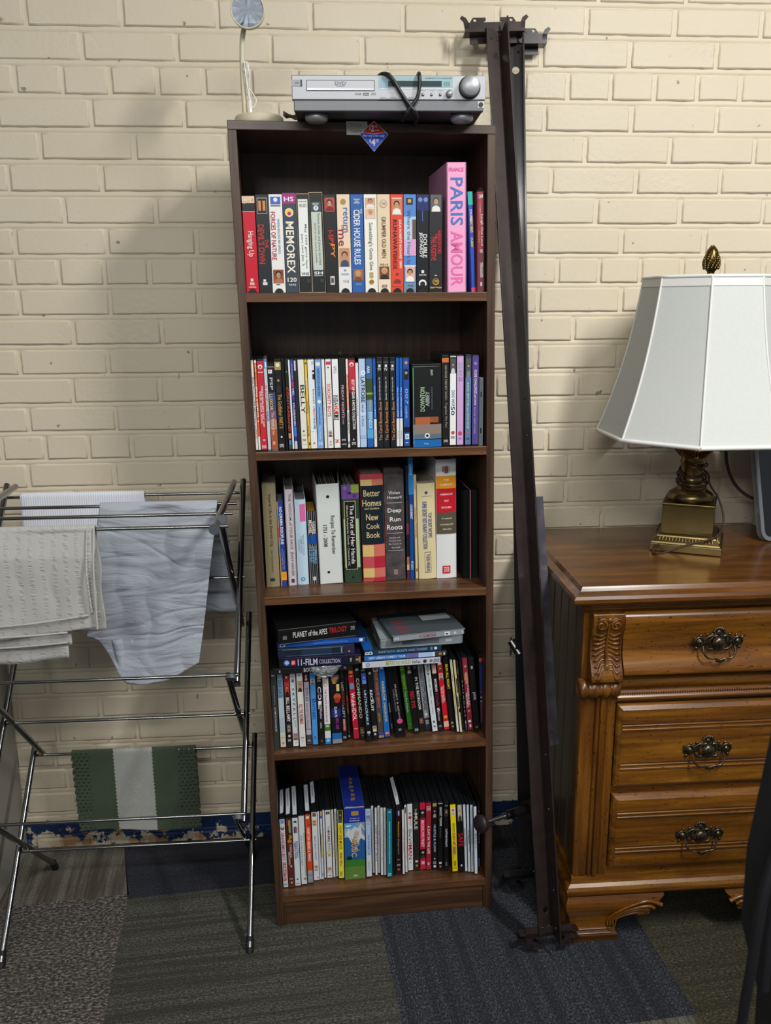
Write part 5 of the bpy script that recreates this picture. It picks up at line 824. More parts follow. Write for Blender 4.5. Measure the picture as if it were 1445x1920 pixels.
# paper note and price tag
b = MB(); b.box(.2225, .2625, -.0008, -.0003, 1.7225, 1.7465, mat('note_paper', 'd2d2c8', .7, noise=(30, .08, 3)))
put_text(b, 'DVDs', .231, .251, 1.737, 1.743, -.0010, 'h', printed('7c7c78')); put_text(b, 'Games', .230, .256, 1.7265, 1.733, -.0010, 'h', printed('7c7c78'))
b.v = [rack(v) for v in b.v]; tag(b.build('paper_note', None, BC), 'small grey paper note stuck to the bookcase\'s top front edge', 'note')
tg = empty('price_tag', BC @ Matrix.Translation((.2745 - KR*1.72, -.0020, 1.7215))); tag(tg, 'red and blue diamond price tag hanging on the bookcase\'s top edge', 'price tag')
b = MB(); hd_ = .0265
b.add([(0, 0, hd_), (.0275, 0, .003), (0, 0, -.028), (-.0275, 0, .003), (0, .0006, hd_), (.0275, .0006, .003), (0, .0006, -.028), (-.0275, .0006, .003)], [(3,2,1,0),(4,5,6,7),(0,1,5,4),(1,2,6,5),(2,3,7,6),(3,0,4,7)], printed('f0f0f2')); b.build('card', tg)
b = MB(); b.poly([(-.022, .0055), (-.0005, .0035), (.022, .0065), (0, hd_-.001)], -.0002, printed('e01c2c')); b.poly([(-.0268, .003), (0, -.0272), (.027, .003), (.022, .0058), (0, .0028), (-.022, .0048)], -.0003, printed('1250dc'))
put_text(b, '$', -.0095, -.0065, .0095, .0165, -.0005, 'h', printed('f4f4f4'), bold=.03); put_text(b, '2', -.006, .0005, .0075, .019, -.0005, 'h', printed('f4f4f4'), bold=.04); put_text(b, '95', .001, .0062, .014, .0185, -.0005, 'h', printed('f4f4f4')); put_text(b, 'each', .0025, .0098, .0085, .0118, -.0005, 'h', printed('f4f4f4'))
put_text(b, 'Buy any 2 for only', -.0205, .020, -.003, .0022, -.0005, 'h', printed('f4f4f4'), bold=.02)
put_text(b, '$', -.009, -.006, -.013, -.0055, -.0005, 'h', printed('f4f4f4'), bold=.03); put_text(b, '4', -.0055, .0025, -.0175, -.0055, -.0005, 'h', printed('f4f4f4'), bold=.04); put_text(b, '00', .003, .009, -.0095, -.0055, -.0005, 'h', printed('f4f4f4'), bold=.02); b.rect(.003, .009, -.0112, -.0104, -.0005, printed('f4f4f4'))
b.build('printed_face', tg)

# ---------------- drying rack ----------------
CHR = mat('chrome', '8e9092', .13, 1); CAP = mat('cap_grey', '4b5058', .5); CAPB = mat('cap_black', '15161a', .45)
XR_, XL_ = -.195, -.718; YF, YM, YB = -.43, -.265, -.10
dr = empty('drying_rack', loc=((XR_+XL_)/2, YM, 0)); tag(dr, 'folding chrome clothes drying rack standing left of the bookcase', 'drying rack')
off = Matrix.Translation((-(XR_+XL_)/2, -YM, 0))
lv = [0.0, .333, .657, .988]
def tubep(name, pts, r, m=CHR, n=12, caps=True):
    b = MB(); b.tube(pts, r, m, n, caps); return b.build(name, dr, off)
for X, s in ((XR_, 1), (XL_, -1)):
    for i in range(3):
        za, zb = lv[i], lv[i+1]; dz = (zb-za)*.04
        # one tube climbs from the front foot to the back, the other crosses it
        o = .009*s
        tubep('side_tube', [(X + o, YF - .004, max(.012, za - .004)), (X + o, YB + .012, zb + .022)], .0068)
        tubep('side_tube', [(X - o, YB + .006, max(.012, za - .006)), (X - o, YF + .002, zb + .010)], .0068)
        if i == 0:
            tubep('foot_cap', [(X + o, YF - .0045, .0), (X + o, YF + .012, .030)], .0085, CAPB); tubep('foot_cap', [(X - o, YB + .0065, .0), (X - o, YB - .010, .030)], .0085, CAPB)
        else:
            tubep('end_cap', [(X - o*.2, YF - .012, zb*0 + za + .006), (X - o*.2, YF - .006, za + .012)], .0105, CAP)
            tubep('tube_stop', [(X + o, YF - .006, za - .012), (X + o, YF - .004, za - .004)], .0076, CAPB)
        tubep('rivet', [(X - s*.018, YM, (za+zb)/2 + .004), (X + s*.018, YM, (za+zb)/2 + .004)], .0035)
    tubep('top_bar', [(X - .012*s, YB + .004, 1.006), (X - .012*s, -.494, .996)], .0072)
    tubep('end_cap', [(X - .012*s, -.494, .996), (X - .012*s, -.500, .996)], .0105, CAP)
    tubep('end_cap', [(X - .002*s, YF - .022, 1.004), (X - .002*s, YF - .012, 1.002)], .0095, CAP)
rods = [(YB + .012, .979), (-.290, .999), (-.378, .998), (-.474, .996), (YM, .826), (YF, .668), (YM, .497), (YB, .326), (YF, .346), (YM, .170)]
for y, z in rods: tubep('rod', [(XL_ - .012, y, z), (XR_ + .012, y, z)], .0036, n=10)

# ---------------- laundry ----------------
def drape(name, label, cat, y0, z0, xl, xr, front, back, m, yf=lambda u, t: 0, yb=lambda u, t: 0, r=.0075, nu=70, nf=60, nb=30, thick=.0012, group=None, wr=.0015, parent=None):
    """xl, xr(t): side edges, t = drop below the rod (negative behind); front(u), back(u): drops"""
    rr = random.Random(hash(name) % 1000 if False else len(name)); ph = [rr.uniform(0, 6) for _ in range(8)]
    b = MB(); rows = []
    na = 8
    for j in range(nb + na + nf + 1):
        row = []
        for i in range(nu + 1):
            u = i / nu
            if j < nb: t = -(1 - j/nb)*back(u); ang = None
            elif j <= nb + na: t = 0; ang = PI*(j - nb)/na
            else: t = (j - nb - na)/nf*front(u); ang = None
            x = xl(t) + (xr(t) - xl(t))*u
            wv = wr*min(1, abs(t)/.08)*(math.sin(x*38 + ph[0] + t*9) + .6*math.sin(x*71 + ph[1] - t*14) + .4*math.sin(t*60 + x*22 + ph[2]))
            if t > 0: y = y0 - r - yf(u, t) - abs(wv)*1.0 - .0; z = z0 - t
            elif t < 0: y = y0 + r + yb(u, -t) + abs(wv); z = z0 + t
            else: y = y0 + r*math.cos(ang); z = z0 + r*math.sin(ang)
            row.append((x, y, z))
        rows.append(row)
    n = nu + 1; vs = [v for row in rows for v in row]; J_ = len(rows)
    b.add(vs, [(j*n+i, j*n+i+1, (j+1)*n+i+1, (j+1)*n+i) for j in range(J_-1) for i in range(nu)], m, True)
    o = b.build(name, parent, solid=thick)
    if label: tag(o, label, cat, group)
    return o
def cloth(name, col, bump_fn=None, rough=.9, extra=None):
    m = bpy.data.materials.new(name); m.use_nodes = True; nt = m.node_tree; b = nt.nodes['Principled BSDF']
    b.inputs['Base Color'].default_value = lin(col); b.inputs['Roughness'].default_value = rough; b.inputs['Sheen Weight'].default_value = .15; b.inputs['Specular IOR Level'].default_value = .2
    tc = N(nt, 'ShaderNodeTexCoord')
    if bump_fn: bump_fn(nt, b, tc)
    return m
def b_sheet(nt, b, tc):
    n = N(nt, 'ShaderNodeTexNoise'); n.inputs['Scale'].default_value = 7; n.inputs['Detail'].default_value = 4; n.inputs['Distortion'].default_value = 1.2
    mp = N(nt, 'ShaderNodeMapping'); mp.inputs['Scale'].default_value = (.8, 1, 2.6); mp.inputs['Rotation'].default_value = (0, .35, 0)
    nt.links.new(tc.outputs['Object'], mp.inputs[0]); nt.links.new(mp.outputs[0], n.inputs['Vector'])
    w_ = N(nt, 'ShaderNodeTexNoise'); w_.inputs['Scale'].default_value = 3.6; w_.inputs['Detail'].default_value = 1; w_.inputs['Distortion'].default_value = .8
    nt.links.new(mp.outputs[0], w_.inputs['Vector'])
    s1 = N(nt, 'ShaderNodeMath', operation='SUBTRACT'); s1.inputs[1].default_value = .5; nt.links.new(w_.outputs['Fac'], s1.inputs[0])
    s2 = N(nt, 'ShaderNodeMath', operation='ABSOLUTE'); nt.links.new(s1.outputs[0], s2.inputs[0])
    s3 = N(nt, 'ShaderNodeMath', operation='MINIMUM'); s3.inputs[1].default_value = .05; nt.links.new(s2.outputs[0], s3.inputs[0])
    ad = N(nt, 'ShaderNodeMath', operation='MULTIPLY_ADD'); ad.inputs[1].default_value = 3.0; nt.links.new(s3.outputs[0], ad.inputs[0]); nt.links.new(n.outputs['Fac'], ad.inputs[2])
    bp = N(nt, 'ShaderNodeBump'); bp.inputs['Strength'].default_value = .6; bp.inputs['Distance'].default_value = .018
    nt.links.new(ad.outputs[0], bp.inputs['Height']); nt.links.new(bp.outputs[0], b.inputs['Normal'])
def b_seer(nt, b, tc):
    sx = N(nt, 'ShaderNodeSeparateXYZ'); nt.links.new(tc.outputs['Object'], sx.inputs[0])
    def M_(op, a, bb=None, c=None):
        n = N(nt, 'ShaderNodeMath', operation=op)
        for i, v in enumerate((a, bb, c)):
            if v is None: continue
            if isinstance(v, (int, float)): n.inputs[i].default_value = v
            else: nt.links.new(v, n.inputs[i])
        return n.outputs[0]
    st = M_('SINE', M_('MULTIPLY', sx.outputs['X'], 2*PI/.0215))
    stripe = M_('MAXIMUM', M_('MULTIPLY', st, 1.0), 0)
    n = N(nt, 'ShaderNodeTexNoise'); n.inputs['Scale'].default_value = 24; n.inputs['Detail'].default_value = 3; n.inputs['Roughness'].default_value = .65
    mp = N(nt, 'ShaderNodeMapping'); mp.inputs['Scale'].default_value = (1.5, 1, 7.5); nt.links.new(tc.outputs['Object'], mp.inputs[0]); nt.links.new(mp.outputs[0], n.inputs['Vector'])
    h = M_('MULTIPLY', stripe, M_('SUBTRACT', n.outputs['Fac'], .5))
    bp = N(nt, 'ShaderNodeBump'); bp.inputs['Strength'].default_value = .6; bp.inputs['Distance'].default_value = .011
    nt.links.new(h, bp.inputs['Height']); nt.links.new(bp.outputs[0], b.inputs['Normal'])
def b_ribbed(nt, b, tc):
    w_ = N(nt, 'ShaderNodeTexWave'); w_.inputs['Scale'].default_value = 60; w_.bands_direction = 'X'; w_.inputs['Distortion'].default_value = .6
    nt.links.new(tc.outputs['Object'], w_.inputs['Vector'])
    bp = N(nt, 'ShaderNodeBump'); bp.inputs['Strength'].default_value = .35; bp.inputs['Distance'].default_value = .002
    nt.links.new(w_.outputs['Fac'], bp.inputs['Height']); nt.links.new(bp.outputs[0], b.inputs['Normal'])
W_T = cloth('white_towel', 'e3e8f4', b_ribbed); SH = cloth('blue_grey_sheet', 'a9b0bb', b_sheet, .8); SE = cloth('seersucker', 'b4b3b0', b_seer)
drape('towel', 'white ribbed towel over the rearmost top rod of the drying rack', 'towel', YB + .012, .981, lambda t: -.699 + .004*abs(t)*10*.1, lambda t: -.416 + .03*t, lambda u: .245, lambda u: .2, W_T, wr=.001)
# blue-grey sheet : front fall and wider back fall are one cloth
def sh_front(u):
    q = min(1, u/.42); return .285 + .115*q*q*(3-2*q) - .042*(max(0, u-.7)/.3)**1.5
sheet = drape('bed_sheet', 'pale blue-grey sheet hanging over the second top rod of the drying rack', 'sheet', -.290, .9992,
      lambda t: (-.468 - .05*max(0, t)/.3 if t >= 0 else -.468 + .1*0), lambda t: (-.224 - .062*(max(0, t)/.38)**1.1 if t >= 0 else -.222 + .02*min(1, -t/.28)),
      sh_front, lambda u: .275 + .01*u, SH, yf=lambda u, t: .012*math.sin(PI*min(1, t/.3)) + .010*math.sin(u*9 + t*8), yb=lambda u, t: .10*min(1, t/.12) - .0, nu=90, nf=90, wr=.0035)
b = MB(); b.grid(lambda u, v: (-.468 + .055*u + .012*v, -.292 - .005*math.sin(u*9), .70 - .085*v + .02*u*v), 10, 8, SH); b.build('sheet_corner', sheet, solid=.0015)
# seersucker sheet : outer fall, inner longer layer, hem folds
def se_front(u): return .205 - .012*max(0, (u-.75)/.25) + .006*math.sin(u*6)
seer = drape('folded_sheet', 'light grey seersucker sheet folded over the front top rod of the drying rack', 'sheet', -.474, .9962,
      lambda t: -.716, lambda t: -.4335 - .006*max(0, t)/.2 + .002*math.sin(t*60), se_front, lambda u: .21, SE, yf=lambda u, t: .004*math.sin(u*5 + 1) + .014*min(1, t/.05), yb=lambda u, t: .004, thick=.002, wr=.002, nu=100)
b = MB(); b.grid(lambda u, v: (-.716 + .217*u - .004*v*(u > .9), -.4795 - .002*math.sin(u*14) , .90 - (.165 + .006*math.sin(u*4))*v), 40, 20, SE); b.build('inner_layer', seer, solid=.002)
b = MB(); b.grid(lambda u, v: (-.716 + .222*u, -.4855 - .0025*math.sin(u*11 + 1), .90 - (.132 + .012*(1-u))*v), 40, 20, SE); b.build('inner_layer', seer, solid=.002)
hm = MB()
for k, (xa, xb, zl, zr, y) in enumerate(((-.716, -.452, .812, .834, -.5045), (-.716, -.495, .792, .800, -.5035), (-.716, -.500, .766, .775, -.4915))):
    hm.tube(smooth_path([(xa, y, zl), (xa + (xb-xa)*.55, y - .001, zl + (zr-zl)*.35), (xb, y, zr)]), .0022, SE, 8)
hm.tube(smooth_path([(-.447, -.4815, 1.0), (-.449, -.5035, .92), (-.446, -.5035, .84)]), .0022, SE, 8); hm.tube(smooth_path([(-.4345, -.482, 1.0), (-.437, -.500, .92), (-.4385, -.502, .805)]), .0022, SE, 8)
hm.build('hem', seer)
# knitted towel
def knit():
    m = bpy.data.materials.new('knit'); m.use_nodes = True; nt = m.node_tree; b = nt.nodes['Principled BSDF']; tc = N(nt, 'ShaderNodeTexCoord')
    sx = N(nt, 'ShaderNodeSeparateXYZ'); nt.links.new(tc.outputs['Object'], sx.inputs[0])
    def M_(op, a, bb=None, c=None):
        n = N(nt, 'ShaderNodeMath', operation=op)
        for i, v in enumerate((a, bb, c)):
            if v is None: continue
            if isinstance(v, (int, float)): n.inputs[i].default_value = v
            else: nt.links.new(v, n.inputs[i])
        return n.outputs[0]
    X, Z = sx.outputs['X'], sx.outputs['Z']
    zig = M_('MULTIPLY', M_('PINGPONG', M_('MULTIPLY', Z, 100), .5), .006)
    c_ = M_('ABSOLUTE', M_('ADD', M_('ADD', X, .4865), zig)); white = M_('LESS_THAN', c_, .0475)
    mx = N(nt, 'ShaderNodeMix', data_type='RGBA'); nt.links.new(white, mx.inputs[0]); mx.inputs[6].default_value = lin('485c40'); mx.inputs[7].default_value = lin('d2d5cf')
    nt.links.new(mx.outputs[2], b.inputs['Base Color']); b.inputs['Roughness'].default_value = 1; b.inputs['Specular IOR Level'].default_value = .1; b.inputs['Sheen Weight'].default_value = .2
    rx = M_('SINE', M_('MULTIPLY', X, 2*PI/.0036)); rz = M_('SINE', M_('MULTIPLY', Z, 2*PI/.0048)); h = M_('MULTIPLY', rx, rz)
    bp = N(nt, 'ShaderNodeBump'); bp.inputs['Strength'].default_value = .9; bp.inputs['Distance'].default_value = .0022; nt.links.new(h, bp.inputs['Height']); nt.links.new(bp.outputs[0], b.inputs['Normal'])
    # eyelet rows near both side edges and beside the white band
    e = M_('ABSOLUTE', M_('ADD', X, .4860)); zone = M_('GREATER_THAN', e, .108)
    n3 = M_('LESS_THAN', M_('ABSOLUTE', M_('SUBTRACT', M_('ADD', e, zig), .050)), .004)
    row = M_('FLOOR', M_('MULTIPLY', Z, 1/.0098)); sh_ = M_('MULTIPLY', M_('PINGPONG', row, 1), .5)
    fx = M_('SUBTRACT', M_('FRACT', M_('ADD', M_('MULTIPLY', X, 1/.0125), sh_)), .5); fz = M_('SUBTRACT', M_('FRACT', M_('MULTIPLY', Z, 1/.0098)), .5)
    d = M_('ADD', M_('MULTIPLY', fx, fx), M_('MULTIPLY', M_('MULTIPLY', fz, fz), 2.2))
    hole = M_('MULTIPLY', M_('LESS_THAN', d, .09), M_('MAXIMUM', zone, M_('MULTIPLY', n3, 0)))
    nt.links.new(M_('SUBTRACT', 1, hole), b.inputs['Alpha'])
    return m
KN = knit()
edge = lambda t: .0022*(1 if int(abs(t)*110) % 2 else 0)
drape('knitted_towel', 'green and white knitted towel hanging on the low rear rod of the drying rack', 'towel', YB, .3275, lambda t: -.637 - .001*0 + .004*max(0, t)/.2 - edge(t), lambda t: -.334 + .003*max(0, t)/.2 + edge(t), lambda u: .214 + .006*u - .004*math.sin(u*7), lambda u: .17, KN, r=.006, thick=.004, wr=.0012, nu=90, nf=80)

# ---------------- bed frames ----------------
STL = mat('dark_brown_steel', '2e2422', .36, .3, coat=.5, noise=(30, .25, 4), bump=(900, .25, .0006)); STB = mat('black_steel', '1a1719', .36, .3, coat=.5)
RIV = mat('rivet_steel', '9a9ca0', .3, 1); ZN = mat('zinc', 'a8aeb0', .3, 1)
def frame_basis(pb, pt, rot=0):
    pb, pt = Vector(pb), Vector(pt); w_ = (pt - pb).normalized(); u = Vector((1, 0, 0)); u = (u - w_*u.dot(w_)).normalized(); v = w_.cross(u).normalized()   # v points away from the viewer
    M = Matrix.Identity(4)
    for i in range(3): M[i][0], M[i][1], M[i][2], M[i][3] = u[i], v[i], w_[i], pb[i]
    return M @ Matrix.Rotation(R(rot), 4, 'Z'), (pt - pb).length
def plate(mb, outline, holes, M, m, th=.003, bevel=.0004):
    vs, fs = flat2d(outline, holes, th, bevel); mb.add(vs, fs, m, False, M)
def hook_bracket(parent, M, m, s=1):
    """channel across the rail end with two claw hooks; local x across, y away, z outwards along the rail"""
    b = MB()
    b.box(-.066, .066, -.010, .014, -.004, .0, m); b.box(-.066, .066, -.012, -.009, -.004, .016*s if s > 0 else .016, m); b.box(-.052, .052, .011, .014, -.018, .0, m)
    for q in (-1, 1):   # end prongs
        vs, fs = flat2d([(0, 0), (.010, 0), (.012, .014), (.019, .022), (.015, .027), (.006, .022), (0, .010)], [], .003)
        b.add(vs, fs, m, False, Matrix.Translation((q*.056, -.0105, .004)) @ Matrix.Diagonal((q, 1, 1, 1)) @ Matrix.Rotation(PI/2, 4, 'X'))
    claw = [(0, 0), (.052, 0), (.050, .008), (.030, .010), (.018, .010), (.0145, .014), (.0165, .018), (.036, .028), (.036, .034), (.008, .034), (.002, .026)]
    for q in (-1, 1):
        vs, fs = flat2d(claw, [circ(.012, .0285, .0035, 12)], .003)
        b.add(vs, fs, m, False, Matrix.Translation((q*.052, .004, .0)) @ Matrix.Diagonal((-q, 1, 1, 1)) @ Matrix.Rotation(PI/2, 4, 'X'))
    return b.build('hook_bracket', parent, M)
def bed_rail(name, label, pb, pt, m, wfl=.034, vfl=.034, holes=True, rot=0, grp='steel bed frame rails leaning on the wall'):
    root = empty(name, loc=pb); tag(root, label, 'bed frame', grp)
    M, L = frame_basis(pb, pt, rot); M0 = frame_basis(pb, pt)[0]; I_ = Matrix.Translation(-Vector(pb))
    b = MB()
    # face flange: x from -wfl..0 , z 0..L ; outline drawn in xy then stood up so that y->z
    S = Matrix(((1, 0, 0, 0), (0, 0, -1, 0), (0, 1, 0, 0), (0, 0, 0, 1)))
    hs = [circ(-wfl*.42, .072, .0075), circ(-wfl*.42, L - .072, .0085)] if holes else []
    plate(b, [(-wfl, .018), (0, .018), (0, L - .012), (-wfl, L - .012)], hs, I_ @ M @ S, m)
    # side flange coming forward, ends cut on the slant
    S2 = Matrix(((0, 0, 1, 0), (-1, 0, 0, 0), (0, 1, 0, 0), (0, 0, 0, 1)))
    h2 = [circ(vfl*.5, z, .0028, 8) for z in ([.24, .48, .66, .9, .96, 1.2, 1.42, 1.5, 1.58, 1.66] if holes else [])]
    plate(b, [(0, .02), (vfl, .002), (vfl, L - .0), (0, L - .03)], h2, I_ @ M @ S2, m)
    b.build('side_rail', root)
    hook_bracket(root, I_ @ M0 @ Matrix.Translation((-.012, .006, L - .014)), m)
    hook_bracket(root, I_ @ M0 @ Matrix.Translation((-.008, .006, .018)) @ Matrix.Rotation(PI, 4, 'X') @ Matrix.Translation((0, .0, 0)), m)
    rv_ = MB()
    for z in (.034, L - .034):
        for x in (-wfl*.72, -wfl*.25): rv_.sphere((x, -.002, z), .0032, .0022, .0032, m, 10)
    for z in (.035, .12, .3, .42, 1.12): rv_.sphere((-.0026, -vfl*.55, z), .0012, .0026, .0026, RIV, 8)
    rv_.v = [tuple((I_ @ M) @ Vector(v)) for v in rv_.v]; rv_.build('rivet', root)
    return root, M, L, I_
# front frame : foot on the carpet, head against the wall
fr, MF, LF, IF = bed_rail('bed_frame', 'dark brown steel bed frame rail in front, leaning on the wall beside the bookcase', (.4865, -.492, .034), (.4065, -.060, 2.0), STL, rot=18)
b = MB()
# folded cross arm held against the rail
S = Matrix(((1, 0, 0, 0), (0, 0, -1, 0), (0, 1, 0, 0), (0, 0, 0, 1)))
plate(b, [(.0, .43), (.030, .43), (.030, .985), (.0, .985)], [circ(.015, .46, .003, 8)], IF @ MF @ Matrix.Translation((.022, .006, 0)) @ Matrix.Rotation(R(-.5), 4, 'Y') @ S, mat('worn_steel', '57545c', .34, .3, noise=(26, .35, 5)))
b.build('cross_arm', fr)
b = MB(); b.tube([MF @ IF.inverted().inverted() @ Vector((0, 0, 0))]*1 + [MF @ Vector((.001, -.002, .05))], .0001, STL, 4) if False else None
rr_, MR, LR, IR = bed_rail('bed_frame', 'black steel bed frame rail behind, with a round glide foot on its lower leg', (.4915, -.300, .040), (.4625, -.034, 1.985), STB, wfl=.036, vfl=.03, rot=-8)
# support leg with threaded rod and round glide foot
P0, P1 = Vector((.4650, -.305, .243)), Vector((.335, -.392, .266)); d_ = (P1 - P0)
b = MB(); b.tube([P0, P0 + d_*.42], .0105, STB, 16); vs, fs = flat2d([(0, -.022), (.028, -.030), (.028, .030), (0, .020), (-.012, 0)], [], .003); b.add(vs, fs, STB, False, Matrix.Translation((.455, -.300, .240)) @ Matrix.Rotation(PI/2, 4, 'X')); b.v = [tuple(Vector(v) - Vector((.4915, -.300, .040))) for v in b.v]; b.build('leg_sleeve', rr_)
b = MB(); b.tube([P0 + d_*.05, P0 + d_*.95], .0042, ZN, 12)
for k in range(26): q = P0 + d_*(.44 + .019*k); b.tube([q, q + d_*.006], .0047, ZN, 12)
b.tube([P0 + d_*.42, P0 + d_*.49], .0085, ZN, 6); b.v = [tuple(Vector(v) - Vector((.4915, -.300, .040))) for v in b.v]; b.build('threaded_rod', rr_)
b = MB(); zq = d_.to_track_quat('Z', 'Y').to_matrix().to_4x4(); b.lathe([(.006, -.012), (.016, -.010), (.0195, -.006), (.0205, .002), (.018, .006), (.0, .0065)], mat('dark_rubber', '241d1d', .5), 32, Matrix.Translation(P0 + d_*.97 - Vector((.4915, -.300, .040))) @ zq); b.build('glide_foot', rr_)
b = MB(); b.tube([(.440, -.20, .628), (.458, -.215, .60)], .010, ZN, 14); b.tube([(.4405, -.198, .636), (.4405, -.198, .590)], .0022, ZN, 8); b.v = [tuple(Vector(v) - Vector((.4915, -.300, .040))) for v in b.v]; b.build('bolt', rr_)
# ---------------- chest of drawers ----------------
WD = wood('chest_wood', '3a2108', '70430f', '99681c', .3, .28, 'X', 14, 3.0, specks=.8, bump=.03)
WV = wood('chest_wood_upright', '331c07', '61390d', '845617', .32, .28, 'Z', 14, 3.0, specks=.75, bump=.03)
WT = wood('chest_top_wood', '3a200a', '5e3811', '80521c', .24, .45, 'X', 9, 3.5, specks=.3, bump=.02)
WDK = wood('chest_dark_wood', '221108', '341b0b', '462710', .35, .4, 'X', 10, 4, bump=.03)
WS = wood('chest_side_wood', '3c3228', '4c4033', '5c4e3c', .4, .3, 'Z', 10, 3, bump=.02); GRV = mat('groove_dark', '160d07', .6)
X0, X1, YFt, YBk = .534, 1.100, -.456, -.006
ch = empty('chest_of_drawers', loc=((X0+X1)/2, -.23, 0)); tag(ch, 'warm brown wooden chest with three drawers at the right edge, carved corner blocks', 'chest')
CO = Matrix.Translation((-(X0+X1)/2, .23, 0))
def rings(b, prof, m, x0=X0, x1=X1, yf=YFt, yb=YBk):
    """mitred moulding round left, front and right ; prof (offset, z)"""
    vs = []
    for d, z in prof: vs += [(x0-d, yb, z), (x0-d, yf-d, z), (x1+d, yf-d, z), (x1+d, yb, z)]
    fs = []
    for i in range(len(prof)-1):
        for k in range(4):
            k2 = (k+1) % 4; fs.append((i*4+k, i*4+k2, (i+1)*4+k2, (i+1)*4+k))
    n = len(prof); fs.append((3, 2, 1, 0)); fs.append(((n-1)*4, (n-1)*4+1, (n-1)*4+2, (n-1)*4+3))
    b.add(vs, fs, m)
b = MB(); rings(b, [(.004, .792), (.006, .797), (.012, .799), (.013, .806), (.018, .809), (.019, .813), (.031, .816), (.0345, .821), (.0345, .828), (.031, .834), (.024, .8375), (.018, .841), (.015, .846), (.0125, .850)], WT); b.build('top', ch, CO, bevel=.0008)
b = MB(); b.box(X0 + .014, X1 - .014, YFt + .012, YBk, .135, .793, WDK)
# left side : tongue and groove boards inside a frame
ys = [-.43 + .0585*i for i in range(8)]
for y in ys: b.box(X0 + .0075, X0 + .0145, y, min(y + .0515, YBk), .17, .79, WS)
b.box(X0 + .0095, X0 + .012, -.43, YBk, .17, .79, GRV)
b.box(X0 + .001, X0 + .014, YFt + .014, -.428, .168, .792, WDK); b.box(X1 - .014, X1 - .002, YFt + .014, YBk, .168, .792, WS)
b.build('carcass', ch, CO, bevel=.0008)
for s, xa in ((1, X0), (-1, X1)):
    b = MB()       # fluted post
    def xx(d): return xa + s*d
    pf = [(0, .004), (.002, -.001), (.006, -.002), (.030, -.002), (.032, .001), (.034, -.0035), (.040, -.0045), (.042, .0005), (.044, -.005), (.050, -.0055), (.055, -.0035), (.057, .0015), (.060, -.001), (.076, -.001), (.077, .012)]
    vs = [(xx(d), YFt + y, z) for z in (.168, .600) for d, y in pf]; n = len(pf)
    b.add(vs, [(i, i+1, n+i+1, n+i) if s > 0 else (i+1, i, n+i, n+i+1) for i in range(n-1)], WV); b.box(min(xx(0), xx(.076)), max(xx(0), xx(.076)), YFt + .004, YFt + .03, .168, .80, WV)
    b.build('post', ch, CO)
    # turned roll
    b = MB(); Mr_ = Matrix.Translation((xx(-.006), YFt - .004, .6215)) @ Matrix.Rotation(s*PI/2, 4, 'Y')
    b.lathe([(.006, -.001), (.010, .001), (.012, -.002), (.018, -.003), (.0215, .001), (.0225, .007), (.0215, .012), (.0185, .015), (.0175, .018), (.0205, .022), (.0225, .029), (.0215, .036), (.0180, .040), (.0180, .043), (.0205, .046), (.0225, .052), (.0210, .058), (.0175, .062), (.0175, .065), (.0200, .068), (.0218, .074), (.020, .082), (.018, .084)], WV, 30, Mr_); b.build('turned_roll', ch, CO)
    # carved corner block with an S profile
    b = MB(); zz = [.645 + .148*i/20 for i in range(21)]
    def yp(z):
        t = (z - .645)/.148
        return YFt - .004 - .022*math.exp(-((t-.04)/.22)**2) - .016*math.exp(-((t-.92)/.25)**2) - .006
    xa_, xb_ = xx(.011), xx(.078)
    if s < 0: xa_, xb_ = xb_, xa_
    vs = []
    for z in zz: vs += [(xa_, yp(z), z), (xb_, yp(z), z), (xb_, YFt + .012, z), (xa_, YFt + .012, z)]
    fs = []
    for i in range(20): fs += [(i*4+k, i*4+(k+1) % 4, i*4+4+(k+1) % 4, i*4+4+k) for k in range(4)]
    fs += [(3, 2, 1, 0), (80, 81, 82, 83)]; b.add(vs, fs, WV); blk = b.build('carved_block', ch, CO, bevel=.002)
    b = MB(); xm = (xa_+xb_)/2
    def on(x, z, r_=.0): return (xm + x, yp(z) - r_*.3, z)
    for q in (-1, 1):
        b.tube([on(q*(.0155 + (.0115 - .0105*k/26)*math.cos(PI*.5 + q*0 + k*.42)), .768 + (.0115 - .0105*k/26)*math.sin(PI*.5 + k*.42)) for k in range(27)], [.0034 - .0012*k/26 for k in range(27)], WV, 8)
        for i in range(9):
            z0_ = .762 - .0100*i; z1_ = z0_ - .012 - .0016*i; ex = .028 - .0013*max(0, i-4)
            pts = smooth_path([on(q*.002, z0_ - .012), on(q*.012, z0_ - .020 + .001*i), on(q*(ex-.005), z1_ - .004), on(q*ex, z1_ - .0015)], 4)
            b.tube(pts, [.0018 + .0026*(k/len(pts)) for k in range(len(pts))], WV, 8)
        b.tube([on(q*.004, .779), on(q*.012, .7835), on(q*.024, .779)], .0016, WV, 8)
    b.tube([on(0, .770), on(0, .72), on(0, .678)], [.002, .003, .0045], WV, 8); b.sphere((xm, yp(.674), .674), .006, .004, .009, WV); b.sphere((xm, yp(.782) - .001, .781), .0055, .004, .005, WV)
    b.build('carved_leaf', blk)
XD0, XD1 = X0 + .077, X1 - .077
b = MB()          # moulding rail between the first and second drawers
pr = [(0, .646), (-.006, .643), (-.0095, .636), (-.0105, .628), (-.008, .621), (-.003, .6175), (-.003, .612)]
pr += [(-.004, .6115), (-.004, .602), (-.009, .600), (-.010, .596), (-.007, .592), (.0, .590)]
vs = [(x, YFt + y, z) for x in (XD0, XD1) for y, z in pr]; n = len(pr); b.add(vs, [(i+1, i, n+i, n+i+1) for i in range(n-1)], WD, True)
b.box(XD0, XD1, YFt + .001, YFt + .02, .586, .65, WD); rl = b.build('waist_rail', ch, CO)
b = MB()
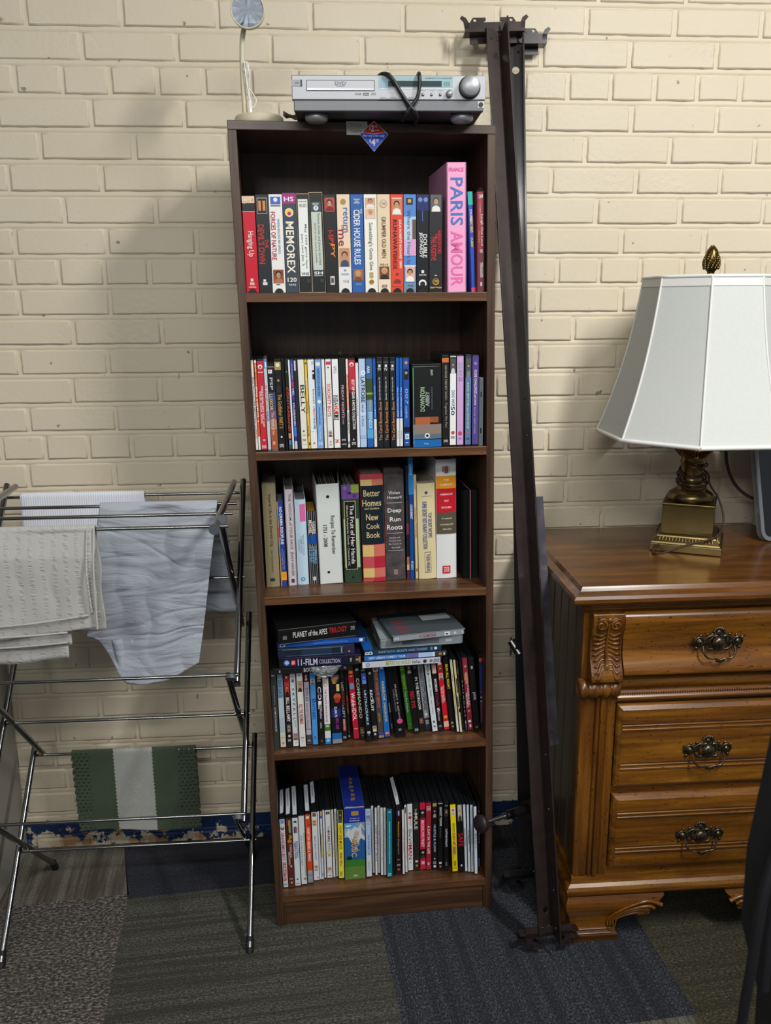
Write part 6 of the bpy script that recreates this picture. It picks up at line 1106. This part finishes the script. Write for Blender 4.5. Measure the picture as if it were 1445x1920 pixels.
for i in range(int((XD1 - XD0)/.0052)): b.sphere((XD0 + .003 + .0052*i, YFt - .0045, .6068), .0024, .0022, .003, WD, 8)
b.build('bead_moulding', rl)
BZ = mat('antique_brass', '5a5144', .32, .9, noise=(160, .45, 3))
def pull(parent, x, z, y):
    b = MB()
    for q in (-1, 1):
        b.tube([(q*(.040 + (.0115 - .0085*k/22)*math.cos(k*.44)), -.003, .0015 + (.0115 - .0085*k/22)*math.sin(k*.44)) for k in range(23)], .0026, BZ, 8)
        b.sphere((q*.040, -.004, .0015), .0065, .005, .0065, BZ, 12); b.sphere((q*.041, -.001, .001), .0135, .0025, .012, BZ, 14); b.sphere((q*.024, -.001, .004), .007, .0025, .009, BZ, 12); b.sphere((q*.051, -.002, .009), .0035, .0025, .004, BZ, 8); b.sphere((q*.046, -.002, -.012), .004, .0025, .0035, BZ, 8); b.sphere((q*.038, -.002, .0145), .004, .0025, .004, BZ, 8)
        b.tube(smooth_path([(q*.030, -.002, .006), (q*.020, -.003, .0135), (q*.010, -.003, .013)], 5), .0026, BZ, 8); b.tube(smooth_path([(q*.030, -.002, -.006), (q*.022, -.003, -.014), (q*.012, -.003, -.015)], 5), .0022, BZ, 8)
        b.sphere((q*.024, -.002, .0165), .004, .0025, .0035, BZ, 8); b.sphere((q*.0155, -.002, -.0105), .0025, .002, .0025, BZ, 8)
        b.sphere((q*.030, -.002, 0), .006, .002, .006, BZ, 10)
    for i in range(7):
        a = PI*(i + .5)/7; b.sphere((.0105*math.cos(a), -.003, .0215 + .0085*math.sin(a)), .0036, .0028, .0046, BZ, 8)
    b.sphere((0, -.003, .021), .0065, .003, .006, BZ, 10)
    b.tube([(.0185*math.cos(2*PI*k/28), -.002, -.001 + .0155*math.sin(2*PI*k/28)) for k in range(29)], .0021, BZ, 8)
    b.sphere((0, -.001, .012), .020, .0025, .010, BZ, 16)
    pl = b.build('pull_plate', parent)
    b = MB(); b.lathe([(.0125, 0), (.0125, .003), (.0105, .006), (.006, .0085), (0, .0095)], BZ, 26, Matrix.Translation((0, -.003, -.001)) @ Matrix.Rotation(PI/2, 4, 'X'))
    for k in range(20): b.sphere((.0125*math.cos(2*PI*k/20), -.006, -.001 + .0125*math.sin(2*PI*k/20)), .0016, .0016, .0016, BZ, 6)
    b.build('boss', pl)
    b = MB(); b.tube(smooth_path([(-.0335, -.006, -.006), (-.034, -.012, -.018), (-.026, -.016, -.029), (-.010, -.017, -.031), (0, -.017, -.034), (.010, -.017, -.031), (.026, -.016, -.029), (.034, -.012, -.018), (.0335, -.006, -.006)], 5), .0022, BZ, 8)
    for i in range(5): b.sphere((-.008 + .004*i, -.0175, -.0345 - .0015*(2 - abs(i-2))), .0024, .002, .004, BZ, 6)
    b.build('bail', pl); return pl
# top drawer with an ogee front
b = MB(); pr = []
for i in range(25):
    t = i/24; z = .651 + .140*t
    y = -.006 - .022*math.exp(-((t-.06)/.2)**2) - .013*math.exp(-((t-.90)/.2)**2) - .004*math.sin(PI*t)
    if i == 0: y = -.012
    if i == 24: y = -.008
    pr.append((y, z))
n = len(pr); vs = [(x, YFt + y, z) for x in (XD0 + .003, XD1 - .003) for y, z in pr]
b.add(vs, [(i+1, i, n+i, n+i+1) for i in range(n-1)], WD, True)
for base in (0, n):
    vv = vs[base:base+n] + [(vs[base][0], YFt + .01, .791), (vs[base][0], YFt + .01, .651)]; b.add(vv, [tuple(range(len(vv)))[::(1 if base == 0 else -1)]], WD)
b.box(XD0 + .003, XD1 - .003, YFt + .001, YFt + .02, .652, .790, WD)
d1 = b.build('drawer', ch, CO); pull(d1, .8135, .7225, YFt - .0145)
d1.children[0].matrix_basis = Matrix.Translation((.8135, YFt - .0185, .7225))
def raised(z0, z1, zp):
    b = MB(); a, c = XD0 + .002, XD1 - .002; y0 = YFt - .002; y1 = YFt - .013; e = .011
    R_ = [(a, y0 + .006, z0, c, z1), (a, y0, z0, c, z1), (a + .003, y0 - .005, z0 + .003, c - .003, z1 - .003), (a + e, y1, z0 + e, c - e, z1 - e)]
    vs = []
    for (xa, y, za, xc, zc) in R_: vs += [(xa, y, za), (xc, y, za), (xc, y, zc), (xa, y, zc)]
    fs = [(i*4+k, i*4+(k+1) % 4, i*4+4+(k+1) % 4, i*4+4+k) for i in range(3) for k in range(4)] + [(12, 13, 14, 15)]
    b.add(vs, fs, WD)
    h = z1 - z0
    for zc in (z0 + .265*h, z0 + .735*h):
        for dz in (-.0045, .0045):
            b.tube([(a + e, y1 + .0008, zc + dz), (c - e, y1 + .0008, zc + dz)], .0024, WD, 10)
            b.box(a + e, c - e, y1 - .0002, y1 + .0005, zc + dz*2.0 - .0008, zc + dz*2.0 + .0008, GRV)
    b.box(a, c, y0 + .004, y0 + .02, z0, z1, WD)
    o = b.build('drawer', ch, CO, bevel=.0012); pl = pull(o, .8135, zp, y1 - .0005); pl.matrix_basis = Matrix.Translation((.8135, y1 - .0005, zp)); return o
raised(.386, .582, .4735); raised(.186, .369, .266)
b = MB(); b.box(XD0, XD1, YFt + .001, YFt + .02, .369, .386, WD); b.box(XD0, XD1, YFt + .001, YFt + .02, .166, .187, WD); b.box(XD0, XD1, YFt + .006, YFt + .02, .58, .60, WD); b.build('front_rail', ch, CO)
b = MB(); rings(b, [(.002, .116), (.004, .119), (.009, .121), (.013, .127), (.0135, .135), (.010, .143), (.004, .149), (.002, .156), (.001, .168)], WD); b.build('base_moulding', ch, CO, bevel=.0006)
def foot_front(s):
    xa = X0 if s > 0 else X1
    sl = [(0, .111), (.016, .111), (.020, .108), (.024, .101), (.032, .099), (.042, .103), (.052, .112), (.060, .122), (.066, .140), (.071, .163), (.078, .176), (.086, .186), (.094, .194), (.104, .204), (.111, .212), (.117, .212)]
    def yo(z): return YFt - .002 - .012*math.exp(-((z-.095)/.024)**2) - .010*math.exp(-((z-.010)/.012)**2) + .006*math.exp(-((z-.045)/.02)**2)
    b = MB(); n = 4; vs = []
    for z, wd in sl:
        y = yo(z); xs = xa - s*(.003 + (YFt - .002 - y)*.9)
        vs += [(xs, y, z), (xa + s*wd, y, z), (xa + s*wd, y + .030, z), (xs, y + .030, z)]
    fs = [(i*4+k, i*4+(k+1) % 4, i*4+4+(k+1) % 4, i*4+4+k) if s > 0 else (i*4+(k+1) % 4, i*4+k, i*4+4+k, i*4+4+(k+1) % 4) for i in range(len(sl)-1) for k in range(4)]
    fs += [(0, 3, 2, 1), tuple(range((len(sl)-1)*4, len(sl)*4))]
    b.add(vs, fs, WD)
    vs = []           # return along the side
    for z, wd in sl:
        xs = xa - s*(.003 + (YFt - .002 - yo(z))*.9); vs += [(xs, YFt + .02, z), (xs + s*.024, YFt + .02, z), (xs + s*.024, YFt + .02 + wd*.75, z), (xs, YFt + .02 + wd*.75, z)]
    b.add(vs, fs, WD)
    f = b.build('bracket_foot', ch, CO, bevel=.001)
    b = MB()
    for k, (ra, tx) in enumerate(((0, .0), (1, .0), (2, .0), (3, .0))):
        e = .011*k
        pts = [(xa + s*x, yo(z) - .0035, z) for x, z in [(.100 + e*.15, .024 + e*.2), (.089 + e*.55, .031 + e*.3), (.090 + e*.6, .052), (.108 + e*.8, .078 - e*.35), (.140 + e*.7, .098 - e*.75), (.175 + e*.1, .104 - e*1.1), (.204 - e*1.6, .094 - e*.75)]]
        pts = smooth_path(pts, 5); b.tube(pts, [.0022 + .0042*(i/len(pts))**1.5 for i in range(len(pts))], WD, 10, flat=.8)
    for z in (.020, .0275): b.tube([(xa, yo(z) - .001, z), (xa + s*.098, yo(z) - .001, z)], .0022, WD, 8)
    b.build('carved_ribs', f)
foot_front(1); foot_front(-1)
b = MB(); b.box(X0 + .002, X0 + .03, YBk - .10, YBk, 0, .117, WDK); b.box(X1 - .03, X1 - .002, YBk - .10, YBk, 0, .117, WDK); b.build('rear_foot', ch, CO)

# ---------------- brass table lamp ----------------
BR = mat('aged_brass', '7d6d47', .32, 1, noise=(7, .28, 4)); BRD = mat('aged_brass_dark', '6a5430', .28, 1, noise=(9, .3, 4))
LC = Vector((.858, -.190, .850)); la = empty('table_lamp', Matrix.Translation(LC)); tag(la, 'large brass table lamp with white panelled shade standing on the chest', 'lamp')
LR_ = Matrix.Rotation(R(-26.7), 4, 'Z')
def sq(b, prof, m):
    vs = [(sx*r_, sy*r_, z) for r_, z in prof for sx, sy in ((-1, -1), (1, -1), (1, 1), (-1, 1))]; n = len(prof)
    b.add(vs, [(i*4+k, i*4+(k+1) % 4, i*4+4+(k+1) % 4, i*4+4+k) for i in range(n-1) for k in range(4)] + [(3, 2, 1, 0), tuple(range(4*n-4, 4*n))], m)
b = MB(); sq(b, [(.076, .0005), (.078, .002), (.078, .018), (.0755, .020), (.0745, .0235), (.073, .025), (.0655, .034), (.064, .0375), (.061, .039), (.0545, .040)], BR)
for k in range(17):
    x = -.058 + .00725*k
    for q in range(4): b.tube([(x, -.0722, .0265), (x*.97, -.0668, .0335)], .0024, BR, 6, M=Matrix.Rotation(q*PI/2, 4, 'Z'))
b.build('plinth', la, LR_, bevel=.0008)
b = MB(); sq(b, [(.0565, .040), (.0565, .105), (.0575, .107), (.0575, .111), (.055, .112)], BR); b.build('block', la, LR_, bevel=.001)
b = MB(); b.lathe([(.048, .110), (.051, .114), (.052, .121), (.0495, .128), (.043, .133), (.036, .137), (.032, .1415), (.0315, .146), (.0335, .149), (.0325, .153), (.027, .157), (.0255, .166), (.026, .186), (.027, .198), (.0295, .201), (.0295, .204), (.0265, .207), (.028, .214), (.034, .224), (.041, .231), (.043, .236), (.0425, .262), (.03, .270), (.008, .275), (.006, .30), (.006, .40)], BR, 48); b.build('stem', la)
b = MB()
for k in range(28): b.tube([(.0295*math.cos(2*PI*k/28), .0295*math.sin(2*PI*k/28), .216), (.041*math.cos(2*PI*k/28), .041*math.sin(2*PI*k/28), .230)], .0022, BRD, 6)
b.build('fluted_cup', la)
b = MB(); CDB = mat('brown_cord', '3a2016', .5)
pts = []
for k in range(74):
    a = k*.36 - 1.2; z = .200 - .052*(k/74)**.6 + .010*math.sin(a*.97 + .6); r_ = .0300 + .004*(k/74) + .002*math.sin(k*.5)
    pts.append((r_*math.cos(a), r_*math.sin(a), z))
b.tube(pts, .0022, CDB, 8)
b.tube(smooth_path([(-.026, -.016, .205), (-.010, -.033, .198), (.016, -.030, .186), (.030, -.022, .172), (.034, -.016, .158), (.038, -.022, .145), (.050, -.040, .120), (.056, -.056, .085), (.048, -.072, .058), (.020, -.088, .040), (-.03, -.090, .030), (-.075, -.083, .012), (-.103, -.074, .003), (-.106, -.060, .003), (-.096, -.052, .012), (-.082, -.040, .018)], 6), .0024, CDB, 8); b.build('cord', la)
# shade
SC = Vector((-.0145, -.046, 0)); SHM = mat('shade_fabric', 'c6cac7', .75, noise=(300, .03, 2), bump=(500, .1, .0006)); TRM = mat('shade_trim', 'dcdeda', .6)
b = MB(); zt, zb_ = .612, .274; rt, rb = .1375, .2215; ns = 8; rows = 22
def shp(a8, t):      # a8 in panel units, t 0 top 1 bottom
    R0 = rt + (rb-rt)*(.80*t + .20*t**2.6); k = math.floor(a8); f = a8 - k
    a0 = -PI/2 - PI/8 + k*PI/4; a1 = a0 + PI/4
    p = Vector((math.cos(a0), math.sin(a0), 0))*(1-f) + Vector((math.cos(a1), math.sin(a1), 0))*f
    sag = 0.006*math.sin(PI*t)
    p = p*(R0 - sag); return p + SC + Vector((0, 0, zt + (zb_-zt)*t - .004*math.sin(PI*f)*0))
NP = 6
vs = []
for j in range(rows+1):
    for i in range(ns*NP): vs.append(shp(i/NP, j/rows))
fs = [(j*ns*NP+i, (j+1)*ns*NP+i, (j+1)*ns*NP+(i+1) % (ns*NP), j*ns*NP+(i+1) % (ns*NP)) for j in range(rows) for i in range(ns*NP)]
b.add(vs, fs, SHM, False); shd = b.build('lamp_shade', la, solid=.0016)
b = MB()
for k in range(ns): b.tube([shp(k, j/rows)*1.0 for j in range(rows+1)], .0032, TRM, 8, flat=.8)
b.tube([shp(i/NP % ns, 0) for i in range(ns*NP+1)], .004, TRM, 8); b.tube([shp(i/NP % ns, 1) for i in range(ns*NP+1)], .0048, TRM, 8)
vt = []
for z in (0, .022):
    for i in range(ns): p = shp(i, z/.34); q = (p - SC - Vector((0, 0, p.z)))*1.012; vt.append((q.x + SC.x, q.y + SC.y, zt + .003 - z))
b.add(vt, [(i, ns+i, ns+(i+1) % ns, (i+1) % ns) for i in range(ns)], TRM); b.build('shade_trim', shd)
b = MB(); b.tube([(0, 0, .30), (-.010, -.03, .45), (SC.x, SC.y, zt - .01)], .003, BRD, 8); 
for k in range(3): a = 2*PI*k/3; b.tube([SC + Vector((0, 0, zt - .01)), SC + Vector((rt*.93*math.cos(a), rt*.93*math.sin(a), zt - .006))], .0016, BRD, 6)
b.build('spider', shd)
# pine-cone finial
b = MB(); b.lathe([(.0, .0), (.0135, .001), (.014, .004), (.0095, .008), (.0075, .013), (.0085, .017), (.011, .019), (.0145, .026), (.0165, .036), (.0155, .048), (.0115, .060), (.006, .068), (.0, .071)], BRD, 24)
for row in range(11):
    t = row/10; z = .024 + .044*t; r_ = .0165*math.sin(PI*(.36 + .60*t)) + .0005; n = max(5, int(13*(1 - t*.55)))
    for k in range(n):
        a = 2*PI*(k + (row % 2)*.5)/n; b.sphere((r_*math.cos(a), r_*math.sin(a), z), .0026, .0026, .0036, BR, 6)
b.build('finial', la, Matrix.Translation((SC.x, SC.y, zt - .004)))

# ---------------- dark flat panel behind the lamp ----------------
mo = empty('monitor', Matrix.Translation((1.045, -.178, .8515)) @ Matrix.Rotation(R(12), 4, 'Z') @ Matrix.Rotation(R(-13), 4, 'X') @ Matrix.Rotation(R(-1.5), 4, 'Y')); tag(mo, 'glossy black flat screen with clear rounded rim at the right edge behind the lamp', 'screen')
def rr(x0, x1, z0, z1, r_, n=6):
    out = []
    for cx_, cz_, a0 in ((x1-r_, z1-r_, 0), (x0+r_, z1-r_, PI/2), (x0+r_, z0+r_, PI), (x1-r_, z0+r_, 1.5*PI)):
        for k in range(n+1): a = a0 + PI/2*k/n; out.append((cx_ + r_*math.cos(a), cz_ + r_*math.sin(a)))
    return out
SX = Matrix(((1, 0, 0, 0), (0, 0, -1, 0), (0, 1, 0, 0), (0, 0, 0, 1)))
b = MB(); vs, fs = flat2d(rr(0, .62, 0, .515, .024), [rr(.007, .613, .007, .508, .018)], .016, .0015); b.add(vs, fs, mat('clear_rim', 'b4bcc4', .06, trans=.7, spec=1), False, SX); b.build('rim', mo)
b = MB(); vs, fs = flat2d(rr(.007, .613, .007, .508, .018), [], .012); b.add(vs, fs, mat('gloss_black', '05080c', .06, coat=1), False, SX); b.build('screen_panel', mo)
b = MB(); b.tube(smooth_path([(.995, -.09, 1.16), (.985, -.085, 1.07), (.998, -.09, 1.0), (1.03, -.10, .955), (1.08, -.12, .93)], 6), .0038, CB, 8); b.v = [tuple(v) for v in b.v]
o = b.build('monitor_cable', None); o.name = 'cable'; tag(o, 'black cable hanging behind the glossy screen and the lamp', 'cable')

# ---------------- dark chair close to the camera ----------------
CK = mat('chair_black', '0c0d11', .7, noise=(12, .3, 3)); CF = mat('chair_frame', '0a0b0d', .4)
cc = empty('office_chair', loc=(.665, -1.43, 0)); tag(cc, 'black chair very near the camera at the lower right edge, straps hanging', 'chair')
CC = Matrix.Translation((-.62, 1.43, 0))
b = MB(); vs, fs = flat2d([(.392, .56), (.80, .56), (.86, .66), (.86, 1.18), (.80, 1.25), (.40, 1.235), (.380, 1.19), (.372, 1.02), (.360, .90), (.362, .82), (.386, .74)], [], .05, .008); b.add(vs, fs, CK, False, Matrix.Translation((0, -1.43, 0)) @ SX); b.build('backrest', cc, CC)
b = MB(); b.box(.40, .86, -1.98+.10, -1.46, .44, .52, CK); b.build('seat', cc, CC, bevel=.02)
b = MB(); b.tube([(.63, -1.66, .10), (.63, -1.66, .44)], .025, CF, 14); b.build('column', cc, CC)
for k in range(5):
    a = 2*PI*k/5 + .3; b = MB(); b.tube([(.63, -1.66, .10), (.63 + .24*math.cos(a), -1.66 + .24*math.sin(a), .055)], [.022, .014], CF, 10); b.sphere((.63 + .24*math.cos(a), -1.66 + .24*math.sin(a), .027), .026, .018, .027, CF); b.build('base_leg', cc, CC)
b = MB(); b.tube([(.60, -1.47, .50), (.60, -1.44, .62)], .02, CF, 8); b.build('back_bracket', cc, CC)
for P in ([(.384, -1.462, .99), (.372, -1.466, .95), (.360, -1.47, .90), (.355, -1.472, .83), (.353, -1.47, .76), (.358, -1.47, .68), (.368, -1.465, .62)], [(.386, -1.462, .97), (.376, -1.464, .92), (.3715, -1.466, .86), (.371, -1.468, .80)]):
    b = MB(); b.tube(smooth_path(P, 6), .0048, mat('strap_black', '0b0c12', .6), 8); b.build('strap', cc, CC @ Matrix.Translation((-.026, 0, 0)))
b = MB(); b.tube([(.3905, -1.4590, .818), (.402, -1.4605, .784)], .0022, mat('steel', 'a8acb0', .25, 1), 8); b.build('buckle', cc, CC @ Matrix.Translation((-.03, 0, 0)))
